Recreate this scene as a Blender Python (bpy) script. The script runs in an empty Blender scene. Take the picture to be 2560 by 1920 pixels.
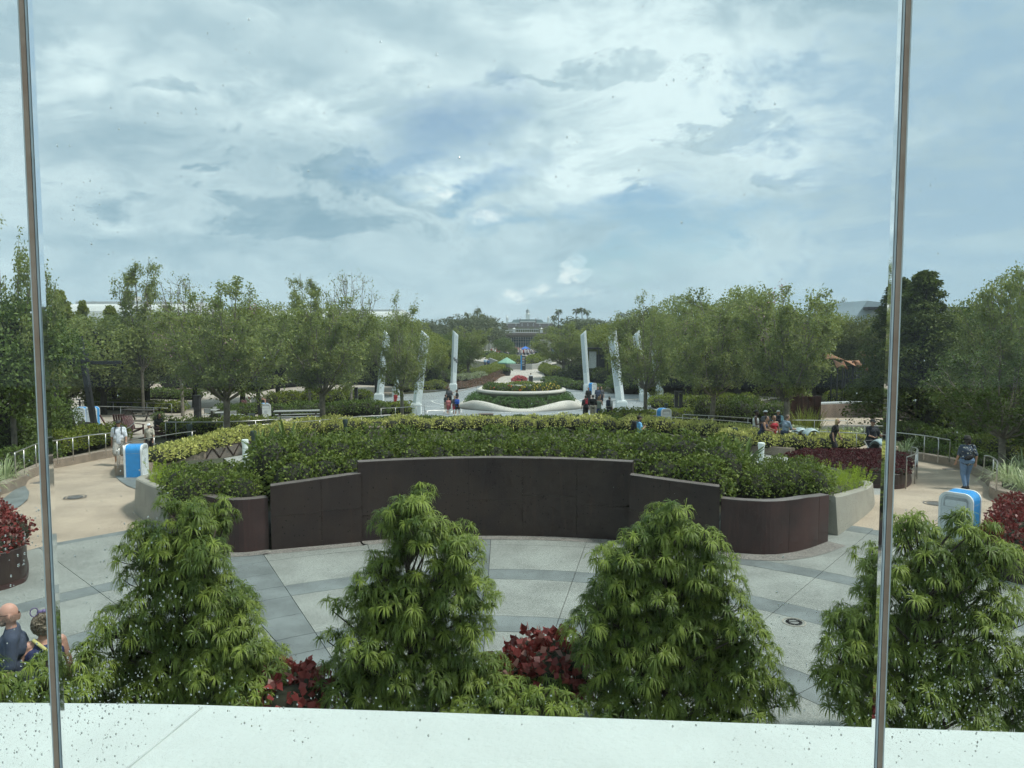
import bpy, bmesh, math, random
import numpy as np
from mathutils import Vector, Matrix
rnd = random.Random(7)
NP = np.random.default_rng(11)
SC = bpy.context.scene
COL = SC.collection
R = math.radians

# ------------------------------------------------------------------ camera
CAMZ, PITCH, FPX = 4.85, math.atan(135/1850), 1850.0
cam_d = bpy.data.cameras.new('camera'); cam = bpy.data.objects.new('camera', cam_d); COL.objects.link(cam)
cam.location = (0, 0, CAMZ); cam.rotation_euler = (R(90) - PITCH, 0, 0)
cam_d.sensor_width = 36.0; cam_d.lens = FPX*36.0/2560.0
cam_d.clip_start = 0.05; cam_d.clip_end = 6000
SC.camera = cam

# ------------------------------------------------------------------ world
SUN_EL, SUN_AZ = 60.0, 98.0          # azimuth measured from +Y (view direction) towards +X
W = bpy.data.worlds.new("World"); SC.world = W; W.use_nodes = True
wt = W.node_tree; wt.nodes.clear()
class NB:
    """tiny node-building helper"""
    def __init__(s, tree): s.t = tree
    def n(s, typ, **kw):
        x = s.t.nodes.new(typ)
        for k, v in kw.items(): setattr(x, k, v)
        return x
    def put(s, sock, v):
        if isinstance(v, bpy.types.NodeSocket): s.t.links.new(v, sock)
        elif v is not None: sock.default_value = v
    def m(s, op, a, b=None, c=None, clamp=False):
        x = s.n('ShaderNodeMath', operation=op); x.use_clamp = clamp
        s.put(x.inputs[0], a); s.put(x.inputs[1], b)
        if c is not None: s.put(x.inputs[2], c)
        return x.outputs[0]
    def mix(s, f, a, b):
        x = s.n('ShaderNodeMix', data_type='RGBA'); s.put(x.inputs[0], f)
        s.put(x.inputs[6], a if isinstance(a, bpy.types.NodeSocket) else (*a, 1)); s.put(x.inputs[7], b if isinstance(b, bpy.types.NodeSocket) else (*b, 1))
        return x.outputs[2]
    def ramp(s, v, lo, hi, a=0.0, b=1.0):
        x = s.n('ShaderNodeMapRange', interpolation_type='SMOOTHSTEP'); s.put(x.inputs[0], v)
        x.inputs[1].default_value = lo; x.inputs[2].default_value = hi; x.inputs[3].default_value = a; x.inputs[4].default_value = b
        return x.outputs[0]
    def comb(s, x, y, z):
        c = s.n('ShaderNodeCombineXYZ'); s.put(c.inputs[0], x); s.put(c.inputs[1], y); s.put(c.inputs[2], z); return c.outputs[0]
    def noise(s, vec, scale, detail=4, rough=.55, dist=0.0, col=False):
        x = s.n('ShaderNodeTexNoise'); s.put(x.inputs['Vector'], vec); x.inputs['Scale'].default_value = scale
        x.inputs['Detail'].default_value = detail; x.inputs['Roughness'].default_value = rough; x.inputs['Distortion'].default_value = dist
        return x.outputs['Color' if col else 'Fac']
w = NB(wt)
sky = w.n('ShaderNodeTexSky', sky_type='NISHITA'); sky.sun_disc = False
sky.sun_elevation = R(SUN_EL); sky.sun_rotation = R(SUN_AZ); sky.air_density = 1.0; sky.dust_density = .6; sky.ozone_density = 1.0
tc = w.n('ShaderNodeTexCoord'); sep = w.n('ShaderNodeSeparateXYZ'); wt.links.new(tc.outputs['Generated'], sep.inputs[0])
X, Y, Z = sep.outputs
zc = w.m('ADD', w.m('MAXIMUM', Z, -.02), 0.30)
P = w.comb(w.m('DIVIDE', X, zc), w.m('MULTIPLY', w.m('DIVIDE', Y, zc), 1.0), 0.0)
warp = w.noise(P, 0.8, 2, .5, 0, True)
vm = w.n('ShaderNodeVectorMath', operation='MULTIPLY_ADD'); wt.links.new(warp, vm.inputs[0]); vm.inputs[1].default_value = (.9, .9, 0); wt.links.new(P, vm.inputs[2])
PW = vm.outputs[0]
D3 = w.comb(X, Y, w.m('MULTIPLY', Z, 2.1))
wp2 = w.noise(D3, 3.0, 2, .5, 0, True)
vm2 = w.n('ShaderNodeVectorMath', operation='MULTIPLY_ADD'); wt.links.new(wp2, vm2.inputs[0]); vm2.inputs[1].default_value = (.35, .35, .22); wt.links.new(D3, vm2.inputs[2])
DW = vm2.outputs[0]
n_big = w.noise(PW, 1.1, 3, .55)
n_mid = w.noise(DW, 4.2, 6, .58)
n_fin = w.noise(DW, 14.0, 7, .66)
ysafe = w.m('MAXIMUM', Y, 0.02)
A = w.m('DIVIDE', X, ysafe); E = w.m('DIVIDE', Z, ysafe)
wsp = w.n('ShaderNodeSeparateXYZ'); wt.links.new(w.noise(D3, 7.5, 4, .6, 0, True), wsp.inputs[0])
A0, E0 = A, E
A = w.m('ADD', A, w.m('MULTIPLY', w.m('SUBTRACT', wsp.outputs[0], .5), .24)); E = w.m('ADD', E, w.m('MULTIPLY', w.m('SUBTRACT', wsp.outputs[1], .5), .13))
def spot(u, v, su, sv, k=0.0, rot=0.0, soft=(0.0, 1.0), raw=.0):
    AA = A if not raw else w.m('ADD', w.m('MULTIPLY', A, raw), w.m('MULTIPLY', A0, 1-raw)); EE = E if not raw else w.m('ADD', w.m('MULTIPLY', E, raw), w.m('MULTIPLY', E0, 1-raw))
    a0, e0 = (u-1280)/1850, (825-v)/1850
    da = w.m('SUBTRACT', AA, a0); de = w.m('SUBTRACT', EE, e0)
    c, s_ = math.cos(rot), math.sin(rot)
    p = w.m('ADD', w.m('MULTIPLY', da, c/(su/1850)), w.m('MULTIPLY', de, s_/(su/1850)))
    q = w.m('ADD', w.m('MULTIPLY', da, -s_/(sv/1850)), w.m('MULTIPLY', de, c/(sv/1850)))
    r2 = w.m('ADD', w.m('MULTIPLY', p, p), w.m('MULTIPLY', q, q))
    val = w.m('SUBTRACT', 1.0, r2)
    if k: val = w.m('ADD', val, w.m('MULTIPLY', w.m('SUBTRACT', w.m('ADD', w.m('MULTIPLY', n_mid, .55), w.m('MULTIPLY', n_fin, .45)), .5), k*1.9))
    return w.ramp(val, *soft)
def addall(l):
    o = l[0]
    for b in l[1:]: o = w.m('MAXIMUM', o, b)
    return o
n_wisp = w.noise(PW, 3.2, 5, .62, .6)
blue = addall([spot(1100, 335, 230, 95, 3.0, .2, (-.5, 1.9)), spot(1050, 400, 150, 60, 3.0, .6, (-.5, 1.9)), spot(1215, 470, 120, 55, 3.5, .5, (-.4, 1.9)), spot(1690, 575, 330, 75, 3.5, .03, (-.5, 1.9)), spot(1640, 500, 170, 55, 3.5, .2, (-.4, 2.0)),
               spot(1310, 565, 150, 30, 3.5, 0, (-.3, 2.0)), spot(1560, 660, 240, 45, 3, 0, (-.3, 2.0))])
grey = addall([spot(860, 440, 330, 62, 8, -.25, (-.1, 1.2)), spot(660, 545, 480, 62, 8, -.1, (-.1, 1.3)), spot(1800, 350, 150, 48, 9, .35, (0, 1.0)), spot(560, 410, 150, 40, 8, -.1, (0, 1.1)),
               spot(1500, 195, 230, 38, 9, .1, (0, 1.2)), spot(930, 60, 420, 75, 5, -.3, (-.2, 1.8)), spot(430, 485, 95, 26, 4, 0, (0, 1.2)), spot(1890, 470, 120, 40, 8, .1, (0, 1.2)),
               spot(420, 90, 420, 90, 5, -.2, (-.3, 2.0)), spot(300, 620, 420, 40, 5, 0, (-.2, 1.8)), spot(500, 225, 120, 22, 4, -.05, (0, 1.4)), spot(1330, 210, 120, 22, 5, .1, (0, 1.3))])
rightblue = spot(2360, 430, 520, 620, 5.0, .1, (-.3, 1.4))
glow = spot(1640, 190, 700, 300, 2.0, -.1, (-.6, 1.4))
glow2 = addall([spot(200, 170, 240, 120, 4, .7, (-.1, 1.6)), spot(560, 160, 200, 80, 4, .5, (-.1, 1.8)), spot(820, 300, 320, 60, 4, -.3, (-.1, 1.8)), spot(1250, 430, 260, 50, 5, .2, (0, 1.6)), spot(380, 560, 240, 30, 4, .0, (0, 1.6)), spot(1960, 430, 120, 170, 4, .6, (0, 1.5)), spot(2380, 330, 120, 40, 4, .2, (0, 1.3))])
# brightness of the cloud deck
t = w.m('ADD', w.m('MULTIPLY', w.ramp(n_big, .34, .66), .30), w.m('MULTIPLY', w.ramp(n_mid, .38, .62), .26))
t = w.m('ADD', t, w.m('MULTIPLY', w.ramp(n_wisp, .34, .68), .14)); t = w.m('ADD', t, w.m('MULTIPLY', w.ramp(n_fin, .38, .64), .20))
t = w.m('ADD', t, w.m('MULTIPLY', glow, .40)); t = w.m('ADD', t, w.m('MULTIPLY', glow2, .30))
t = w.m('SUBTRACT', t, w.m('MULTIPLY', grey, .48))
t = w.m('SUBTRACT', t, w.m('MULTIPLY', rightblue, .22))
t = w.m('MULTIPLY', w.m('ADD', t, .11), 1.0, clamp=True)
deck = w.mix(t, (.245, .39, .485), (.72, .86, .895))
deck = w.mix(w.m('MULTIPLY', rightblue, .85), deck, (.315, .475, .61))
hz = w.ramp(Z, 0.0, .2, 1.0, 0.0)
deck = w.mix(w.m('MULTIPLY', hz, .5), deck, (.43, .61, .70))
deck10 = w.n('ShaderNodeVectorMath', operation='SCALE'); wt.links.new(deck, deck10.inputs[0]); deck10.inputs[3].default_value = 10.0
skyc = w.n('ShaderNodeVectorMath', operation='MULTIPLY'); wt.links.new(sky.outputs[0], skyc.inputs[0]); skyc.inputs[1].default_value = (.74, .98, 1.06)
gap = w.m('MULTIPLY', blue, .85)
mixed = w.mix(gap, deck10.outputs[0], skyc.outputs[0])
# low cumulus towers, white tops
q_ = .38
cum = addall([spot(1425, 662, 40, 30, 3.0, 0, (.0, .8), q_), spot(1398, 690, 36, 24, 3.0, 0, (.0, .8), q_), spot(1445, 692, 34, 22, 3.0, 0, (.0, .8), q_), spot(1330, 716, 60, 24, 3.0, 0, (.2, 1.2), q_), spot(1425, 730, 110, 28, 3.0, 0, (.2, 1.5), q_), spot(1260, 735, 60, 24, 2.2, 0, (.2, 1.2), q_),
              spot(1105, 480, 36, 15, 3.0, 0, (.2, 1.3), q_), spot(1240, 552, 80, 24, 4.0, .1, (.2, 1.5), q_)])
cumtex = w.noise(D3, 34.0, 4, .6)
cumcol = w.mix(w.ramp(cumtex, .40, .60), (5.6, 7.2, 7.9), (8.8, 9.5, 9.5))
mixed = w.mix(w.m('MULTIPLY', cum, .68), mixed, cumcol)
bg = w.n('ShaderNodeBackground'); wt.links.new(mixed, bg.inputs[0]); bg.inputs[1].default_value = 0.1
W.cycles.sampling_method = 'MANUAL'; W.cycles.sample_map_resolution = 256
wo = w.n('ShaderNodeOutputWorld'); wt.links.new(bg.outputs[0], wo.inputs[0])

# ------------------------------------------------------------------ sun, exposure
sun_d = bpy.data.lights.new('sun', 'SUN'); sun_d.energy = 3.3; sun_d.angle = R(10); sun_d.color = (1, .965, .9)
sun = bpy.data.objects.new('sun', sun_d); COL.objects.link(sun)
sdir = Vector((math.sin(R(SUN_AZ))*math.cos(R(SUN_EL)), math.cos(R(SUN_AZ))*math.cos(R(SUN_EL)), math.sin(R(SUN_EL))))
sun.rotation_euler = sdir.to_track_quat('Z', 'Y').to_euler(); sun.location = (0, 30, 60)
SC.view_settings.view_transform = 'Standard'; SC.view_settings.look = 'None'; SC.view_settings.gamma = 1
SC.view_settings.exposure = 0.12; SC.view_settings.use_curve_mapping = False
SC.render.engine = 'CYCLES'
try:
    SC.cycles.use_denoising = True; SC.cycles.denoiser = 'OPENIMAGEDENOISE'
    SC.cycles.use_adaptive_sampling = True; SC.cycles.adaptive_threshold = .03; SC.cycles.adaptive_min_samples = 12
    SC.cycles.max_bounces = 6; SC.cycles.diffuse_bounces = 3; SC.cycles.glossy_bounces = 3; SC.cycles.transparent_max_bounces = 12; SC.cycles.transmission_bounces = 8
    SC.cycles.caustics_reflective = False; SC.cycles.caustics_refractive = False
    SC.cycles.sample_clamp_indirect = 6
except Exception: pass

# ------------------------------------------------------------------ geometry helpers
GY = np.array([-100, 21, 24, 28, 34, 40, 46, 52, 58, 66, 80, 3000.0]); GZ = np.array([0, 0, -.2, -.5, -.72, -.92, -1.12, -1.42, -1.72, -1.95, -2.0, -2.0])
def G(y): return float(np.interp(y, GY, GZ))
cT, sT = math.cos(PITCH), math.sin(PITCH)
def ray(u, v):
    a, b = (u-1280)/FPX, -(v-960)/FPX
    return Vector((a, cT + b*sT, -sT + b*cT))
def py(u, v, y): d = ray(u, v); return Vector((0, 0, CAMZ)) + d*(y/d.y)
def pz(u, v, z): d = ray(u, v); return Vector((0, 0, CAMZ)) + d*((z-CAMZ)/d.z)
def gp(u, v, lift=0.0):
    d = ray(u, v); lo, hi = 1.0, 2500.0
    f = lambda y: CAMZ + d.z*(y/d.y) - (G(y)+lift)
    if f(hi) > 0: return Vector((d.x/d.y*hi, hi, G(hi)+lift))
    for _ in range(50):
        mid = (lo+hi)/2
        if f(mid) > 0: lo = mid
        else: hi = mid
    y = (lo+hi)/2
    return Vector((d.x/d.y*y, y, G(y)+lift))
def pxm(y): return (y*cT + .5)/FPX          # metres per photo pixel at depth y
def xg(u, y): d = ray(u, 960); return (u-1280)*pxm(y)

def setp(o, label=None, cat=None, group=None, kind=None):
    if label: o['label'] = label
    if cat: o['category'] = cat
    if group: o['group'] = group
    if kind: o['kind'] = kind
    return o
def thing(name, loc, label, cat, group=None, rz=0.0, sc=1.0):
    o = bpy.data.objects.new(name, None); COL.objects.link(o); o.location = loc; o.rotation_euler = (0, 0, rz); o.scale = (sc, sc, sc)
    o.empty_display_size = .1
    return setp(o, label, cat, group)
def link(name, me, mat=None, parent=None):
    o = bpy.data.objects.new(name, me); COL.objects.link(o)
    if mat is not None and not me.materials: me.materials.append(mat)
    if parent is not None: o.parent = parent
    return o
def copytree(root, loc, rz=None, label=None, group=None, sc=None):
    r = root.copy(); COL.objects.link(r); r.location = loc
    if rz is not None: r.rotation_euler = (0, 0, rz)
    if sc is not None: r.scale = (sc, sc, sc) if not hasattr(sc, '__len__') else sc
    if label: r['label'] = label
    if group: r['group'] = group
    for ch in list(root.children):
        c = ch.copy(); COL.objects.link(c); c.parent = r
        for g2 in list(ch.children):
            d = g2.copy(); COL.objects.link(d); d.parent = c
    return r
def npmesh(name, V, F, mat=None, smooth=False):
    V = np.asarray(V, np.float32); F = np.asarray(F, np.int32)
    me = bpy.data.meshes.new(name); me.vertices.add(len(V)); me.vertices.foreach_set('co', V.ravel())
    k = F.shape[1]; me.loops.add(F.size); me.loops.foreach_set('vertex_index', F.ravel())
    me.polygons.add(len(F)); me.polygons.foreach_set('loop_start', np.arange(0, F.size, k, dtype=np.int32))
    try: me.polygons.foreach_set('loop_total', np.full(len(F), k, np.int32))
    except Exception: pass
    if smooth: me.polygons.foreach_set('use_smooth', np.ones(len(F), bool))
    me.update(calc_edges=True)
    if mat is not None: me.materials.append(mat)
    return me
class MB:
    """mixed mesh builder"""
    def __init__(s): s.v = []; s.f = []; s.mi = []; s.cur = 0
    def add(s, vs, fs):
        n = len(s.v); s.v += [tuple(p) for p in vs]; s.f += [tuple(i+n for i in q) for q in fs]; s.mi += [s.cur]*len(fs); return s
    def box(s, c, d, rz=0.0, M=None, taper=1.0):
        x, y, z = d[0]/2, d[1]/2, d[2]/2; vs = []
        for sz in (-1, 1):
            k = taper if sz > 0 else 1.0
            for sx, sy in ((-1, -1), (1, -1), (1, 1), (-1, 1)): vs.append(Vector((sx*x*k, sy*y*k, sz*z)))
        Mt = Matrix.Translation(c) @ Matrix.Rotation(rz, 4, 'Z')
        if M is not None: Mt = M @ Mt
        return s.add([Mt @ p for p in vs], [(3, 2, 1, 0), (4, 5, 6, 7), (0, 1, 5, 4), (1, 2, 6, 5), (2, 3, 7, 6), (3, 0, 4, 7)])
    def bar(s, p, q, wd, ht):
        p, q = Vector(p), Vector(q); d = (q-p); L = d.length
        if L < 1e-6: return s
        return s.box((0, 0, 0), (wd, ht, L), M=Matrix.Translation((p+q)/2) @ d.to_track_quat('Z', 'Y').to_matrix().to_4x4())
    def tube(s, pts, rad, n=8, caps=True):
        pts = [Vector(p) for p in pts]; k = len(pts); rr = rad if hasattr(rad, '__len__') else [rad]*k
        b = len(s.v); up = Vector((.13, .21, .97))
        for i, p in enumerate(pts):
            t_ = (pts[min(i+1, k-1)] - pts[max(i-1, 0)]).normalized()
            a = t_.cross(up if abs(t_.dot(up)) < .97 else Vector((1, 0, 0))).normalized(); c = t_.cross(a)
            for j in range(n):
                an = 2*math.pi*j/n; s.v.append(tuple(p + (a*math.cos(an) + c*math.sin(an))*rr[i]))
        for i in range(k-1):
            for j in range(n):
                s.f.append((b+i*n+j, b+i*n+(j+1) % n, b+(i+1)*n+(j+1) % n, b+(i+1)*n+j)); s.mi.append(s.cur)
        if caps:
            s.f.append(tuple(b+j for j in range(n))[::-1]); s.f.append(tuple(b+(k-1)*n+j for j in range(n))); s.mi += [s.cur]*2
        return s
    def lathe(s, prof, n=24, c=(0, 0, 0), sx=1.0, sy=1.0, cap=True):
        b = len(s.v); k = len(prof)
        for r_, z_ in prof:
            for j in range(n):
                an = 2*math.pi*j/n; s.v.append((c[0]+r_*sx*math.cos(an), c[1]+r_*sy*math.sin(an), c[2]+z_))
        for i in range(k-1):
            for j in range(n): s.f.append((b+i*n+j, b+i*n+(j+1) % n, b+(i+1)*n+(j+1) % n, b+(i+1)*n+j)); s.mi.append(s.cur)
        if cap:
            s.f.append(tuple(b+j for j in range(n))[::-1]); s.f.append(tuple(b+(k-1)*n+j for j in range(n))); s.mi += [s.cur]*2
        return s
    def ell(s, c, r, nu=12, nv=8, M=None):
        prof = []; b = len(s.v); c = Vector(c)
        vs = []
        for i in range(nv+1):
            ph = math.pi*i/nv - math.pi/2
            for j in range(nu):
                an = 2*math.pi*j/nu; p = Vector((r[0]*math.cos(ph)*math.cos(an), r[1]*math.cos(ph)*math.sin(an), r[2]*math.sin(ph)))
                if M is not None: p = M @ p
                vs.append(c + p)
        fs = [(i*nu+j, i*nu+(j+1) % nu, (i+1)*nu+(j+1) % nu, (i+1)*nu+j) for i in range(nv) for j in range(nu)]
        return s.add(vs, fs)
    def prism(s, poly, z0, z1):
        n = len(poly); vs = [(p[0], p[1], z0) for p in poly] + [(p[0], p[1], z1) for p in poly]
        return s.add(vs, [tuple(range(n))[::-1], tuple(range(n, 2*n))] + [(i, (i+1) % n, n+(i+1) % n, n+i) for i in range(n)])
    def extrude(s, poly, axis, a0, a1):
        """profile poly in the plane across axis ('x' or 'y')"""
        n = len(poly); f = (lambda p, a: (a, p[0], p[1])) if axis == 'x' else (lambda p, a: (p[0], a, p[1]))
        vs = [f(p, a0) for p in poly] + [f(p, a1) for p in poly]
        return s.add(vs, [tuple(range(n))[::-1], tuple(range(n, 2*n))] + [(i, (i+1) % n, n+(i+1) % n, n+i) for i in range(n)])
    def mesh(s, name, mats, smooth=False, bevel=0.0, weld=False):
        me = bpy.data.meshes.new(name); me.from_pydata(s.v, [], s.f)
        for m_ in (mats if isinstance(mats, (list, tuple)) else [mats]): me.materials.append(m_)
        me.polygons.foreach_set('material_index', s.mi)
        bm = bmesh.new(); bm.from_mesh(me)
        if weld: bmesh.ops.remove_doubles(bm, verts=bm.verts, dist=1e-5)
        bmesh.ops.recalc_face_normals(bm, faces=bm.faces)
        if bevel: bmesh.ops.bevel(bm, geom=list(bm.edges), offset=bevel, segments=2, profile=.5, affect='EDGES', clamp_overlap=True)
        bm.to_mesh(me); bm.free()
        if smooth: me.polygons.foreach_set('use_smooth', [True]*len(me.polygons))
        me.update(); return me
    def obj(s, name, mats, parent=None, **kw): return link(name, s.mesh(name, mats, **kw), None, parent)

def smoothpath(pts, n=6, closed=False):
    P_ = [np.array(p, float) for p in pts]; k = len(P_); out = []
    rng = range(k) if closed else range(k-1)
    for i in rng:
        if closed: a, b, c, d = P_[(i-1) % k], P_[i], P_[(i+1) % k], P_[(i+2) % k]
        else: a, b, c, d = P_[max(i-1, 0)], P_[i], P_[i+1], P_[min(i+2, k-1)]
        for j in range(n):
            t_ = j/n; out.append(.5*((2*b) + (-a+c)*t_ + (2*a-5*b+4*c-d)*t_*t_ + (-a+3*b-3*c+d)*t_**3))
    if not closed: out.append(P_[-1])
    return out
def strip(path, z0, z1, th, side=1, batter=0.0, bev=0.0):
    """wall along a plan path: outer face on the path (battered out at the foot), thickness towards side; z0/z1 per point"""
    m = MB(); p = [Vector((q[0], q[1])) for q in path]; n = len(p)
    nr = []
    for i in range(n):
        t_ = (p[min(i+1, n-1)] - p[max(i-1, 0)]).normalized(); nr.append(Vector((-t_.y, t_.x))*side)
    g = lambda v, i: v[i] if hasattr(v, '__len__') else v
    V = []
    for i in range(n):
        o = p[i]; q = o + nr[i]*th; ob = o - nr[i]*batter; b2 = min(bev, th*.4)
        zt, zb = g(z1, i), g(z0, i)
        V += [(ob.x, ob.y, zb), (o.x, o.y, zt-b2), (o.x+nr[i].x*b2, o.y+nr[i].y*b2, zt), (q.x-nr[i].x*b2, q.y-nr[i].y*b2, zt), (q.x, q.y, zt-b2), (q.x, q.y, zb)]
    F = []
    for i in range(n-1):
        for j in range(6):
            F.append((i*6+j, i*6+(j+1) % 6, (i+1)*6+(j+1) % 6, (i+1)*6+j))
    F += [tuple(range(6))[::-1], tuple((n-1)*6+j for j in range(6))]
    m.add(V, F); return m
def sheet(name, poly, zoff, mat, kind='structure', parent=None, step=2.0):
    bm = bmesh.new(); vs = [bm.verts.new((p[0], p[1], 0)) for p in poly]
    f = bm.faces.new(vs); bmesh.ops.triangulate(bm, faces=[f])
    y0 = min(p[1] for p in poly); y1 = max(p[1] for p in poly)
    y_ = max(20.0, math.floor(y0)); ymax = min(y1, 84.0)
    while y_ < ymax:
        bmesh.ops.bisect_plane(bm, geom=bm.verts[:]+bm.edges[:]+bm.faces[:], plane_co=(0, y_, 0), plane_no=(0, 1, 0)); y_ += step
    bmesh.ops.triangulate(bm, faces=bm.faces[:])
    for v in bm.verts: v.co.z = G(v.co.y) + zoff
    for f in bm.faces:
        if f.normal.z < 0: f.normal_flip()
    me = bpy.data.meshes.new(name); bm.to_mesh(me); bm.free()
    o = link(name, me, mat, parent)
    if kind: o['kind'] = kind
    return o
def pxpoly(l): return [(p.x, p.y) for p in (gp(u, v) for u, v in l)]

# ------------------------------------------------------------------ materials
MATS = {}
def mat(name, col, rough=.6, metal=0.0, var=0.12, scale=6.0, bump=0.0, bscale=40.0, col2=None, speck=None, spec=.5, detail=5):
    if name in MATS: return MATS[name]
    m_ = bpy.data.materials.new(name); m_.use_nodes = True; t_ = m_.node_tree; b = NB(t_)
    p = t_.nodes['Principled BSDF']; p.inputs['Roughness'].default_value = rough; p.inputs['Metallic'].default_value = metal
    try: p.inputs['Specular IOR Level'].default_value = spec
    except Exception: pass
    co = b.n('ShaderNodeTexCoord').outputs['Object']
    n1 = b.noise(co, scale, detail, .6)
    c2 = col2 or tuple(min(1, c*(1+var*2)) for c in col); c1 = col if col2 else tuple(c*(1-var) for c in col)
    c = b.mix(b.ramp(n1, .3, .7), c1, c2)
    if speck:
        sc, sc_col, amt = speck
        v = b.n('ShaderNodeTexVoronoi'); b.put(v.inputs['Vector'], co); v.inputs['Scale'].default_value = sc
        n3 = b.n('ShaderNodeSeparateColor'); t_.links.new(v.outputs['Color'], n3.inputs[0])
        c = b.mix(b.m('MULTIPLY', b.ramp(n3.outputs[0], .25, 1.0), amt), c, sc_col)
        c = b.mix(b.m('MULTIPLY', b.ramp(n3.outputs[1], .72, .9), amt*.8), c, tuple(x*.35 for x in col))
    t_.links.new(c, p.inputs['Base Color'])
    r2 = b.m('ADD', b.m('MULTIPLY', b.m('SUBTRACT', n1, .5), .2), rough, clamp=True); t_.links.new(r2, p.inputs['Roughness'])
    if bump:
        bn = b.n('ShaderNodeBump'); bn.inputs['Strength'].default_value = bump; bn.inputs['Distance'].default_value = .01
        t_.links.new(b.noise(co, bscale, 4, .6), bn.inputs['Height']); t_.links.new(bn.outputs[0], p.inputs['Normal'])
    MATS[name] = m_; return m_
LEAFK = (1.66, 1.58, 1.42)
def leafmat(name, a, b_, c_=None, trans=.3, rough=.55, big=.5, bscale=.7, spec=.22, k=None, attr=None):
    """leaf: colour differs from leaf to leaf (random per island) and from branch to branch; some light passes through"""
    if name in MATS: return MATS[name]
    lk = LEAFK if k is None else k; a = tuple(x*q for x, q in zip(a, lk)); b_ = tuple(x*q for x, q in zip(b_, lk))
    m_ = bpy.data.materials.new(name); m_.use_nodes = True; t_ = m_.node_tree; b = NB(t_)
    p = t_.nodes['Principled BSDF']; out = t_.nodes['Material Output']
    ge = b.n('ShaderNodeNewGeometry'); rn = ge.outputs['Random Per Island']
    co = b.n('ShaderNodeTexCoord').outputs['Object']
    nz = b.noise(co, bscale, 3, .6)
    f = b.m('ADD', b.m('MULTIPLY', rn, 1-big), b.m('MULTIPLY', b.ramp(nz, .3, .7), big))
    if attr:
        at_ = b.n('ShaderNodeAttribute'); at_.attribute_name = attr
        f = b.m('ADD', b.m('MULTIPLY', rn, .16), b.m('MULTIPLY', at_.outputs['Fac'], .84))
    col = b.mix(f, a, b_)
    if c_ is not None and not attr: col = b.mix(b.ramp(b.m('FRACT', b.m('MULTIPLY', rn, 7.31)), .8, .95), col, c_)
    t_.links.new(col, p.inputs['Base Color']); p.inputs['Roughness'].default_value = rough
    try: p.inputs['Specular IOR Level'].default_value = spec
    except Exception: pass
    tr = b.n('ShaderNodeBsdfTranslucent'); t_.links.new(b.mix(.5, col, tuple(min(1, x*1.6) for x in b_)), tr.inputs[0])
    mx = b.n('ShaderNodeMixShader'); mx.inputs[0].default_value = trans
    t_.links.new(p.outputs[0], mx.inputs[1]); t_.links.new(tr.outputs[0], mx.inputs[2]); t_.links.new(mx.outputs[0], out.inputs[0])
    MATS[name] = m_; return m_
# ================================================================== SETTING
M_soil = mat('soil', (.045, .038, .026), .95, var=.4, scale=2.5, bump=.6, col2=(.05, .062, .025))
M_agg = mat('exposed_aggregate', (.205, .222, .205), .85, var=.17, scale=.9, bump=.3, bscale=220, speck=(75, (.42, .43, .39), .45))
M_slate = mat('slate_concrete', (.145, .166, .164), .72, var=.16, scale=1.3, bump=.12, bscale=90)
M_peb = mat('pebble_strip', (.15, .145, .135), .85, var=.15, scale=4, bump=.7, bscale=120, speck=(70, (.42, .38, .33), .6))
M_beige = mat('beige_paving', (.35, .285, .215), .82, var=.14, scale=.6, bump=.2, bscale=160, speck=(150, (.50, .43, .35), .3))
M_patio = mat('patio_paving', (.36, .315, .265), .85, var=.14, scale=.45, bump=.1)
M_grey = mat('grey_paving', (.24, .265, .275), .8, var=.10, scale=.4, bump=.1)
M_pale = mat('pale_paving', (.42, .385, .34), .85, var=.10, scale=.3, bump=.1)
M_grout = mat('grout', (.06, .06, .055), .95)
M_white = mat('white_paint', (.70, .72, .70), .45, var=.03, scale=3)
M_kerb = mat('brown_aggregate', (.235, .19, .15), .85, var=.12, scale=3, bump=.5, bscale=150, speck=(90, (.42, .36, .29), .4))
M_kerbgrey = mat('grey_kerb', (.27, .27, .26), .85, var=.1, bump=.2)
def steelmat(name, c1, c2, c3):
    m_ = bpy.data.materials.new(name); m_.use_nodes = True; t_ = m_.node_tree; b = NB(t_); p = t_.nodes['Principled BSDF']
    co = b.n('ShaderNodeTexCoord').outputs['Object']; mp = b.n('ShaderNodeMapping'); t_.links.new(co, mp.inputs[0]); mp.inputs['Scale'].default_value = (9, 9, .7)
    oi = b.n('ShaderNodeObjectInfo').outputs['Random']
    bl = b.noise(co, .9, 4, .6); st = b.noise(mp.outputs[0], 1.0, 4, .65); fine = b.noise(co, 22, 4, .6)
    c = b.mix(b.ramp(bl, .35, .65), c1, c2); c = b.mix(b.m('MULTIPLY', b.ramp(st, .52, .75), .55), c, c3)
    c = b.mix(b.m('MULTIPLY', oi, .45), c, c2); c = b.mix(b.m('MULTIPLY', b.ramp(fine, .45, .75), .3), c, tuple(x*1.7 for x in c1))
    t_.links.new(c, p.inputs['Base Color']); p.inputs['Specular IOR Level'].default_value = .35
    t_.links.new(b.m('ADD', b.m('MULTIPLY', b.m('SUBTRACT', bl, .5), .35), b.m('ADD', .40, b.m('MULTIPLY', oi, .15))), p.inputs['Roughness'])
    bn = b.n('ShaderNodeBump'); bn.inputs['Strength'].default_value = .15; bn.inputs['Distance'].default_value = .01; t_.links.new(b.noise(co, 2.2, 3, .5), bn.inputs['Height']); t_.links.new(bn.outputs[0], p.inputs['Normal'])
    MATS[name] = m_; return m_
M_corten = steelmat('weathered_steel', (.028, .020, .0205), (.046, .032, .027), (.072, .042, .034))
M_cortenr = steelmat('rusty_steel', (.036, .025, .025), (.062, .034, .032), (.105, .050, .044))
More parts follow.
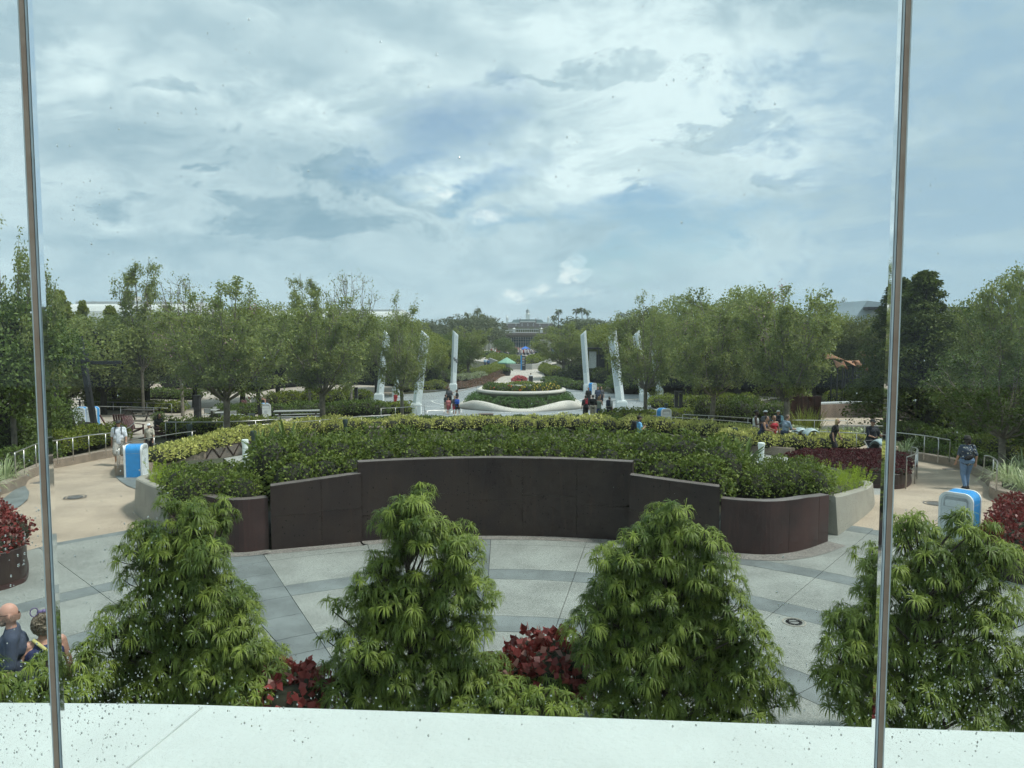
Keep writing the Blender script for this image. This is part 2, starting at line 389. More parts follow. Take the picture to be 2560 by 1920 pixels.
M_conc = mat('pale_concrete', (.30, .285, .24), .75, var=.08, scale=2.2, bump=.15, bscale=60)
M_steel = mat('stainless_steel', (.52, .51, .49), .32, metal=.85, var=.05)
M_black = mat('black_metal', (.018, .018, .02), .5, var=.2)
M_dark = mat('dark_hole', (.006, .006, .006), .9)

# ground: one sheet to the horizon, following the fall of the site
ys = np.unique(np.concatenate([np.array([-60, 0, 10]), np.arange(18, 86, 2.0), np.array([100, 140, 200, 400, 800, 1300])]))
xs = np.array([-1200, -800, -300, -100, -50, -25, 0, 25, 50, 100, 300, 800, 1200.0])
Vg = np.array([(x, y, G(y)) for y in ys for x in xs]); nx = len(xs)
Fg = [(j*nx+i, j*nx+i+1, (j+1)*nx+i+1, (j+1)*nx+i) for j in range(len(ys)-1) for i in range(nx-1)]
ground = link('ground', npmesh('ground', Vg, Fg, M_soil)); ground['kind'] = 'structure'

# near plaza: concentric slabs round C, every slab a part
CX, CY = -.38, 6.35
def pol(r, deg): a = R(deg); return (CX + r*math.sin(a), CY + r*math.cos(a))
base_poly = [pol(14.62, a) for a in range(-112, 113, 4)] + [(14, -3), (-14, -3)]
plaza = sheet('plaza', base_poly, .004, M_grout)
angs = [-112, -92, -74, -58, -46, -34.3, -28.2, -16, -4.6, -.6, 11.5, 25, 39, 53, 68, 90, 112]
rings = [(1.2, 5.2, 0), (5.2, 5.85, 1), (5.85, 7.7, 0), (7.7, 8.3, 1), (8.3, 10.0, 0), (10.0, 10.5, 1), (10.5, 14.0, 0), (14.0, 14.6, 1)]
for (r0, r1, sl) in rings:
    for a0, a1 in zip(angs[:-1], angs[1:]):
        band = (a0, a1) in ((-34.3, -28.2), (-4.6, -.6))
        mid = (a0+a1)/2
        if r0 >= 10.5 and -27 < mid < 27: continue
        if r0 == 10.0 and -27 < mid < 25: slate = band
        else: slate = bool(sl) or band
        rr0, rr1 = r0, r1
        if slate and not band and (a1-a0)*R(1)*r1 > 2.6:
            k = max(1, round((a1-a0)*R(1)*r1/2.4)); subs = [(a0+(a1-a0)*i/k, a0+(a1-a0)*(i+1)/k) for i in range(k)]
        elif band and r1-r0 > 1.2: subs = [(a0, a1)]
        else: subs = [(a0, a1)]
        radial = [(rr0, rr1)]
        if band and r1-r0 > 1.2: radial = [(rr0, (rr0+rr1)/2), ((rr0+rr1)/2, rr1)]
        for (q0, q1) in radial:
            for (b0, b1) in subs:
                g_ = .006; d0 = math.degrees(g_/max(q0, 2)); d1 = math.degrees(g_/q1)
                n = max(2, int((b1-b0)/3)); poly = []
                for i in range(n+1): poly.append(pol(q0+g_, b0+d0 + (b1-b0-2*d0)*i/n))
                for i in range(n+1): poly.append(pol(q1-g_, b1-d1 - (b1-b0-2*d1)*i/n))
                poly = [q for q in poly]
                if min(q[1] for q in poly) < 2.4: continue
                if r0 == 10.0 and -27 < mid < 25 and False: continue
                mb = MB(); mb.prism(poly, .006, .030 + rnd.uniform(-.0015, .0015))
                mb.obj('paving_slab', M_slate if slate else M_agg, plaza)

# paths and courts: draped sheets
sheet('path', pxpoly([(-420, 1440), (-60, 1415), (140, 1360), (305, 1331), (400, 1310), (500, 1220), (430, 1172), (330, 1150), (392, 1110), (330, 1094), (289, 1141), (190, 1161), (131, 1172), (95, 1189), (70, 1201), (40, 1226), (0, 1238), (-260, 1300)]), .030, M_beige)
sheet('path', pxpoly([(2980, 1450), (2560, 1382), (2330, 1346), (2200, 1329), (2085, 1318), (2120, 1250), (2160, 1200), (2262, 1200), (2262, 1146), (2300, 1146), (2340, 1155), (2402, 1172), (2470, 1210), (2480, 1250), (2760, 1300)]), .030, M_beige)
M_walk = mat('walkway_paving', (.30, .305, .285), .85, var=.08, scale=1.5, bump=.2)
sheet('walkway', pxpoly([(400, 1196), (470, 1168), (560, 1148), (700, 1124), (800, 1110), (830, 1130), (800, 1175), (480, 1215)]), .040, M_walk)
sheet('walkway', pxpoly([(1700, 1118), (1812, 1126), (1972, 1143), (2238, 1222), (2168, 1268), (2060, 1240), (1730, 1175)]), .040, M_walk)
sheet('walkway', pxpoly([(1620, 1092), (1640, 1090), (1760, 1094), (1900, 1112), (2110, 1126), (2240, 1120), (2262, 1147), (2284, 1150), (2290, 1146), (2230, 1108), (2100, 1098), (1900, 1078), (1700, 1070), (1640, 1070)]), .030, M_beige)
# the bin corner: slate insets in the beige paving
sheet('paving_inset', pxpoly([(288, 1194), (300, 1206), (318, 1218), (345, 1228), (360, 1218), (380, 1196), (395, 1186), (330, 1188)]), .052, M_slate)
sheet('paving_inset', pxpoly([(-60, 1300), (0, 1258), (40, 1226), (63, 1218), (74, 1235), (70, 1252), (52, 1268), (-60, 1330)]), .052, M_slate)
sheet('patio', pxpoly([(-420, 1090), (150, 1106), (335, 1100), (420, 1082), (560, 1062), (730, 1060), (740, 1020), (690, 985), (400, 975), (0, 985), (-420, 1000)]), .045, M_patio)
sheet('patio', pxpoly([(1960, 1096), (2010, 1060), (2030, 1046), (2340, 1046), (2480, 1062), (2400, 1092), (2330, 1098)]), .045, M_beige)
fp = [(820, 1002), (960, 990), (1060, 984), (1140, 976), (1200, 966), (1260, 954), (1400, 954), (1450, 970), (1520, 984), (1640, 990), (1800, 1002), (1840, 1020), (1740, 1034), (1580, 1052), (1500, 1062), (1280, 1066), (1100, 1062), (1000, 1052), (880, 1040)]
sheet('fountain_plaza', pxpoly(fp), .05, M_grey)
sheet('far_path', pxpoly([(1196, 972), (1240, 946), (1257, 934), (1240, 918), (1222, 908), (1150, 897), (1130, 888), (1480, 888), (1440, 900), (1380, 912), (1358, 932), (1364, 948), (1400, 966)]), .10, M_pale)
sheet('promenade', [(-45, 195), (45, 195), (45, 250), (-45, 250)], .12, M_pale)
sheet('far_court', pxpoly([(640, 985), (700, 968), (860, 962), (1000, 968), (1010, 985), (860, 1000)]), .05, M_patio)
sheet('far_court', pxpoly([(100, 978), (200, 962), (420, 960), (480, 972), (300, 985)]), .055, mat('tan_paving', (.36, .29, .23), .85, bump=.1))
sheet('far_court', pxpoly([(1560, 1000), (1660, 992), (1860, 988), (1960, 996), (1900, 1004), (1700, 1006)]), .055, M_pale)
# white painted curves on the fountain plaza
def pline(pts, wd=.14):
    p = smoothpath(pxpoly(pts), 8); V = []; F = []
    for i in range(len(p)):
        t_ = p[min(i+1, len(p)-1)] - p[max(i-1, 0)]; t_ = t_/np.linalg.norm(t_); n_ = np.array([-t_[1], t_[0]])*wd/2
        for s_ in (-1, 1):
            q = p[i] + n_*s_; V.append((q[0], q[1], G(q[1]) + .066))
    for i in range(len(p)-1): F.append((2*i, 2*i+2, 2*i+3, 2*i+1))
    o = link('painted_line', npmesh('painted_line', V, F, M_white)); o['kind'] = 'structure'
for l in ([(1000, 1012), (1042, 1015), (1080, 1019), (1110, 1021)], [(1078, 1003), (1086, 1008), (1110, 1014), (1140, 1018)], [(1040, 1034), (1080, 1027), (1120, 1019), (1140, 1016)], [(1128, 1033), (1136, 1027), (1160, 1022)], [(1095, 1001), (1076, 1004)],
          [(1230, 1033), (1300, 1034), (1380, 1037), (1460, 1038)], [(1250, 1032), (1300, 1037), (1370, 1041)], [(1330, 1044), (1380, 1036), (1420, 1030), (1460, 1026)], [(1450, 1012), (1500, 1016), (1560, 1012)], [(1440, 1004), (1480, 996), (1540, 1000)], [(1420, 1046), (1500, 1034), (1560, 1020)], [(1560, 1030), (1620, 1022), (1680, 1012)]):
    pline(l)
# low brown kerb walls along the paths
def kerbwall(name, px, h, th, side, label, material=None, cat='low wall', lift=.03):
    pts = smoothpath([tuple(gp(u, v, lift))[:2] for u, v in px], 6)
    m = strip(pts, [G(p[1])-.3 for p in pts], [G(p[1])+h for p in pts], th, side, bev=.02)
    o = m.obj(name, material or M_kerb); return setp(o, label, cat)
LK = [(-160, 1292), (0, 1238), (28, 1229), (63, 1214), (72, 1200), (95, 1189), (131, 1173), (190, 1161), (247, 1149), (289, 1141), (318, 1126), (330, 1094)]
kerbwall('kerb_wall', LK, .36, .30, 1, 'long curved brown aggregate kerb wall edging the left path below the steel rail')
RK = [(2238, 1143), (2273, 1148), (2334, 1159), (2373, 1166), (2402, 1175), (2431, 1188), (2462, 1207), (2474, 1224), (2478, 1246), (2560, 1268), (2760, 1300)]
kerbwall('kerb_wall', RK, .36, .30, 1, 'curved brown aggregate kerb wall on the right, behind the woman in jeans')
kerbwall('seat_wall', [(312, 1150), (300, 1165), (287, 1186), (300, 1190), (360, 1187), (420, 1173), (470, 1162), (516, 1150)], .42, .38, 1, 'brown aggregate seat wall wrapping the blue bin corner under yellow shrubs')
kerbwall('seat_wall', [(1780, 1120), (1812, 1126), (1880, 1133), (1975, 1144)], .42, .38, 1, 'brown aggregate seat wall behind the right white pipe, edging yellow shrubs')
kerbwall('kerb', [(1118, 985), (1160, 977), (1200, 966), (1226, 954), (1232, 947)], .16, .2, 1, 'grey kerb around the coppery bed left of the fountain', M_kerbgrey, 'kerb')
kerbwall('kerb', [(1212, 953), (1244, 946), (1256, 936), (1256, 928), (1240, 920)], .16, .2, 1, 'grey kerb curling round the left planting island of the far path', M_kerbgrey, 'kerb')
kerbwall('kerb', [(1356, 934), (1357, 942), (1366, 951), (1390, 962), (1440, 973), (1520, 984)], .16, .2, 1, 'grey kerb along the grassy bed right of the far path', M_kerbgrey, 'kerb')
kerbwall('kerb', [(880, 985), (960, 981), (1040, 979), (1118, 977)], .16, .2, 1, 'grey kerb behind the white pylons on the left', M_kerbgrey, 'kerb')
# drain covers lying in the paving
def cover(u, v, r, label, m_, ring=False):
    p = gp(u, v, .03); z0 = G(p.y) + .034
    t_ = thing('drain_cover', (p.x, p.y, z0), label, 'drain cover')
    mb = MB(); mb.lathe([(r*.70, 0), (r*.70, .004), (.0001, .005)], 24, cap=False); mb.obj('plate', m_, t_)
    mb = MB(); mb.lathe([(r, 0), (r, .006), (r*.88, .006), (r*.88, 0)], 24, cap=False); mb.obj('rim', M_conc if ring else m_, t_)
    if ring:
        mb = MB()
        for i in range(12):
            a = math.pi*2*i/12; mb.box((math.cos(a)*r*.55, math.sin(a)*r*.55, .006), (.05, .05, .003), a)
        mb.box((0, 0, .006), (r*1.3, .03, .003)); mb.obj('grate_holes', M_dark, t_)
M_cover = mat('cover_iron', (.10, .10, .095), .7, var=.2)
cover(1985, 1556, .19, 'round drain cover with pale rim in the grey slabs right of centre', mat('cover_grey', (.2, .21, .2), .7), True)
cover(188, 1243, .30, 'dark round cover in the beige path, right of the left window joint', M_cover)
cover(100, 1208, .30, 'dark round cover in the left path beside the kerb wall', M_cover)
cover(2337, 1259, .30, 'dark round cover in the right path, left of the pale bin', M_cover)
cover(2376, 1174, .28, 'dark round cover beside the woman in jeans, next to the kerb', M_cover)

# ------------------------------------------------------------------ the window we look through, and the ledge outside it
LZ = CAMZ - 1.0
fe = [pz(u, v, LZ) for u, v in ((-700, 1738), (0, 1752), (300, 1754), (490, 1757), (640, 1762), (1000, 1773), (1500, 1790), (2050, 1809), (2560, 1826), (3300, 1850))]
bx = [(p.x, p.y) for p in fe]
m = MB(); m.prism([(bx[0][0], 1.20)] + bx + [(bx[-1][0], 1.20)], LZ-.16, LZ)
M_ledge = mat('white_render', (.53, .585, .565), .7, var=.02, scale=5, bump=.35, bscale=55, spec=.3)
ledge = setp(m.obj('window_ledge', M_ledge, bevel=.012), 'white rendered ledge outside the window running along the bottom', 'ledge')
m = MB(); m.bar(pz(505, 1768, LZ+.0025), pz(300, 1935, LZ+.0025), .004, .004)
m.obj('joint', mat('ledge_joint', (.42, .46, .45), .8), ledge)
m = MB(); m.prism([(bx[0][0], 1.25)] + [(x, y-.12) for x, y in bx] + [(bx[-1][0], 1.25)], 0.0, LZ-.163)
setp(m.obj('building_wall', M_ledge), 'white wall of the building below the window ledge', 'wall')
GYD = 1.22                                         # depth of the glass
def jx(u, v): p = py(u, v, GYD); return p.x
xl, xr = jx(105, 960), jx(2229, 960)
gm = bpy.data.materials.new('window_glass'); gm.use_nodes = True; gt = gm.node_tree; gt.nodes.clear(); gb = NB(gt)
tr = gb.n('ShaderNodeBsdfTransparent'); tr.inputs[0].default_value = (.975, .997, .988, 1)
gl = gb.n('ShaderNodeBsdfGlossy'); gl.inputs[0].default_value = (1, 1, 1, 1); gl.inputs[1].default_value = .02
fr = gb.n('ShaderNodeFresnel'); fr.inputs[0].default_value = 1.2
mx = gb.n('ShaderNodeMixShader'); gt.links.new(fr.outputs[0], mx.inputs[0]); gt.links.new(tr.outputs[0], mx.inputs[1]); gt.links.new(gl.outputs[0], mx.inputs[2])
go = gb.n('ShaderNodeOutputMaterial'); gt.links.new(mx.outputs[0], go.inputs[0])
JW = .0092
wm = bpy.data.materials.new('water_drop'); wm.use_nodes = True; t_ = wm.node_tree; t_.nodes.clear(); b_ = NB(t_)
rf = b_.n('ShaderNodeBsdfGlass'); rf.inputs['IOR'].default_value = 1.33; rf.inputs['Roughness'].default_value = 0.0
o_ = b_.n('ShaderNodeOutputMaterial'); t_.links.new(rf.outputs[0], o_.inputs[0])
def drops(pane, x0, x1, n_, spots, seed, sky=0):
    rg = random.Random(seed); V = []; F = []
    def drop(x, z, r):
        b = len(V); nu, nv = 8, 4; st = rg.uniform(1.0, 1.35)
        for i in range(nv+1):
            ph = (math.pi*.5)*i/nv
            for j in range(nu):
                an = 2*math.pi*j/nu; q = r*math.cos(ph)
                V.append((x + q*math.cos(an)*.95, GYD + .0065 + r*.55*math.sin(ph), z + q*math.sin(an)*st))
        for i in range(nv):
            for j in range(nu): F.append((b+i*nu+j, b+i*nu+(j+1) % nu, b+(i+1)*nu+(j+1) % nu, b+(i+1)*nu+j))
        c = len(V); V.append((x, GYD+.0063, z))
        for j in range(0, nu, 2): F.append((b+j, c, b+(j+2) % nu, b+j+1))
    for (u, v, su, sv, k) in spots:
        for _ in range(k):
            q = py(rg.gauss(u, su), rg.gauss(v, sv), GYD)
            if x0+.004 < q.x < x1-.004: drop(q.x, q.z, rg.choice((.0006, .0008, .0009, .0011, .0011, .0014, .0018)))
    for _ in range(n_):
        q = py(rg.uniform(0, 2560), rg.uniform(0, 1920), GYD)
        if x0+.004 < q.x < x1-.004: drop(q.x, q.z, rg.uniform(.0005, .0011))
    o = link('raindrops', npmesh('raindrops', V, F, wm, True), None, pane); o['kind'] = 'stuff'
for (x0, x1, lab, spots, nn, sd) in (
    (-1.35, xl-JW, 'left window pane, narrow strip cut by the frame edge, wet with raindrops', [(60, 1800, 70, 90, 260), (70, 1400, 60, 90, 110), (40, 900, 40, 200, 8)], 30, 1),
    (xl+JW, xr-JW, 'large central window pane with raindrops towards its lower edge', [(230, 1800, 80, 80, 330), (320, 1500, 80, 90, 130), (330, 1700, 160, 50, 90), (620, 1790, 160, 60, 60), (700, 1740, 300, 22, 34), (1300, 1790, 420, 60, 80), (1400, 1760, 400, 20, 36), (1980, 1800, 150, 70, 170), (2020, 1720, 90, 70, 60), (1980, 1560, 60, 50, 26), (500, 260, 240, 130, 26), (1700, 250, 260, 120, 26), (190, 480, 50, 90, 14), (240, 590, 40, 60, 10), (330, 1300, 90, 60, 16), (1000, 160, 300, 100, 18)], 60, 2),
    (xr+JW, 1.45, 'right window pane beside the frame edge, beaded with raindrops', [(2350, 1780, 120, 70, 260), (2420, 1680, 110, 80, 120), (2330, 1420, 60, 160, 20), (2330, 440, 60, 150, 10), (2300, 1000, 60, 120, 10)], 40, 3)):
    mb = MB(); mb.box(((x0+x1)/2, GYD, CAMZ), (x1-x0, .012, 2.6))
    pane = setp(mb.obj('window_pane', gm), lab, 'window')
    drops(pane, x0, x1, nn, spots, sd)
M_sil = mat('brown_silicone', (.34, .225, .155), .5, var=.12, scale=6, col2=(.47, .37, .29))
M_gas = mat('dark_gasket', (.13, .15, .17), .5)
M_ged = mat('glass_edge', (.46, .56, .60), .35, var=.15, scale=12, col2=(.66, .76, .77))
M_gli = mat('bright_glass_edge', (.80, .88, .87), .2, var=.08, scale=8)
for x, fl, lab in ((xl, 1, 'brown silicone joint between panes near the left edge of the view'), (xr, -1, 'brown silicone joint between panes near the right edge of the view')):
    t_ = thing('window_joint', (x, GYD, CAMZ-1.3), lab, 'window joint')
    for nm, a, b, dpt, mm in (('bright_edge', -.0132, -.0096, .006, M_gli), ('sealant', -.0094, .0022, .008, M_sil), ('gasket', .0024, .0036, .006, M_gas), ('glass_edge', .0038, .0084, .007, M_ged), ('gasket', .0086, .0094, .006, M_gas), ('bright_edge', .0096, .0130, .006, M_gli)):
        mb = MB(); mb.box((fl*(a+b)/2*.70, 0, 1.3), ((b-a)*.70, dpt, 2.6)); mb.obj(nm, mm, t_)

# ------------------------------------------------------------------ the steel planter wall
def facing(name, label, pts, zt, material, seams, rows, holes=0, th=.24, seed=1, z_row=None):
    """pts: dense plan path of the outer face, left to right; facing plates stand on a core with open joints"""
    n = len(pts); pts = [np.array(p) for p in pts]
    L = np.concatenate([[0], np.cumsum([np.linalg.norm(pts[i+1]-pts[i]) for i in range(n-1)])]); T = L/L[-1]
    def at(t_): return np.array([np.interp(t_, T, [p[k] for p in pts]) for k in (0, 1)])
    ztf = lambda t_: np.interp(t_, np.linspace(0, 1, len(zt)), zt)
    t_ = thing(name, (float(pts[0][0]), float(pts[0][1]), 0), label, 'wall')
    off = Vector((-float(pts[0][0]), -float(pts[0][1]), 0))
    def path(a, b, d):
        k = max(3, int((b-a)*L[-1]/.09)); out = []
        for i in range(k+1):
            s_ = a+(b-a)*i/k; p = at(s_); e = at(min(1, s_+.01)) - at(max(0, s_-.01)); e /= np.linalg.norm(e)
            out.append((p + np.array([e[1], -e[0]])*(-d), s_))
        return out
    def build(nm, a, b, d, z0f, z1f, th_, mm, bev=0.0):
        pp = path(a, b, d); q = [(p[0]+off.x, p[1]+off.y) for p, s_ in pp]
        return strip(q, [z0f(s_) for p, s_ in pp], [z1f(s_) for p, s_ in pp], th_, 1, bev=bev).obj(nm, mm, t_)
    build('core', 0.001, .999, .022, lambda s_: .0, lambda s_: ztf(s_)-.012, th-.044, M_dark)
    build('cap', 0, 1, 0.0, lambda s_: ztf(s_)-.0115, lambda s_: ztf(s_), th, mat('steel_lit_top', (.13, .112, .105), .5, var=.15, scale=3), .004)  # lighter top strip: highlight on the wall top put into the colour
    se = [0] + list(seams) + [1]
    for i in range(len(se)-1):
        g_ = .0035/L[-1]; a, b = se[i]+(g_ if i else 0), se[i+1]-(g_ if i < len(se)-2 else 0)
        ro = rows[i % len(rows)]
        if ro:
            build('steel_plate', a, b, 0, lambda s_: .02, lambda s_: ro-.002, .016, material)
            build('steel_plate', a, b, 0, lambda s_: ro+.002, lambda s_: ztf(s_)-.014, .016, material)
        else: build('steel_plate', a, b, 0, lambda s_: .02, lambda s_: ztf(s_)-.014, .016, material)
        build('back_plate', a, b, th-.016, lambda s_: .02, lambda s_: ztf(s_)-.014, .016, material)
    for s_ in (0, 1):      # end plates
        p = at(s_); e = at(min(1, s_+.01)) - at(max(0, s_-.01)); e /= np.linalg.norm(e); nrm = np.array([-e[1], e[0]])
        mb = MB(); c = p + nrm*th/2 + e*(-.006 if s_ == 0 else .006); zz = float(ztf(s_))
        mb.box((c[0]+off.x, c[1]+off.y, zz/2), (.012, th, zz), math.atan2(e[1], e[0])); mb.obj('end_plate', material, t_)
    if holes:
        rg = random.Random(seed); mb = MB()
        for _ in range(holes):
            s_ = min(.97, max(.03, rg.gauss(.5, .24))) if holes > 50 else rg.uniform(.1, .95)
            zz = rg.uniform(.12, .93)*float(ztf(s_)); p = at(s_); e = at(min(1, s_+.01)) - at(max(0, s_-.01)); an = math.atan2(e[1], e[0])
            mb.ell((p[0]+off.x, p[1]+off.y, zz), (.011+rg.random()*.006, .0035, .013+rg.random()*.008), 8, 4, Matrix.Rotation(an, 3, 'Z'))
        o = mb.obj('punched_holes', M_dark, t_); o['kind'] = 'stuff'
    return t_
WR = 10.7
def warc(a0, a1, k=24): return [pol(WR, a0+(a1-a0)*i/k) for i in range(k+1)]
def tops(px, z): return [tuple(pz(u, v, z))[:2] for u, v in px]
aL = math.degrees(math.atan2(py(899, 1364, 16.6).x-CX, 10.25)); aR = math.degrees(math.atan2(py(1578, 1366, 16.6).x-CX, 10.25))
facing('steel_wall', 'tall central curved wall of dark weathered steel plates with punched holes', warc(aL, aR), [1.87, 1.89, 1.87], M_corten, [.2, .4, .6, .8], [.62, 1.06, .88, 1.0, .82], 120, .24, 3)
lp = [tuple(pz(675, 1216, 1.46))[:2], tuple(pz(785, 1200, 1.54))[:2], tuple(pz(900, 1184, 1.62))[:2]]
lp = [(x, y+.05) for x, y in lp]
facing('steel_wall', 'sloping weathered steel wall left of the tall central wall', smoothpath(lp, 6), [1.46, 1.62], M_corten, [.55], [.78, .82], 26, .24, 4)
rp = [tuple(pz(1576, 1188, 1.62))[:2], tuple(pz(1690, 1203, 1.545))[:2], tuple(pz(1800, 1218, 1.46))[:2]]
rp = [(x, y+.05) for x, y in rp]
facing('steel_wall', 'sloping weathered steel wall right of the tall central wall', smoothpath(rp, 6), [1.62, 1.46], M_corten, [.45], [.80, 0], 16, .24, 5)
cl = smoothpath(tops([(424, 1220), (455, 1224), (490, 1234), (540, 1245), (600, 1249), (668, 1243)], 1.2), 6)
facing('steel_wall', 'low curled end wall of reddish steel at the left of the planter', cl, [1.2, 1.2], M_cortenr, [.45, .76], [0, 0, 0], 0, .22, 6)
cr_top = tops([(1804, 1247), (1860, 1252), (1930, 1254), (1990, 1249), (2035, 1240), (2073, 1229)], 1.19)
cr = smoothpath(cr_top, 6)
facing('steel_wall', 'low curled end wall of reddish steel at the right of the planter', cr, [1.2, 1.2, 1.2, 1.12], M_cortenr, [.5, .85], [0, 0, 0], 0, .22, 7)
# pale concrete end walls
def concwall(px_base, hts, label, side, th=.22, bat=.10):
    pts = smoothpath([tuple(gp(u, v))[:2] for u, v in px_base], 6); hs = np.interp(np.linspace(0, 1, len(pts)), np.linspace(0, 1, len(hts)), hts)
    o = strip(pts, [G(p[1])-.2 for p in pts], list(hs), th, side, batter=bat, bev=.03).obj('concrete_wall', M_conc); return setp(o, label, 'wall')
concwall([(425, 1325), (385, 1312), (352, 1290), (343, 1278), (352, 1265), (400, 1240), (470, 1228)], [1.0, .98, .94, .9, .85, .7, .6], 'pale concrete retaining wall with rounded nose at the left end of the planter', -1)
concwall([(2086, 1341), (2130, 1310), (2166, 1282), (2180, 1262), (2172, 1250), (2120, 1238), (2040, 1225)], [.96, .8, .66, .6, .55, .5, .45], 'pale concrete retaining wall sloping down at the right end of the planter', 1)
# pebble strip at the foot of the walls, and the soil inside
foot = cl + smoothpath(lp, 6) + [p for p in warc(aL, aR)] + smoothpath(rp, 6) + cr
fo = [np.array(p, float) for p in foot]
outer = []
for i in range(len(fo)):
    e = fo[min(i+2, len(fo)-1)] - fo[max(i-2, 0)]; e /= np.linalg.norm(e); wd = .30 if 10 < i < len(fo)-28 else .42
    outer.append(fo[i] + np.array([e[1], -e[0]])*wd)
V = []; F = []
for i in range(len(fo)): V += [(fo[i][0], fo[i][1]+.02, .038), (outer[i][0], outer[i][1], .038)]
for i in range(len(fo)-1): F.append((2*i, 2*i+2, 2*i+3, 2*i+1))
o = link('pebble_strip', npmesh('pebble_strip', V, F, M_peb)); o['kind'] = 'structure'
soil_in = [(p[0], p[1]+.15) for p in foot] + pxpoly([(2140, 1268), (2090, 1244), (1990, 1226)]) + [pol(13.1, a_) for a_ in range(30, -31, -4)] + pxpoly([(560, 1222), (470, 1228), (400, 1250)])
m = MB(); V2 = [(x, y, .85) for x, y in soil_in]
bm = bmesh.new(); bmesh.ops.triangulate(bm, faces=[bm.faces.new([bm.verts.new(v) for v in V2])])
for f in bm.faces:
    if f.normal.z < 0: f.normal_flip()
me = bpy.data.meshes.new('planter_soil'); bm.to_mesh(me); bm.free(); o = link('planter_soil', me, M_soil); o['kind'] = 'structure'
# ================================================================== VEGETATION
def unit(v): return v/np.maximum(np.linalg.norm(v, axis=-1, keepdims=True), 1e-9)
def rand_dirs(n, g=NP): return unit(g.normal(size=(n, 3)))
def leafcards(c, d, L, Wd, g=NP, droop=0.0, nrm=None):
    """rhombic leaf cards folded a little along the midrib: one quad each"""
    n = len(c); L = np.broadcast_to(L, (n,))[:, None]; Wd = np.broadcast_to(Wd, (n,))[:, None]
    up = nrm if nrm is not None else unit(rand_dirs(n, g) + np.array([0, 0, .9]))
    s = unit(np.cross(d, up)); q = unit(np.cross(s, d))
    tip = c + d*L; tip[:, 2] -= droop*L[:, 0]
    mid = c + d*L*.5 + q*L*.06
    V = np.stack([c, mid - s*Wd*.5, tip, mid + s*Wd*.5], 1).reshape(-1, 3)
    return V, np.arange(n*4).reshape(-1, 4)
def tubes(paths, n=4):
    """paths: list of (pts (k,3), radii (k)); quads only"""
    VV = []; FF = []; b = 0
    for pts, rr in paths:
        pts = np.asarray(pts, float); k = len(pts)
        for i in range(k):
            t_ = pts[min(i+1, k-1)] - pts[max(i-1, 0)]; t_ /= max(np.linalg.norm(t_), 1e-9)
            a = np.cross(t_, [.2, .1, .97] if abs(t_[2]) < .95 else [1, 0, 0]); a /= max(np.linalg.norm(a), 1e-9); c = np.cross(t_, a)
            an = np.arange(n)*2*math.pi/n
            VV.append(pts[i] + rr[i]*(np.cos(an)[:, None]*a + np.sin(an)[:, None]*c))
        for i in range(k-1):
            for j in range(n): FF.append((b+i*n+j, b+i*n+(j+1) % n, b+(i+1)*n+(j+1) % n, b+(i+1)*n+j))
        b += k*n
    return np.concatenate(VV), np.array(FF)
ICO = None
def icosphere(sub=2):
    bm = bmesh.new(); bmesh.ops.create_icosphere(bm, subdivisions=sub, radius=1); V = np.array([v.co[:] for v in bm.verts]); F = np.array([[v.index for v in f.verts] for f in bm.faces]); bm.free(); return V, F
ICO2 = icosphere(2)
M_twig = mat('dark_shrub_core', (.020, .022, .012), .95, var=.3, scale=8)
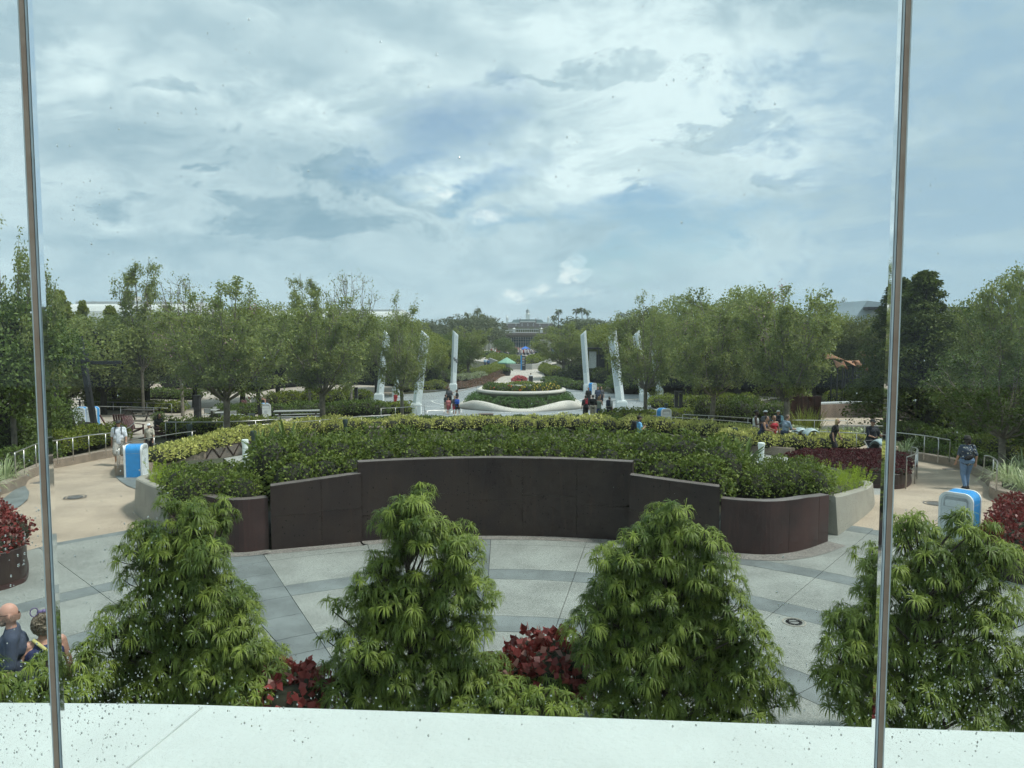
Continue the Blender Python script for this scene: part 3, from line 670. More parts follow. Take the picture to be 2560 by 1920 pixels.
def shrub(name, label, cat, blobs, L, Wd, material, dens=1.0, group=None, up=.5, out=.7, droop=.15, seed=0, kind=None, core=True, zmin=-.25, rough=.12, flowers=None):
    """foliage on overlapping rounded masses; blobs: x, y, z, rx, ry, rz"""
    g = np.random.default_rng(seed+100); B = np.array(blobs, float); org = np.array([B[:, 0].mean(), B[:, 1].mean(), B[:, 2].min()])
    B[:, :3] -= org; C = []; D = []
    for i, (x, y, z, rx, ry, rz) in enumerate(B):
        area = 2*math.pi*(rx*ry + rx*rz + ry*rz)/3*1.3
        n = int(area/(L*Wd*.5)*dens*1.5)
        d = rand_dirs(n, g); d = d[d[:, 2] > zmin]
        # lumpy surface
        k = g.normal(size=(6, 3))*2.2; ph = g.uniform(0, 6.28, 6)
        lump = np.sin(d @ k.T + ph).mean(1)
        p = np.array([x, y, z]) + d*np.array([rx, ry, rz])*(1 + .16*lump + rough*np.minimum(g.normal(size=len(d)), .9))[:, None]
        keep = np.ones(len(p), bool)
        for j, (x2, y2, z2, a2, b2, c2) in enumerate(B):
            if j == i: continue
            q = (p - np.array([x2, y2, z2]))/np.array([a2, b2, c2]); keep &= (q**2).sum(1) > .62
        p = p[keep]; nd = d[keep]/np.array([rx, ry, rz]); C.append(p); D.append(unit(nd))
    C = np.concatenate(C); D = np.concatenate(D)
    dd = unit(D*out + rand_dirs(len(C), g)*.75 + np.array([0, 0, up]))
    V, F = leafcards(C, dd, L*g.uniform(.65, 1.25, len(C)), Wd*g.uniform(.75, 1.2, len(C)), g, droop, unit(D + rand_dirs(len(C), g)*.6 + np.array([0, 0, .5])))
    o = link(name, npmesh(name, V, F, material)); o.location = org; setp(o, label, cat, group, kind)
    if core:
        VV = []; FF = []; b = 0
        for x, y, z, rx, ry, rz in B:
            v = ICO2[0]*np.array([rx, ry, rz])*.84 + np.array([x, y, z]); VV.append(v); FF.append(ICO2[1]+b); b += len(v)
        link('branches', npmesh('branches', np.concatenate(VV), np.concatenate(FF), M_twig), None, o)  # solid dark core added inside the leaves to block see-through
    if flowers:
        fm, k, fl = flowers
        idx = g.choice(len(C), min(k, len(C)), replace=False); idx = idx[D[idx, 2] > -.1]
        cc = np.repeat(C[idx] + D[idx]*fl*.5, 5, 0) + g.normal(size=(len(idx)*5, 3))*fl*.25
        V, F = leafcards(cc, rand_dirs(len(cc), g), fl, fl*.8, g); link('flower', npmesh('flower', V, F, fm), None, o)
    return o
def along(px, lift, h, r, step=.55, rows=1, rowd=.6, rz=None, jit=.12, seed=0, world=False):
    """blobs standing along a ground polyline (photo pixels), more rows going back"""
    g = random.Random(seed); pts = px if world else [gp(u, v) for u, v in px]
    P_ = [Vector((p[0], p[1])) for p in pts]; out = []
    seg = [(P_[i+1]-P_[i]).length for i in range(len(P_)-1)]; L = sum(seg); n = max(1, int(L/step))
    hs = h if hasattr(h, '__len__') else [h]
    for i in range(n+1):
        s_ = L*i/n; t_ = s_; k = 0
        while k < len(seg)-1 and t_ > seg[k]: t_ -= seg[k]; k += 1
        p = P_[k].lerp(P_[k+1], min(1, t_/max(seg[k], 1e-6)))
        hh = float(np.interp(i/n, np.linspace(0, 1, len(hs)), hs))
        for ro in range(rows):
            x = p.x + g.uniform(-jit, jit); y = p.y + ro*rowd + g.uniform(-jit, jit); H = hh*g.uniform(.84, 1.16)
            z = G(y) + lift; out.append((x, y, z + H*.42, r*g.uniform(.9, 1.15), r*g.uniform(.9, 1.15), H*.6))
    return out
# leaf materials
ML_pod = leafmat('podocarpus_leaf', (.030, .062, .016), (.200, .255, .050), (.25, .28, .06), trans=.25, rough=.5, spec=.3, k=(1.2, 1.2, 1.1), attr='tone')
ML_hedge = leafmat('hedge_leaf', (.024, .044, .012), (.108, .150, .034), (.19, .23, .05), trans=.22, rough=.5, big=.4, bscale=1.5, spec=.25)
ML_yellow = leafmat('variegated_leaf', (.25, .28, .060), (.62, .60, .21), (.055, .085, .022), trans=.25, rough=.42, big=.25, bscale=1.5, k=(1.1, 1.1, 1.1))
ML_lime = leafmat('lime_hedge_leaf', (.075, .110, .022), (.19, .23, .040), (.26, .28, .05), trans=.25, big=.4, k=(1.2, 1.2, 1.2))
ML_mid = leafmat('mid_green_leaf', (.035, .062, .018), (.085, .125, .035), None, trans=.22, big=.5)
ML_red = leafmat('copper_leaf', (.075, .014, .015), (.215, .050, .044), (.28, .17, .145), trans=.15, rough=.4, big=.3, bscale=2, k=(1.25, 1.25, 1.25))
ML_darkred = leafmat('burgundy_leaf', (.040, .011, .014), (.11, .030, .034), (.13, .06, .055), trans=.12, big=.4, bscale=1.5, k=(1.25, 1.25, 1.25))
ML_rust = leafmat('coppery_groundcover', (.11, .065, .045), (.24, .15, .11), (.09, .11, .04), trans=.15, big=.3, k=(1.25, 1.25, 1.25))
ML_fern = leafmat('foxtail_fern', (.13, .19, .022), (.30, .38, .05), None, trans=.3, big=.4, k=(1.3, 1.3, 1.2))
ML_lily = leafmat('striped_leaf', (.13, .19, .08), (.40, .44, .25), (.55, .57, .42), trans=.25, rough=.35, big=.15, k=(1.25, 1.25, 1.25))
ML_olive = leafmat('crape_leaf', (.046, .070, .028), (.178, .218, .076), (.28, .31, .12), trans=.36, big=.45, bscale=.9)
ML_oak = leafmat('oak_leaf', (.028, .043, .017), (.100, .120, .040), None, trans=.34, big=.6, bscale=.35)
ML_yg = leafmat('yellowgreen_leaf', (.065, .092, .022), (.155, .185, .045), None, trans=.34, big=.5, bscale=.5)
ML_dark = leafmat('dark_evergreen_leaf', (.012, .024, .009), (.085, .115, .028), (.13, .16, .04), trans=.2, big=.7, bscale=.6)
ML_far = leafmat('far_tree_leaf', (.038, .055, .032), (.085, .105, .060), None, trans=.25, big=.6, bscale=.2)
ML_palm = leafmat('palm_leaf', (.035, .055, .025), (.085, .11, .05), None, trans=.2)
M_bark = mat('grey_bark', (.17, .15, .12), .9, var=.25, scale=5, bump=.6, bscale=25)
M_barkd = mat('dark_bark', (.020, .018, .015), .9, var=.25, scale=5, bump=.5)
M_twigl = mat('twig_bark', (.15, .135, .105), .9, var=.2, scale=9)
MF_pink = mat('pink_blossom', (.42, .25, .30), .7, var=.2)
MF_yel = mat('yellow_petal', (.75, .55, .08), .6, var=.1)
MF_org = mat('orange_petal', (.75, .18, .06), .6, var=.15)
MF_white = mat('white_petal', (.7, .7, .6), .6, var=.1)

# ---- drooping whorled evergreens in front of the window
def whorls(P_, A, g, Lm=.142, nl=34):
    """rosettes of strap leaves arching out of shoot tips P_ with axes A and weeping at their ends"""
    n = len(P_); k = n*nl
    c = np.repeat(P_, nl, 0); a = np.repeat(A, nl, 0); sc = np.repeat(g.uniform(.8, 1.2, n), nl); tone = np.repeat(np.clip(g.normal(.46, .30, n), 0, 1), nl)
    r = rand_dirs(k, g); r = unit(r - (r*a).sum(1)[:, None]*a)
    el = g.uniform(-.1, .95, k)
    d0 = unit(r*np.cos(el)[:, None] + a*np.sin(el)[:, None]); L = Lm*sc*g.uniform(.8, 1.15, k); Wd = .0108*g.uniform(.85, 1.2, k)
    dn = np.array([0, 0, -1.0]); bend = g.uniform(.9, 1.4, k)[:, None]
    p1 = c + d0*(L*.32)[:, None]
    d1 = unit(d0 + dn*bend*.70); p2 = p1 + d1*(L*.34)[:, None]
    d2 = unit(d1 + dn*bend*1.15); p3 = p2 + d2*(L*.40)[:, None]
    s = unit(np.cross(d0, a) + rand_dirs(k, g)*.12); w_ = Wd[:, None]*.5
    V = np.stack([c-s*w_*.5, c+s*w_*.5, p1-s*w_, p1+s*w_, p2-s*w_*.9, p2+s*w_*.9, p3-s*w_*.12, p3+s*w_*.12], 1).reshape(-1, 3)
    b = np.arange(k)[:, None]*8
    F = np.concatenate([b+np.array([[0, 1, 3, 2]]), b+np.array([[2, 3, 5, 4]]), b+np.array([[4, 5, 7, 6]])], 1).reshape(-1, 4)
    return V, F, np.repeat(tone, 3)
def weeping_tree(label, x, y, lobes, seed, top, n_in=120, Lm=.142, dens=1.0):
    """lobes: (u, v, r in px): clumps given where the photo shows them; the same number again fills the far side"""
    g = np.random.default_rng(seed); t_ = thing('weeping_podocarpus', (x, y, 0), label, 'tree', 'weeping evergreens below the window')
    PP = []; AA = []; br = [(np.array([[0, 0, 0], [.02, .01, top*.35], [-.02, .02, top*.7], [0, 0, top*.93]]), [.055, .045, .028, .010])]
    full = []
    for (u, v, rp) in lobes:
        yy = y + g.uniform(-.38, .10)*min(1, rp/70); q = py(u, v + 4, yy); rr_ = max(.08, rp*pxm(yy) - .058); full.append(((q.x-x)*.93, yy-y, q.z, rr_))
    for (lx, ly, lz, r) in list(full):
        if g.random() < .6: full.append((lx*.8, abs(ly)+g.uniform(.15, .55), lz*g.uniform(.9, 1.0), r))
    for (lx, ly, lz, r) in full:
        n = max(8, int(30*dens*((r+.05)/.20)**2)); d = rand_dirs(n*4, g); d = d[(d[:, 2] > -.25) & (d[:, 1] < .8)]
        # keep tips apart so that every whorl reads on its own
        keep = []
        for q in d:
            if all(np.linalg.norm(q-e)*r > .105 for e in keep): keep.append(q)
            if len(keep) >= n: break
        d = np.array(keep)
        p = np.array([lx, ly, lz]) + d*r*g.uniform(.85, 1.08, len(d))[:, None]*np.array([1, 1, .95])
        a = unit(d*.55 + np.array([0, 0, .9]) + unit(np.array([[lx, ly-.25, .1]]))*.30)
        PP.append(p); AA.append(a)
        zb = max(.15, lz - .35 - .45*math.hypot(lx, ly)); pth = np.array([[0, 0, zb], [lx*.5, ly*.5, zb*.5+lz*.5 - .05], [lx, ly, lz-r*.6]]); br.append((pth, [.020, .013, .006]))
        for q in p[::2]: br.append((np.array([[lx, ly, lz-r*.6], q*.5 + np.array([lx, ly, lz-r*.6])*.5 - np.array([0, 0, .02]), q - np.array([0, 0, .005])]), [.006, .005, .003]))
    PP = np.concatenate(PP); AA = np.concatenate(AA)
    keep = PP[:, 2] > .3; PP, AA = PP[keep], AA[keep]
    order = np.argsort(PP[:, 1] - .3*PP[:, 2]); sel = []; grid = {}
    for i in order:          # shoots never sit inside one another
        c = tuple(np.floor(PP[i]/.10).astype(int)); near = [j for dx in (-1, 0, 1) for dy in (-1, 0, 1) for dz in (-1, 0, 1) for j in grid.get((c[0]+dx, c[1]+dy, c[2]+dz), ())]
        if all(np.linalg.norm(PP[i]-PP[j]) > .098 for j in near): sel.append(i); grid.setdefault(c, []).append(i)
    PP, AA = PP[sel], AA[sel]
    V, F, tone = whorls(PP, AA, g, Lm)
    IP = []; IA = []         # inner leaves: shade inside the crown put into a darker colour
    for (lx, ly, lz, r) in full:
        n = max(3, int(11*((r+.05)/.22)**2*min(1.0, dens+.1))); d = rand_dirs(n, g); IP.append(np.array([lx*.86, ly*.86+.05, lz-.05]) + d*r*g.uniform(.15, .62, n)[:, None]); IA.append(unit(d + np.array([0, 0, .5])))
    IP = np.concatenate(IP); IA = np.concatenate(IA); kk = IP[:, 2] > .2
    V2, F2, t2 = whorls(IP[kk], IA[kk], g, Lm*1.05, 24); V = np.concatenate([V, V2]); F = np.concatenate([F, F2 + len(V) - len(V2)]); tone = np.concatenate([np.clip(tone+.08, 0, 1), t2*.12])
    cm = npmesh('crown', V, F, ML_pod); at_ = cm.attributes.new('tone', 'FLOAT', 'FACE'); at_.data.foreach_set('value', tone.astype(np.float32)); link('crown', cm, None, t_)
    V, F = tubes(br, 5); link('trunk', npmesh('trunk', V, F, mat('podocarpus_bark', (.045, .035, .026), .9, var=.3, scale=12, bump=.4), True), None, t_)
    return t_
def lob(tbl):  # rows of (v, [u...], r)
    out = []
    for v, us, r in tbl:
        for u in us: out.append((u + rnd.uniform(-8, 8), v + rnd.uniform(-10, 10), r*rnd.uniform(.9, 1.12)))
    return out
T1 = lob([(1262, [412], 26), (1288, [445, 480], 38), (1330, [350, 420, 500], 50), (1385, [330, 410, 490, 525], 52), (1440, [330, 400, 480, 530], 55), (1500, [345, 430, 520, 585], 55), (1560, [270, 345, 430, 540, 600], 58), (1620, [265, 350, 440, 560, 630], 58), (1680, [245, 330, 430, 520, 610, 665], 60), (1740, [170, 260, 350, 440, 540, 630], 60), (1790, [280, 400, 520, 620], 60)])
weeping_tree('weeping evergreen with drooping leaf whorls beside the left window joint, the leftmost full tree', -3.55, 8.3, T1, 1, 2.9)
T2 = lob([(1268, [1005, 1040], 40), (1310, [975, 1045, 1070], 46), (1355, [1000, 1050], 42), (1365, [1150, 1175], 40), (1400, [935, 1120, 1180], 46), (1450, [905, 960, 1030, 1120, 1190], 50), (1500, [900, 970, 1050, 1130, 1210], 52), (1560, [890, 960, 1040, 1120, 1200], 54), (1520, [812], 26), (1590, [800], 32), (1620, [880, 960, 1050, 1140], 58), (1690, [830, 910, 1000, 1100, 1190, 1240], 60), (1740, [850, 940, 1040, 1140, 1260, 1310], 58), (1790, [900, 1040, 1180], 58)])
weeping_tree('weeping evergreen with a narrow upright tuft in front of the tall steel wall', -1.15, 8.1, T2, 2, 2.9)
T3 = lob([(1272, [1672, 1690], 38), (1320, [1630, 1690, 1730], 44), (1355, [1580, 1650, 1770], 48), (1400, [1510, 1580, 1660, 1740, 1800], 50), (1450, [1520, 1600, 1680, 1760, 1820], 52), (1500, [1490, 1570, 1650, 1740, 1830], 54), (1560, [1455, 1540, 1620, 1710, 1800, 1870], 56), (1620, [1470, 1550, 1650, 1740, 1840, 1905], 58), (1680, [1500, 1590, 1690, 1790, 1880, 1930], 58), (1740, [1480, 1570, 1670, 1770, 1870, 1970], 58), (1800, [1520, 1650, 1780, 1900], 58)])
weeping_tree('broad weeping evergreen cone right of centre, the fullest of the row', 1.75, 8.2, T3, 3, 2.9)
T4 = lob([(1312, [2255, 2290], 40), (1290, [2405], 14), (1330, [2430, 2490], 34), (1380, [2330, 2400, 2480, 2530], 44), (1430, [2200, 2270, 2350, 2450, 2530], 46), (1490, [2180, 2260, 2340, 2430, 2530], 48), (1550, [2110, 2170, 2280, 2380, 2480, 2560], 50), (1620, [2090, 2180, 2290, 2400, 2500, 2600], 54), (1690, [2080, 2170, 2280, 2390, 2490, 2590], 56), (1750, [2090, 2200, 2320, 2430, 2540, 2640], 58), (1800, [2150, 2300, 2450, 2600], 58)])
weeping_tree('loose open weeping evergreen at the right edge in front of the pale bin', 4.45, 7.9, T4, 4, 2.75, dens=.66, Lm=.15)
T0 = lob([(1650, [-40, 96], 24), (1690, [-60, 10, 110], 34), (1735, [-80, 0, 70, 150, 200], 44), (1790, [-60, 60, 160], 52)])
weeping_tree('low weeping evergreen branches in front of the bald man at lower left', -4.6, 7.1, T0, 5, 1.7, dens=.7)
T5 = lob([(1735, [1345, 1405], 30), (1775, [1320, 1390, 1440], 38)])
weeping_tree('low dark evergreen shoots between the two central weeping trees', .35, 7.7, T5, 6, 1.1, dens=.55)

# ---- trees with trunk, limbs and crown
def vase_meshes(seed, H=7.0, RR=2.9, trunk=1.9, nleaf=15000, L=.125, Wd=.072, limbs=13, lean=1.0, bare=0.0, spread=(.12, .95), tr=.13):
    g = np.random.default_rng(seed); br = []; seg = []
    br.append((np.array([[0, 0, -.15], [.02, 0, trunk*.5], [0, .02, trunk]]), [tr*1.15, tr, tr*1.05]))
    for i in range(limbs):
        az = 2*math.pi*(i/limbs) + g.uniform(-.35, .35); out = g.uniform(*spread)**.75; R1 = RR*out*g.uniform(.85, 1.05); top = H*(.97 - .36*out**2.4)*g.uniform(.88, 1.03)
        d = np.array([math.cos(az), math.sin(az)]); pts = []
        for k in range(7):
            s_ = k/6; rr = R1*(s_**.8); z = trunk*.93 + (top-trunk)*(s_**1.12); pts.append([d[0]*rr + g.normal()*.07*k/6, d[1]*rr + g.normal()*.07*k/6, z])
        pts = np.array(pts); br.append((pts, np.linspace(tr*.42, .012, 7)))
        for j in range(15):
            s_ = g.uniform(.22, 1.0); b0 = np.array([np.interp(s_, np.linspace(0, 1, 7), pts[:, k]) for k in range(3)])
            dr = unit(np.array([d[0]*.55, d[1]*.55, .55]) + g.normal(size=3)*.6 + np.array([0, 0, -.35 if s_ < .5 else .1])); ln = g.uniform(.5, 1.25)*RR/2.9
            p1 = b0 + dr*ln*.5; p2 = p1 + unit(dr + g.normal(size=3)*.3 + np.array([0, 0, .25]))*ln*.5
            br.append((np.array([b0, p1, p2]), [.014, .009, .004])); seg.append((b0, p1, p2))
            for _ in range(2):
                q0 = p1 if g.random() < .6 else b0*.3+p1*.7; q1 = q0 + unit(dr + g.normal(size=3)*.7)*ln*.55; br.append((np.array([q0, q1]), [.007, .003])); seg.append((q0, (q0+q1)/2, q1))
    S = np.array(seg); wt_ = g.random(len(S))**2.2 + .03; wt_ /= wt_.sum(); idx = g.choice(len(S), nleaf, p=wt_); t_ = (1.08 - .95*g.random(nleaf)**1.3)[:, None]
    a, b, c = S[idx, 0], S[idx, 1], S[idx, 2]
    p = np.where(t_ < .5, a + (b-a)*t_*2, b + (c-b)*(t_-.5)*2) + g.normal(size=(nleaf, 3))*.095
    if bare: p = p[(p[:, 2] < H*(1-bare)) | (g.random(nleaf) < .12)]
    dd = unit(g.normal(size=p.shape) + np.array([0, 0, -.15])); V, F = leafcards(p, dd, L*g.uniform(.7, 1.25, len(p)), Wd, g, .2)
    cm = npmesh('crown', V, F, ML_olive); V, F = tubes(br, 5); tm = npmesh('trunk', V, F, M_bark, True)
    return tm, cm, S
def clump_meshes(seed, H, RR, trunk, nclump, nper, L, Wd, shape='round', leaf=None, bark=None, cr=.34, tr=.2):
    g = np.random.default_rng(seed); C = []; br = [(np.array([[0, 0, -.2], [.05, .03, H*.4], [0, 0, H*.82]]), [tr, tr*.75, tr*.15])]
    for i in range(nclump):
        if shape == 'cone':
            s_ = g.random()**.8; z = trunk + (H-trunk)*s_; r = RR*(1-s_)**.8*g.uniform(.55, 1.0) + .05; az = g.uniform(0, 6.28); c = np.array([r*math.cos(az), r*math.sin(az), z]); k = RR*cr*(1.15-.75*s_)
        else:
            d = rand_dirs(1, g)[0]; d[2] = d[2]*.9 + .1; rr = g.uniform(.55, 1.0)**.6; hz = (H-trunk)/2
            c = np.array([d[0]*RR*rr, d[1]*RR*rr, trunk + hz + d[2]*hz*rr*.92]); k = RR*cr*g.uniform(.7, 1.2)
        C.append((c, k)); br.append((np.array([[0, 0, max(trunk*.8, c[2]*.55)], c*np.array([.55, .55, 1]) - np.array([0, 0, k*.3]), c]), [tr*.3, tr*.18, .02]))
    P_ = []; D = []
    for c, k in C:
        d = rand_dirs(nper, g); d[:, 2] = np.abs(d[:, 2])*np.where(g.random(nper) < .75, 1, -1)
        P_.append(c + d*k*g.uniform(.6, 1.08, nper)[:, None]*np.array([1.1, 1.1, .8])); D.append(d)
    P_ = np.concatenate(P_); D = np.concatenate(D); keep = P_[:, 2] > trunk*.55; P_, D = P_[keep], D[keep]
    dd = unit(D*.6 + rand_dirs(len(P_), g)); V, F = leafcards(P_, dd, L*g.uniform(.7, 1.3, len(P_)), Wd, g, .15)
    cm = npmesh('crown', V, F, leaf or ML_oak); V, F = tubes(br, 6); tm = npmesh('trunk', V, F, bark or M_barkd, True)
    return tm, cm, None
def plant(mesh, loc, sc, label, group=None, rz=0.0, name='tree', crownmat=None, trunkmat=None):
    t_ = thing(name, loc, label, 'tree', group, rz); t_.scale = sc
    a = link('trunk', mesh[0], None, t_); b = link('crown', mesh[1], None, t_)
    if crownmat: b.material_slots[0].link = 'OBJECT'; b.material_slots[0].material = crownmat
    if trunkmat: a.material_slots[0].link = 'OBJECT'; a.material_slots[0].material = trunkmat
    return t_
VA = [vase_meshes(21, nleaf=19000, limbs=17), vase_meshes(22, nleaf=17500, limbs=15), vase_meshes(23, nleaf=15000, limbs=16, spread=(.08, 1.0))]
VB = vase_meshes(24, H=7.5, RR=2.0, nleaf=9000, limbs=10, bare=.05, spread=(.05, .8), tr=.09, trunk=2.2)       # narrow and airy
VBARE = vase_meshes(25, H=7.5, RR=2.3, nleaf=9000, limbs=12, bare=.30, spread=(.05, .7), tr=.1)
OA = [clump_meshes(31, 7, 3.2, 1.6, 60, 230, .20, .12), clump_meshes(32, 7, 3.0, 1.2, 55, 230, .20, .12, leaf=ML_oak)]
FAR = [clump_meshes(41, 9, 5.0, 1.5, 46, 120, .46, .30, leaf=ML_far), clump_meshes(42, 9, 4.4, 1.5, 40, 130, .46, .30, leaf=ML_far)]
CONE = clump_meshes(51, 8.5, 2.3, .9, 95, 300, .15, .09, 'cone', ML_dark)
CONE2 = clump_meshes(52, 7, 1.8, .8, 60, 220, .17, .11, 'cone', ML_yg)
def tree_px(mesh, u, vtop, y, wpx, H0, R0, label, group=None, ub=None, rz=None, name='tree', **kw):
    """stand a tree at depth y so that its crown centres on u, tops at vtop and is wpx wide"""
    top = py(u, vtop, y).z; x = py(u, vtop, y).x; z = G(y); s = wpx*pxm(y)/2/R0; sz = (top-z)/H0
    return plant(mesh, (x, y, z), (s, s, sz), label, group, rnd.uniform(0, 6.28) if rz is None else rz, name, **kw)
crp = 'crape myrtles along the beds'
def blossoms(tree, mesh, n_, seed):
    g = np.random.default_rng(seed); S = mesh[2]; tips = S[:, 2][(S[:, 2, 2] > 3.6)]; tips = tips[g.choice(len(tips), n_, replace=False)]
    c = np.repeat(tips, 22, 0) + g.normal(size=(n_*22, 3))*np.array([.10, .10, .16]); V, F = leafcards(c, rand_dirs(len(c), g), .07, .06, g)
    link('blossom', npmesh('blossom', V, F, MF_pink), None, tree)
def crape(mesh, ub, vb, u, vtop, wpx, label, bl=0, y=None, bs=0, **kw):
    b = gp(ub, vb) if y is None else Vector((py(ub, 900, y).x, y, G(y)))
    t_ = tree_px(mesh, ub, vtop, b.y, wpx*1.14, 7.0, 2.9, label, crp, name='crape_myrtle', **kw); t_.location.x = b.x
    if bl: blossoms(t_, mesh, bl, bs)
    return t_
crape(VA[0], 568, 1106, 560, 700, 320, 'broad crape myrtle with pale pink blossoms and a thick trunk in the left yellow bed', 9, bs=5)
crape(VA[1], 808, 1076, 815, 735, 290, 'crape myrtle with a flared trunk behind the picnic tables, second from left', 0)
crape(VA[2], 1005, 1052, 1010, 745, 170, 'slender crape myrtle in front of the left white pylons', 0)
crape(VA[2], 1613, 1052, 1620, 745, 200, 'crape myrtle in front of the right white pylons, behind the man in light blue', 0, rz=2.0)
crape(VA[0], 1781, 1083, 1770, 725, 260, 'crape myrtle between the pale right bin and the people at the rail', 7, rz=3.3, bs=6)
crape(VA[1], 1963, 1110, 1965, 700, 300, 'large crape myrtle with pink tufts right of the group at the rail', 8, rz=4.4, bs=7)
crape(VA[1], 1170, 948, 1196, 812, 130, 'round crape myrtle left of the far path by the green parasol', 0, rz=1.0)
crape(VA[0], 1408, 950, 1408, 806, 150, 'round crape myrtle right of the far path opposite the green parasol', 0, rz=5.0)
# left mass
tree_px(VB, 345, 640, 56, 170, 7.5, 2.0, 'tall narrow airy tree rising above the crowns on the left', None, name='narrow_tree')
tree_px(VBARE, 445, 668, 54, 190, 7.5, 2.3, 'tree with bare twiggy top on the left skyline', None, name='narrow_tree')
tree_px(VB, 768, 680, 62, 150, 7.5, 2.0, 'airy tree rising over the picnic area, left one of a pair', None, name='narrow_tree')
tree_px(VBARE, 872, 660, 62, 170, 7.5, 2.3, 'airy tree with bare top rising over the picnic area, right one of a pair', None, name='narrow_tree')
tree_px(CONE2, 150, 735, 58, 130, 7, 1.8, 'bright green pointed tree right of the left window joint', None, name='sweetgum_tree')
tree_px(CONE2, 205, 760, 60, 90, 7, 1.8, 'smaller bright green pointed tree below the white roof on the left', None, name='sweetgum_tree')
tree_px(CONE2, 275, 772, 62, 110, 7, 1.8, 'yellowish pointed tree in front of the white roof on the left', None, name='sweetgum_tree')
tree_px(VA[2], 10, 575, 30, 280, 7, 2.9, 'tall leafy tree cut by the left edge of the photo', None, name='leafy_tree', crownmat=ML_olive)
tree_px(OA[0], -30, 760, 29, 330, 7, 3.2, 'dense low tree at the left edge above the hedge', None, name='leafy_tree', crownmat=ML_mid)
tree_px(VA[0], 75, 735, 47, 240, 7, 2.9, 'bushy tree behind the left window joint', None, name='leafy_tree', trunkmat=M_barkd)
bgl = 'leafy trees filling the left background'
LL = ['behind the slanted mast and the double bin', 'behind the lounge chairs on the patio', 'between the tall narrow tree and the thick crape myrtle', 'right behind the thick crape myrtle', 'behind the pale picnic bin', 'left of the slender crape myrtle', 'behind the outer left pylon', 'behind the front left pylon', 'left of the window-side mast, low and bushy', 'at the left edge below the tall leafy tree', 'below the pair of airy trees', 'just left of the inner left pylon']
for i, (u, vt, y, wp, k, cm) in enumerate([(250, 800, 56, 260, 0, ML_olive), (360, 800, 60, 250, 1, ML_olive), (480, 790, 64, 240, 0, None), (600, 775, 66, 220, 1, ML_olive), (690, 770, 70, 200, 0, ML_yg), (940, 800, 76, 200, 1, ML_olive), (1010, 805, 84, 150, 0, ML_yg), (1065, 830, 92, 130, 1, ML_yg), (130, 850, 54, 200, 1, ML_olive), (40, 840, 58, 260, 0, None), (870, 790, 80, 200, 1, None), (1120, 842, 100, 100, 0, ML_mid)]):
    tree_px(OA[k], u, vt, y, wp, 7, 3.1, 'rounded leafy background tree ' + LL[i], bgl, name='leafy_tree', crownmat=cm)
bgr = 'leafy trees filling the right background'
LR = ['between the two right pylons', 'right of the front right pylon', 'behind the outer right pylon', 'behind the black post pair', 'left of the large crape myrtle', 'right behind the large crape myrtle', 'above the rust coloured shades, left', 'above the rust coloured shades, right', 'in front of the triangular panelled building', 'between the two largest right crape myrtles', 'with dark leaves behind the right pylons']
for i, (u, vt, y, wp, k, cm) in enumerate([(1490, 818, 112, 130, 0, ML_yg), (1560, 800, 100, 150, 1, ML_yg), (1640, 780, 92, 180, 0, None), (1720, 750, 74, 200, 1, ML_olive), (1850, 735, 70, 230, 0, ML_olive), (1930, 770, 78, 200, 1, None), (2040, 790, 74, 180, 0, ML_yg), (2120, 812, 78, 170, 1, ML_yg), (2210, 800, 70, 180, 0, None), (1790, 790, 82, 200, 1, ML_yg), (1600, 860, 84, 120, 1, ML_dark)]):
    tree_px(OA[k], u, vt, y, wp, 7, 3.1, 'rounded leafy background tree ' + LR[i], bgr, name='leafy_tree', crownmat=cm)
tree_px(CONE, 2316, 690, 40, 270, 8.5, 2.3, 'tall dark evergreen with black trunk right of the right window joint', None, name='evergreen_tree')
tree_px(CONE, 2252, 706, 43, 220, 8.5, 2.3, 'dark evergreen half behind the right window joint, left one of two', None, name='evergreen_tree', rz=2.2)
tree_px(OA[0], 2490, 760, 45, 220, 7, 3.2, 'bushy tree right of the dark evergreen', None, name='leafy_tree', crownmat=ML_mid)
tree_px(VA[1], 2545, 645, 31, 300, 7, 2.9, 'tall leafy tree at the right edge of the photo', None, name='leafy_tree')
tree_px(VA[2], 2520, 830, 26.5, 380, 7, 2.9, 'spreading tree with long arching branches over the right path', None, name='leafy_tree', crownmat=ML_mid)
tree_px(VA[0], 2720, 520, 24, 330, 7, 2.9, 'tall tree whose leaves reach in at the right edge of the sky', None, name='leafy_tree')
# far belt
belt = 'far belt of trees along the skyline'
bu = [(-60, 800), (40, 795), (150, 800), (520, 800), (640, 806), (960, 800), (1050, 806), (1110, 800), (1165, 795), (1195, 796), (1450, 800), (1480, 800), (1530, 805), (1600, 800), (1680, 798), (1760, 800), (1840, 796), (1930, 792), (2020, 790), (2100, 778), (2400, 800), (2500, 795), (2600, 790)]
for i, (u, v) in enumerate(bu):
    tree_px(FAR[i % 2], u, v, 205 + 40*((i*7) % 5)/4, 130, 9, 4.7, 'distant rounded tree in the belt along the skyline', belt, name='distant_tree')
for i, (u, v, y, wp) in enumerate([(1197, 786, 250, 50), (1176, 802, 246, 40), (1226, 797, 255, 34), (1430, 800, 240, 46), (1470, 802, 240, 50), (1236, 818, 290, 30), (1392, 812, 290, 34), (1412, 804, 280, 40)]):
    tree_px(FAR[i % 2], u, v, y, wp, 9, 4.7, 'distant dark tree near the centre of the skyline', 'dark trees near the centre of the skyline', name='distant_tree', crownmat=ML_oak)
for i, u in enumerate(range(1258, 1376, 9)):
    tree_px(FAR[i % 2], u, 819 + (i*5) % 4, 420, 14, 9, 4.7, 'tiny tree in front of the far brick hall', 'small trees before the far brick hall', name='distant_tree', crownmat=ML_oak)
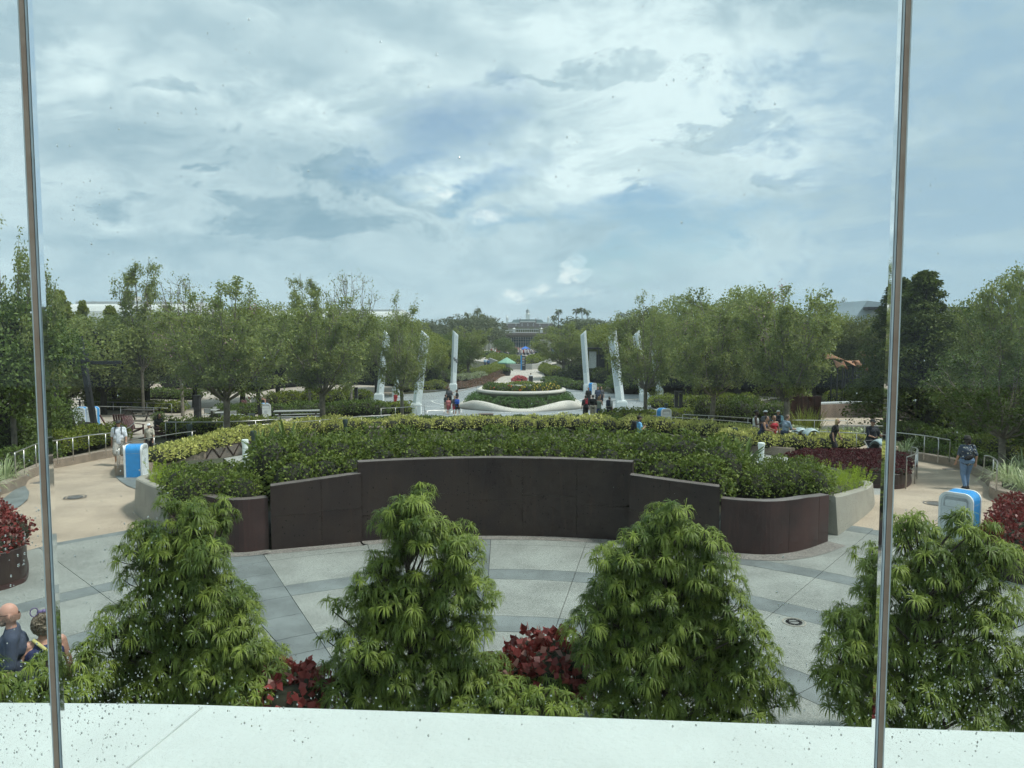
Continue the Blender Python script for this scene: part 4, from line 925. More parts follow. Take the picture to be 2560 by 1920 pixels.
for i, (u, v, y, wp) in enumerate([(1260, 846, 190, 44), (1350, 848, 190, 36), (1282, 868, 186, 20)]):
    tree_px(FAR[i % 2], u, v, y, wp, 9, 4.7, ('dark tree left of the blue glass doors', 'dark tree right of the blue glass doors', 'low tree before the crowd')[i], None, name='distant_tree', crownmat=ML_mid)
tree_px(FAR[0], 2118, 760, 150, 44, 9, 4.7, 'lone dark tree left of the triangular panelled building', None, name='distant_tree', crownmat=ML_oak)
# palms
def palm(u, v, y, label):
    top = py(u, v, y); z0 = G(y); H = top.z - z0; k = 17*pxm(y)
    t_ = thing('palm_tree', (top.x, y, z0), label, 'palm tree', 'palms on the skyline')
    V, F = tubes([(np.array([[0, 0, 0], [.1, 0, H*.5], [0, 0, H-.4*k]]), [.20, .15, .13])], 6); link('trunk', npmesh('trunk', V, F, M_barkd, True), None, t_)
    g = np.random.default_rng(int(u)); n = 34; d = rand_dirs(n, g); d[:, 2] = g.uniform(-.6, .7, n); d = unit(d)
    c = np.repeat(np.array([[0, 0, H-.5*k]]), n, 0); V1, F1 = leafcards(c + d*.1*k, d, .62*k, .20*k, g, .3); link('crown', npmesh('crown', V1, F1, ML_palm), None, t_)
for u, v, y, l in ((1193, 767, 262, 'lone palm above the dark trees left of the far hall'), (1169, 778, 262, 'shorter palm left of the white towers'), (1396, 770, 255, 'palm right of the far hall standing alone'), (1440, 769, 255, 'left palm of the trio right of the far hall'), (1455, 767, 255, 'middle palm of the trio right of the far hall'), (1468, 772, 255, 'right palm of the trio right of the far hall'), (1386, 785, 252, 'short palm beside the lone right palm'), (1553, 778, 262, 'far palm half hidden right of the pylons')):
    palm(u, v, y, l)
# ------------------------------------------------------------------ hedges, shrubs and beds
def A_(px, h, r, **k): return along(px, k.pop('lift', 0.0), h, r, **k)
# dark hedge behind the steel walls (in world metres, standing in the planter soil)
hb = []
for i in range(15):
    a = -25.5 + 51*i/14; x, y = pol(12.35, a); hb.append((x, y, 1.36, .72, .62, .93 + .07*math.sin(i*2.1)))
    x, y = pol(11.5, a*.93); hb.append((x, y, 1.30, .62, .50, .86 if abs(a) < 17 else .62))
hedge_c = shrub('hedge', 'big dark glossy hedge rising behind the tall central steel wall', 'hedge', hb, .095, .058, ML_hedge, .95, up=.35, seed=1, rough=.10)
def wb(px, ztop, rx, ry, rz):
    out = []
    for u, v in px: p = pz(u, v, ztop); out.append((p.x, p.y, ztop-rz, rx, ry, rz))
    return out
shrub('hedge', 'dark green hedge sloping down behind the left sloping steel wall', 'hedge', wb([(705, 1128), (760, 1105), (815, 1090), (870, 1078)], 1.95, .62, .6, .75) + wb([(705, 1140), (745, 1130), (800, 1120), (860, 1110)], 1.85, .5, .45, .6), .095, .058, ML_hedge, .95, up=.35, seed=2)
shrub('hedge', 'dark green hedge sloping down behind the right sloping steel wall', 'hedge', wb([(1605, 1085), (1660, 1100), (1710, 1118), (1760, 1140)], 1.95, .62, .6, .75) + wb([(1620, 1112), (1680, 1124), (1740, 1138), (1775, 1146)], 1.85, .5, .45, .6), .095, .058, ML_hedge, .95, up=.35, seed=3)
shrub('shrub', 'rounded glossy shrub filling the left curled end of the planter', 'shrub', wb([(455, 1166), (510, 1158), (570, 1156), (625, 1162), (480, 1185), (545, 1180), (605, 1185)], 1.62, .46, .5, .5), .08, .048, ML_hedge, 1.0, up=.4, seed=4)
shrub('shrub', 'rounded glossy shrub filling the right curled end of the planter', 'shrub', wb([(1835, 1156), (1890, 1148), (1950, 1144), (2010, 1148), (1870, 1168), (1930, 1164), (1985, 1164), (2030, 1164)], 1.58, .48, .5, .5), .08, .048, ML_hedge, 1.0, up=.4, seed=5)
# foxtail ferns: upright feathery plumes
def ferns(label, px, ztop, n_, seed, hgt=.45):
    g = np.random.default_rng(seed); c0 = [pz(u, v, ztop-.4) for u, v in px]; o = c0[0]; C = []; D = []
    for _ in range(n_):
        k = g.integers(0, len(c0)); b = np.array([c0[k].x-o.x + g.normal()*.12, c0[k].y-o.y + g.normal()*.14, -.15])
        d = unit(np.array([g.normal()*.35, g.normal()*.35, 1.0])); L_ = hgt*g.uniform(.7, 1.3); m_ = 70; s_ = g.uniform(0, 1, m_)
        ax = b + d*(s_*L_)[:, None]; rd = rand_dirs(m_, g); C.append(ax + rd*(.028*np.sin(np.pi*np.clip(s_, .05, .97)))[:, None]); D.append(unit(rd*.7 + d*.8))
    C = np.concatenate(C); D = np.concatenate(D); V, F = leafcards(C, D, .055, .011, g)
    ob = link('foxtail_fern', npmesh('foxtail_fern', V, F, ML_fern)); ob.location = o; return setp(ob, label, 'fern')
ferns('bright green feathery ferns at the left nose of the planter', [(395, 1190), (410, 1200), (430, 1195), (445, 1180), (415, 1215), (400, 1178)], 1.35, 75, 1)
ferns('bright yellow green feathery ferns at the right end of the planter', [(2060, 1200), (2080, 1210), (2105, 1200), (2130, 1192), (2085, 1190), (2110, 1215), (2075, 1228), (2050, 1185), (2140, 1205)], 1.25, 120, 2)
def blades(name, label, cat, loc, n_, L, Wd, material, seed, spread=1.0, droop=1.0, rad=.1):
    """clump of long strap leaves"""
    g = np.random.default_rng(seed); az = g.uniform(0, 6.28, n_); tl = g.uniform(.15, 1.0, n_)*spread
    d0 = np.stack([np.cos(az)*np.sin(tl), np.sin(az)*np.sin(tl), np.cos(tl)], 1); b = np.stack([np.cos(az), np.sin(az), np.zeros(n_)], 1)*rad*g.random(n_)[:, None]
    Ls = (L*g.uniform(.6, 1.15, n_))[:, None]; dn = np.array([0, 0, -1.])
    p1 = b + d0*Ls*.4; d1 = unit(d0 + dn*.35*droop); p2 = p1 + d1*Ls*.35; d2 = unit(d1 + dn*.8*droop); p3 = p2 + d2*Ls*.3
    s = unit(np.cross(d0, [0, 0, 1.]) + 1e-4); w_ = Wd*.5
    V = np.stack([b-s*w_*.6, b+s*w_*.6, p1-s*w_, p1+s*w_, p2-s*w_*.8, p2+s*w_*.8, p3-s*w_*.1, p3+s*w_*.1], 1).reshape(-1, 3); k = np.arange(n_)[:, None]*8
    F = np.concatenate([k+np.array([[0, 1, 3, 2]]), k+np.array([[2, 3, 5, 4]]), k+np.array([[4, 5, 7, 6]])], 1).reshape(-1, 4)
    o = link(name, npmesh(name, V, F, material, True)); o.location = loc; return setp(o, label, cat)
def wpt(u, v, z): p = pz(u, v, z); return (p.x, p.y, z-.02)
for i, (u, v, lab) in enumerate([(655, 1150, 'left spiky bird of paradise clump among the dark hedge, by the white pipe'), (720, 1125, 'right spiky bird of paradise clump behind the left hedge')]):
    blades('bird_of_paradise', lab, 'plant', wpt(u, v, 1.25), 26, 1.0, .10, ML_mid, 60+i, .9, .35)
for i, (u, v, lab) in enumerate([(1800, 1165, 'left bird of paradise clump behind the right hedge'), (1855, 1172, 'broad leaved bird of paradise clump left of the right white pipe')]):
    blades('bird_of_paradise', lab, 'plant', wpt(u, v, 1.15), 26, .95, .12, ML_mid, 64+i, .9, .35)
for i, (u, v, lab) in enumerate([(12, 1198, 'striped flax lily clump inside the left kerb wall'), (-40, 1225, 'striped flax lily clump cut by the left edge')]):
    p = gp(u, v, .3); blades('flax_lily', lab, 'plant', p, 130, .85, .026, ML_lily, 70+i, 1.25, 1.0, .25)
for i, (u, v, lab) in enumerate([(2520, 1205, 'striped flax lily clump right of the bent rail end'), (2560, 1180, 'striped flax lily clump at the right edge'), (2570, 1225, 'low striped flax lily clump over the right kerb'), (2262, 1130, 'grassy striped clump behind the burgundy bed'), (2300, 1122, 'grassy striped clump by the right ramp rail')]):
    p = gp(u, v, .3); blades('flax_lily', lab, 'plant', p, 150 if i < 3 else 90, .9 if i < 3 else .7, .026, ML_lily, 74+i, 1.25, 1.0, .28)
# yellow variegated shrubs: a band curving behind the planter
yl = [(345, 1158), (420, 1140), (500, 1122), (580, 1106)]
shrub('yellow_shrub', 'yellow green variegated shrubs left of the lattice, beside the blue bin', 'shrub', A_([(392, 1182), (440, 1168), (500, 1152), (560, 1138)], [.55, .62, .66], .42, step=.48, rows=4, rowd=.75, seed=1, lift=.3), .13, .068, ML_yellow, .85, up=.55, seed=11)
shrub('yellow_shrub', 'yellow variegated shrubs round the foot of the thick crape myrtle', 'shrub', A_([(590, 1128), (660, 1114), (740, 1098), (830, 1085)], .72, .5, step=.55, rows=3, rowd=.85, seed=2, lift=.15), .14, .075, ML_yellow, .85, up=.55, seed=12)
shrub('yellow_shrub', 'yellow variegated shrubs showing above the central hedge', 'shrub', A_([(840, 1092), (1000, 1084), (1180, 1080), (1400, 1080), (1560, 1084)], .70, .5, step=.7, rows=2, rowd=.9, seed=3, lift=.12, jit=.3), .14, .075, ML_yellow, .7, up=.55, seed=13)
shrub('yellow_shrub', 'yellow variegated shrubs between the lattice and the group at the rail', 'shrub', A_([(1590, 1090), (1680, 1098), (1780, 1108), (1880, 1118)], .66, .5, step=.55, rows=2, rowd=.75, seed=4, lift=.3), .14, .075, ML_yellow, .85, up=.55, seed=14)
shrub('yellow_shrub', 'yellow variegated shrubs in front of the couple pushing the stroller', 'shrub', A_([(1830, 1132), (1900, 1135), (1960, 1140), (2030, 1142), (2110, 1138), (2150, 1132)], [.62, .6, .45], .44, step=.5, rows=3, rowd=.7, seed=5, lift=.3), .13, .068, ML_yellow, .85, up=.55, seed=15)
# green band behind the yellow one
shrub('hedge', 'loose green ground hedge behind the yellow shrubs, in front of the fountain', 'hedge', A_([(740, 1078), (860, 1070), (1000, 1066), (1200, 1064), (1400, 1064), (1540, 1066)], .42, .6, step=.75, rows=3, rowd=1.0, seed=6), .16, .09, ML_mid, .8, up=.5, seed=16)
shrub('hedge', 'loose green hedge between the right crape myrtles and the rail', 'hedge', A_([(1560, 1076), (1660, 1082), (1760, 1085), (1850, 1088)], .5, .6, step=.7, rows=2, rowd=1.0, seed=7), .15, .085, ML_mid, .8, up=.5, seed=17)
hed = [
 ('clipped hedge behind the left steel rail, along the curved path', [(118, 1150), (180, 1134), (240, 1122), (286, 1112)], 1.0, .5, 2, ML_lime, .13),
 ('rounded dark shrub mass at the left edge behind the window joint', [(-60, 1155), (0, 1140), (60, 1128), (110, 1115)], 2.1, .9, 2, ML_mid, .13),
 ('low dark hedge at the far left above the striped lilies', [(0, 1185), (50, 1175), (95, 1160)], .8, .5, 2, ML_mid, .12),
 ('clipped lime hedge behind the rail, left of the thick crape myrtle', [(425, 1096), (500, 1094), (580, 1092), (660, 1090)], .95, .55, 2, ML_lime, .14),
 ('clipped hedge at the patio centre behind the picnic table', [(540, 1045), (600, 1040), (640, 1036)], .8, .6, 2, ML_mid, .16),
 ('far low hedge behind the double bin', [(230, 1025), (300, 1026), (380, 1030), (440, 1034)], .8, .6, 2, ML_lime, .16),
 ('far low hedge beyond the patio tables', [(240, 1000), (320, 998), (420, 998), (480, 1000)], .9, .7, 2, ML_mid, .18),
 ('bright hedge right of the seated pair', [(680, 1018), (740, 1012), (820, 1008), (900, 1006)], 1.1, .8, 2, ML_lime, .18),
 ('green hedge left of the slender crape myrtle', [(700, 1048), (780, 1044), (860, 1040), (950, 1040)], 1.0, .8, 2, ML_mid, .17),
 ('lime hedge beside the front left pylon foot', [(880, 1038), (940, 1036), (1010, 1038)], .85, .6, 2, ML_lime, .16),
 ('clipped bright lime hedge behind the right white and blue bin', [(1530, 1056), (1600, 1056), (1632, 1056)], .8, .65, 2, ML_lime, .16),
 ('clipped lime hedge right of the bin with the black posts', [(1690, 1056), (1750, 1052), (1830, 1050)], .8, .65, 2, ML_lime, .16),
 ('clipped lime hedge beyond the right bin', [(1650, 1022), (1720, 1020), (1800, 1018), (1880, 1018)], 1.0, .8, 2, ML_lime, .18),
 ('dark shrub under the middle right crape myrtle', [(1760, 1062), (1800, 1062), (1840, 1060)], 1.6, .8, 1, ML_dark, .15),
 ('mixed shrubs behind the group at the rail', [(1850, 1062), (1890, 1060), (1940, 1062)], 1.5, .8, 1, ML_mid, .16),
 ('green grassy planting behind the stroller group', [(1990, 1098), (2060, 1102), (2130, 1104), (2190, 1106)], .55, .5, 2, ML_lily, .18),
 ('leafy bed below the black trunk on the right', [(2230, 1100), (2310, 1104), (2380, 1118), (2440, 1132)], .8, .6, 2, ML_mid, .14),
 ('low dark ground cover inside the right kerb wall', [(2300, 1140), (2360, 1150), (2420, 1162), (2470, 1180)], .6, .5, 2, ML_mid, .12),
 ('yellowish feathery shrub above the striped lilies on the right', [(2500, 1160), (2550, 1160), (2620, 1170)], 1.15, .7, 2, ML_yg, .11),
 ('lime shrubs above the curved seat wall on the right', [(2090, 1010), (2140, 1008), (2200, 1008), (2250, 1012)], 1.3, .9, 1, ML_lime, .18),
 ('dark clipped hedge below the rust coloured shades', [(2060, 985), (2120, 982), (2190, 984)], 2.4, 1.4, 1, ML_dark, .2),
 ('dark clipped hedge right of the far path', [(1412, 952), (1440, 952), (1470, 952), (1510, 958)], 1.7, 1.1, 1, ML_dark, .22),
 ('tall lime shrubs behind the right pylons', [(1490, 935), (1520, 938), (1550, 945)], 2.6, 1.6, 1, ML_lime, .24),
 ('grassy tufts between the far path and the right hedge', [(1372, 958), (1400, 966), (1440, 974), (1490, 980)], .9, .8, 1, ML_mid, .2),
 ('grassy tufts on the right island of the far path', [(1362, 932), (1374, 938), (1392, 944)], 1.3, .9, 2, ML_yg, .2),
 ('grassy tufts on the left island of the far path', [(1170, 944), (1200, 942), (1235, 932), (1248, 924)], 1.2, 1.0, 2, ML_yg, .2),
 ('bushes behind the front left pylons', [(1020, 966), (1060, 962), (1100, 958)], 1.9, 1.5, 2, ML_mid, .24),
 ('green bed left of the coppery planting', [(1010, 980), (1050, 978), (1090, 976)], .9, 1.0, 2, ML_yg, .2),
 ('shrubs growing in the far concrete planter', [(1240, 902), (1268, 908), (1300, 912), (1335, 910), (1362, 902)], 1.5, 1.7, 2, ML_lime, .3),
 ('hedge before the promenade, left side', [(1150, 895), (1190, 893), (1225, 894)], 1.4, 1.6, 1, ML_mid, .3),
 ('hedge before the promenade, right side', [(1385, 895), (1420, 894), (1460, 893)], 1.4, 1.6, 1, ML_mid, .3),
 ('dark understorey left of the far path', [(1080, 945), (1120, 935), (1150, 925)], 2.2, 1.8, 1, ML_dark, .26),
 ('dark understorey right of the far path', [(1440, 930), (1470, 925), (1500, 922)], 2.0, 1.8, 1, ML_dark, .26),
]
for i, (lab, px, h, r, rows, mm, L) in enumerate(hed):
    shrub('hedge', lab, 'hedge' if 'hedge' in lab else 'shrubs', A_(px, h, r, step=r*1.15, rows=rows, rowd=r*1.3, seed=20+i), L, L*.58, mm, .8, up=.5, seed=30+i)
shrub('coppery_groundcover', 'coppery brown low planting left of the fountain planter', 'ground cover', A_([(1135, 974), (1165, 971), (1195, 964), (1225, 955)], .35, .8, step=.8, rows=5, rowd=1.6, seed=90), .16, .1, ML_rust, .7, up=.7, seed=90, core=True)
shrub('coppery_groundcover', 'coppery brown low planting curling round the left island of the far path', 'ground cover', A_([(1216, 950), (1240, 944), (1250, 936), (1250, 929)], .4, .9, step=.8, rows=2, rowd=1.8, seed=91), .18, .11, ML_rust, .7, up=.7, seed=91)
shrub('pale_flower_bed', 'pale grassy flowers behind the coppery bed', 'flower bed', A_([(1140, 955), (1170, 952), (1200, 948)], .8, .9, step=.9, rows=2, rowd=1.2, seed=92), .2, .05, ML_lily, .6, up=.9, seed=92, flowers=(MF_white, 120, .1))
# low understorey along the back of the courts: keeps the eye from running under the crowns
for i, (px, h, lab) in enumerate([([(-120, 985), (0, 972), (120, 966)], 2.6, 'dark understorey shrubs at the far left behind the courts'), ([(430, 972), (520, 968), (620, 964)], 2.4, 'dark understorey shrubs behind the thick crape myrtle'), ([(640, 975), (760, 965), (880, 960), (980, 962)], 2.3, 'understorey shrubs behind the left pylons'), ([(1560, 985), (1640, 978), (1740, 975), (1850, 975)], 2.4, 'understorey shrubs behind the right pylons'), ([(1880, 980), (1980, 978), (2060, 975)], 2.6, 'understorey shrubs left of the rust coloured shades'), ([(2240, 1020), (2320, 1020), (2420, 1030), (2520, 1040), (2640, 1050)], 2.8, 'tall dark shrubs behind the right ramp'), ([(2430, 1110), (2500, 1118), (2580, 1130), (2660, 1140)], 1.8, 'leafy shrubs under the arching branches on the right')]):
    shrub('shrubs', lab, 'shrubs', A_(px, h, 1.5, step=1.7, rows=2, rowd=1.6, seed=100+i), .26, .15, ML_dark if i % 2 == 0 else ML_mid, .8, seed=110+i)
# red planters at the corners and the burgundy bed
def tub(label, px, zt, th, soil_label, mm=M_corten):
    pts = [tuple(pz(u, v, zt))[:2] for u, v in px]; pp = smoothpath(pts, 6, True)
    t_ = thing('steel_planter', (pp[0][0], pp[0][1], 0), label, 'planter'); off = np.array(pp[0]); q = [p-off for p in pp] + [pp[0]-off]
    c = sum(q)/len(q); a = sum(q[i][0]*q[(i+1) % len(q)][1]-q[(i+1) % len(q)][0]*q[i][1] for i in range(len(q)))
    zb = [G(p[1]+off[1])-.2 for p in q]
    strip(q, zb, [zt]*len(q), th, 1 if a > 0 else -1, bev=.01).obj('rim_wall', mm, t_)
    strip(q, zb, [max(G(p[1]+off[1])+.12, .12) if G(p[1]+off[1]) > -.1 else G(p[1]+off[1])+.16 for p in q], .02, -1 if a > 0 else 1).obj('plinth', M_cortenr, t_)
    inn = [c + (p-c)*.97 for p in q[:-1]]; m = MB(); m.add([(p[0], p[1], zt-.06) for p in inn], [tuple(range(len(inn)))]); m.obj('soil', M_soil, t_)
    return pp
pp = tub('low weathered steel planter of burgundy leaves beside the right path', [(1972, 1142), (1988, 1152), (2050, 1166), (2140, 1180), (2230, 1186), (2262, 1182), (2278, 1168), (2274, 1150), (2240, 1136), (2140, 1128), (2040, 1128), (1985, 1132)], .38, .05, '')
def fillblobs(pp, zt, r, h, step, seed):
    g = random.Random(seed); xs_ = [p[0] for p in pp]; ys_ = [p[1] for p in pp]; out = []
    def inside(x, y):
        c = False; n = len(pp)
        for i in range(n):
            a, b = pp[i], pp[(i+1) % n]
            if (a[1] > y) != (b[1] > y) and x < (b[0]-a[0])*(y-a[1])/(b[1]-a[1]) + a[0]: c = not c
        return c
    x = min(xs_)
    while x < max(xs_):
        y = min(ys_)
        while y < max(ys_):
            if all(inside(x+dx, y+dy) for dx, dy in ((r*.7, 0), (-r*.7, 0), (0, r*.7), (0, -r*.7))): out.append((x+g.uniform(-.05, .05), y+g.uniform(-.05, .05), zt-.02, r, r, h*g.uniform(.85, 1.15)))
            y += step
        x += step
    return out
shrub('burgundy_groundcover', 'burgundy leafy ground cover filling the low steel planter', 'ground cover', fillblobs(pp, .40, .3, .14, .36, 1), .075, .05, ML_darkred, 1.0, up=.8, seed=121, zmin=0)
pl = tub('weathered steel planter cut by the left edge, lower corner', [(60, 1362), (36, 1374), (0, 1384), (-60, 1392), (-160, 1392), (-260, 1370), (-260, 1290), (-120, 1262), (0, 1270), (40, 1290), (64, 1330)], .72, .06, '')
shrub('copperleaf_bush', 'red copperleaf bush in the planter at the left edge', 'shrub', fillblobs(pl, .74, .34, .30, .40, 2), .085, .060, ML_red, .95, up=.6, seed=122, zmin=-.1)
pr = tub('weathered steel planter cut by the right edge', [(2462, 1330), (2490, 1362), (2560, 1385), (2680, 1395), (2780, 1370), (2790, 1290), (2680, 1262), (2560, 1262), (2490, 1285)], .62, .06, '')
shrub('copperleaf_bush', 'red copperleaf bush in the planter at the right edge', 'shrub', fillblobs(pr, .66, .36, .36, .42, 3), .085, .060, ML_red, .95, up=.6, seed=123, zmin=-.1)
for i, (cs, lab) in enumerate([([(700, 1735, 8.3, .28), (740, 1728, 8.6, .32), (780, 1742, 8.2, .28), (665, 1765, 8.2, .3), (725, 1775, 8.0, .32)], 'red leaved shrub between the two left weeping trees'), ([(1345, 1652, 9.2, .34), (1400, 1655, 9.0, .33), (1300, 1675, 9.0, .32), (1350, 1695, 8.7, .38), (1410, 1700, 8.7, .36), (1300, 1720, 8.6, .34), (1370, 1740, 8.4, .34)], 'red leaved shrub between the two central weeping trees')]):
    b = []
    for u, v, y, r in cs: p = py(u, v, y); b.append((p.x, p.y, p.z, r, r, r))
    o = shrub('copperleaf_bush', lab, 'shrub', b, .14, .095, ML_red, 1.1, up=.4, seed=130+i, zmin=-.5)
    m = MB()
    for x, y, z, r, _, _ in b: m.tube([(x-o.location.x, y-o.location.y, -o.location.z), (x-o.location.x, y-o.location.y, z-o.location.z)], .02, 6)
    m.obj('stem', M_bark, o)

# ------------------------------------------------------------------ rails
def rail(label, px, lift, h, posts, r=.021, ends=(0, 0), name='handrail'):
    """px: plan line in photo pixels at foot level; posts: fractions along the line"""
    P_ = [gp(u, v, lift) for u, v in px]; sm = [Vector((p[0], p[1], 0)) for p in smoothpath([(p.x, p.y) for p in P_], 5)]
    for p in sm: p.z = G(p.y) + lift
    o0 = sm[0].copy(); t_ = thing(name, o0, label, 'handrail')
    top = [p - o0 + Vector((0, 0, h)) for p in sm]
    for e, idx in ((ends[0], 0), (ends[1], -1)):
        if e: 
            q = top[idx] - Vector((0, 0, h)); 
            if idx == 0: top = [q, q + Vector((0, 0, h*.9))] + top
            else: top = top + [q + Vector((0, 0, h*.9)), q]
    MB().tube(top, r, 8).obj('rail', M_steel, t_, smooth=True)
    n = len(sm)
    for f in posts:
        k = f*(n-1); i = min(int(k), n-2); p = sm[i].lerp(sm[i+1], k-i) - o0
        m = MB(); m.tube([p - Vector((0, 0, .1)), p + Vector((0, 0, h-r*.5))], r*.85, 8); m.obj('post', M_steel, t_, smooth=True)
    return t_
rail('steel handrail on the kerb wall along the left curved path', [(40, 1196), (68, 1180), (100, 1163), (150, 1152), (190, 1144), (232, 1136), (276, 1130), (318, 1116), (338, 1098)], .36, .80, [.1, .22, .36, .48, .6, .72, .86], ends=(1, 0))
rail('steel handrail curving round the bin corner beside the two walkers', [(294, 1170), (302, 1158), (322, 1146), (380, 1132), (440, 1120), (490, 1112)], .42, .62, [.14, .3, .62, .95], ends=(1, 0))
rail('steel handrail in front of the lime hedge, left', [(415, 1096), (470, 1096), (560, 1095), (660, 1090), (760, 1080)], .1, .85, [0, .14, .28, .5, .7, .9])
rail('steel handrail rising from the yellow shrubs by the thick crape myrtle', [(594, 1100), (680, 1094), (780, 1085), (880, 1074), (990, 1066)], .2, .70, [.1, .3, .55, .8], ends=(1, 0))
rail('far steel handrail beside the double bin, upper', [(206, 1032), (280, 1034), (360, 1036), (430, 1040)], .05, .9, [0, .35, .7, 1])
rail('far steel handrail behind the patio, lower', [(246, 1048), (320, 1050), (420, 1054)], .05, .9, [0, .4, .8])
rail('steel handrail at the corner beside the front left pylon', [(953, 1055), (1000, 1052), (1062, 1046)], .05, .9, [0, .4, .8], ends=(0, 1))
rail('low steel rail across the fountain plaza edge', [(1062, 1058), (1110, 1056), (1160, 1055)], .0, .8, [.1, .5, .9])
rail('steel handrail from the right bin to the group of people, upper', [(1706, 1078), (1780, 1082), (1876, 1090)], .1, .95, [0, .45, .95])
rail('steel handrail from the right bin to the group of people, lower', [(1626, 1076), (1720, 1084), (1800, 1090), (1876, 1098)], .1, .85, [.2, .5, .8], ends=(0, 1))
rail('long steel handrail in front of the stroller group', [(1952, 1124), (2020, 1124), (2110, 1128), (2180, 1132), (2234, 1136)], .2, .82, [.05, .3, .6, .9], ends=(1, 0))
rail('steel handrail on the right kerb wall ending above the burgundy bed', [(2236, 1132), (2294, 1140), (2334, 1147), (2373, 1156)], .36, .85, [.0, .45, .75], ends=(0, 1))
rail('steel handrail behind the stroller group, along the seat court', [(1980, 1094), (2050, 1095), (2118, 1096)], .1, .92, [.4, 1.0], ends=(0, 1))
rail('second steel handrail behind the man in black', [(2100, 1102), (2160, 1104), (2236, 1106)], .1, .8, [.1, .5, .9])
rail('curved steel handrail at the right corner of the burgundy bed', [(2264, 1222), (2284, 1212), (2292, 1200), (2288, 1190), (2276, 1186)], .03, 1.0, [.3, .55, .7], ends=(1, 1))
rail('bent steel handrail on the right kerb beside the striped lilies', [(2459, 1190), (2476, 1194), (2490, 1208), (2490, 1226)], .36, .66, [.45], ends=(1, 1))

# ------------------------------------------------------------------ lattice parapets, pipes, lights, boxes
def lattice(label, px, lift, h, seg):
    P_ = [gp(u, v) for u, v in px]; sm = smoothpath([(p.x, p.y) for p in P_], 6); o0 = Vector((sm[0][0], sm[0][1], G(sm[0][1])))
    t_ = thing('lattice_parapet', o0, label, 'parapet')
    L = np.concatenate([[0], np.cumsum([np.linalg.norm(sm[i+1]-sm[i]) for i in range(len(sm)-1)])])
    def at(s_): x = np.interp(s_, L, [p[0] for p in sm]); y = np.interp(s_, L, [p[1] for p in sm]); return Vector((x-o0.x, y-o0.y, G(y)-o0.z))
    q = [(p[0]-o0.x, p[1]-o0.y) for p in sm]; zb = [G(p[1])-o0.z for p in sm]
    strip(q, zb, [z+lift+h-.03 for z in zb], .06, 1).obj('back_panel', mat('brown_grey_panel', (.17, .145, .125), .7, var=.1), t_)
    strip([(x, y-.05) for x, y in q], [z+lift+h-.03 for z in zb], [z+lift+h for z in zb], .12, 1).obj('top_rail', M_corten, t_)
    k = int(L[-1]/seg); up = True
    for i in range(k):
        a, b = at(L[-1]*i/k), at(L[-1]*(i+1)/k); za, zb_ = (lift, lift+h-.03) if up else (lift+h-.03, lift)
        MB().bar(a + Vector((0, -.04, za)), b + Vector((0, -.04, zb_)), .035, .05).obj('lattice_bar', M_corten, t_); up = not up
    return t_
lattice('brown parapet with zigzag bars behind the left hedge', [(515, 1152), (580, 1141), (650, 1128), (720, 1115), (790, 1103)], .05, .50, .40)
lattice('brown parapet with zigzag bars behind the right hedge', [(1700, 1110), (1750, 1116), (1815, 1127)], .05, .46, .40)
M_pipe = mat('white_pipe', (.74, .80, .77), .45, var=.03)
for u, v, lab in ((614, 1160, 'white capped vent pipe standing behind the left planter shrub'), (1902, 1170, 'white capped vent pipe standing behind the right planter shrubs')):
    p = gp(u, v); p.z = G(p.y); t_ = thing('vent_pipe', p, lab, 'pipe')
    m = MB(); m.lathe([(.115, 0), (.115, .9)], 18); m.obj('pipe', M_pipe, t_, smooth=False)
    m = MB(); m.lathe([(.125, .84), (.135, .86), (.135, .985), (.115, 1.0)], 18); m.obj('cap', M_pipe, t_)
M_lamp = mat('dark_green_metal', (.035, .055, .050), .5)
for u, v, lab in ((635, 1138, 'dark green path light standing in the yellow shrubs behind the left pipe'), (864, 1100, 'dark green path light among yellow shrubs left of the central hedge'), (1836, 1128, 'dark green path light among yellow shrubs beside the right seat wall'), (475, 1116, 'dark green path light hidden in yellow shrubs near the thick crape myrtle'), (1665, 1046, 'dark path light on the lime hedge beside the right bin')):
    p = gp(u, v); p.z = G(p.y); t_ = thing('path_light', p, lab, 'path light')
    m = MB(); m.lathe([(.10, 0), (.10, .92)], 14); m.obj('post', M_lamp, t_); m = MB(); m.lathe([(.135, .86), (.14, 1.02), (.13, 1.08), (.02, 1.10)], 14); m.obj('hood', M_lamp, t_)
M_box = mat('brown_box_steel', (.135, .105, .09), .6, var=.15)
for u, v, wd, h, lab in ((940, 1098, .9, .62, 'dark brown steel box with sloping lid among yellow shrubs'), (985, 1075, .42, .85, 'small brown steel box standing behind the sloping box'), (1215, 1056, .95, .55, 'flat brown steel box in front of the fountain planter'), (1618, 1088, .45, .9, 'brown steel post box beside the man in light blue'), (668, 1020, .35, .7, 'dark steel box beside the seated pair')):
    p = gp(u, v); p.z = G(p.y); t_ = thing('utility_box', p, lab, 'utility box', rz=rnd.uniform(-.2, .2))
    m = MB(); m.box((0, 0, h/2), (wd, wd*.7, h)); m.obj('housing', M_box, t_, bevel=.015)
    m = MB(); m.box((0, 0, h+.022), (wd+.05, wd*.7+.05, .04)); m.obj('lid', M_box, t_, bevel=.01)

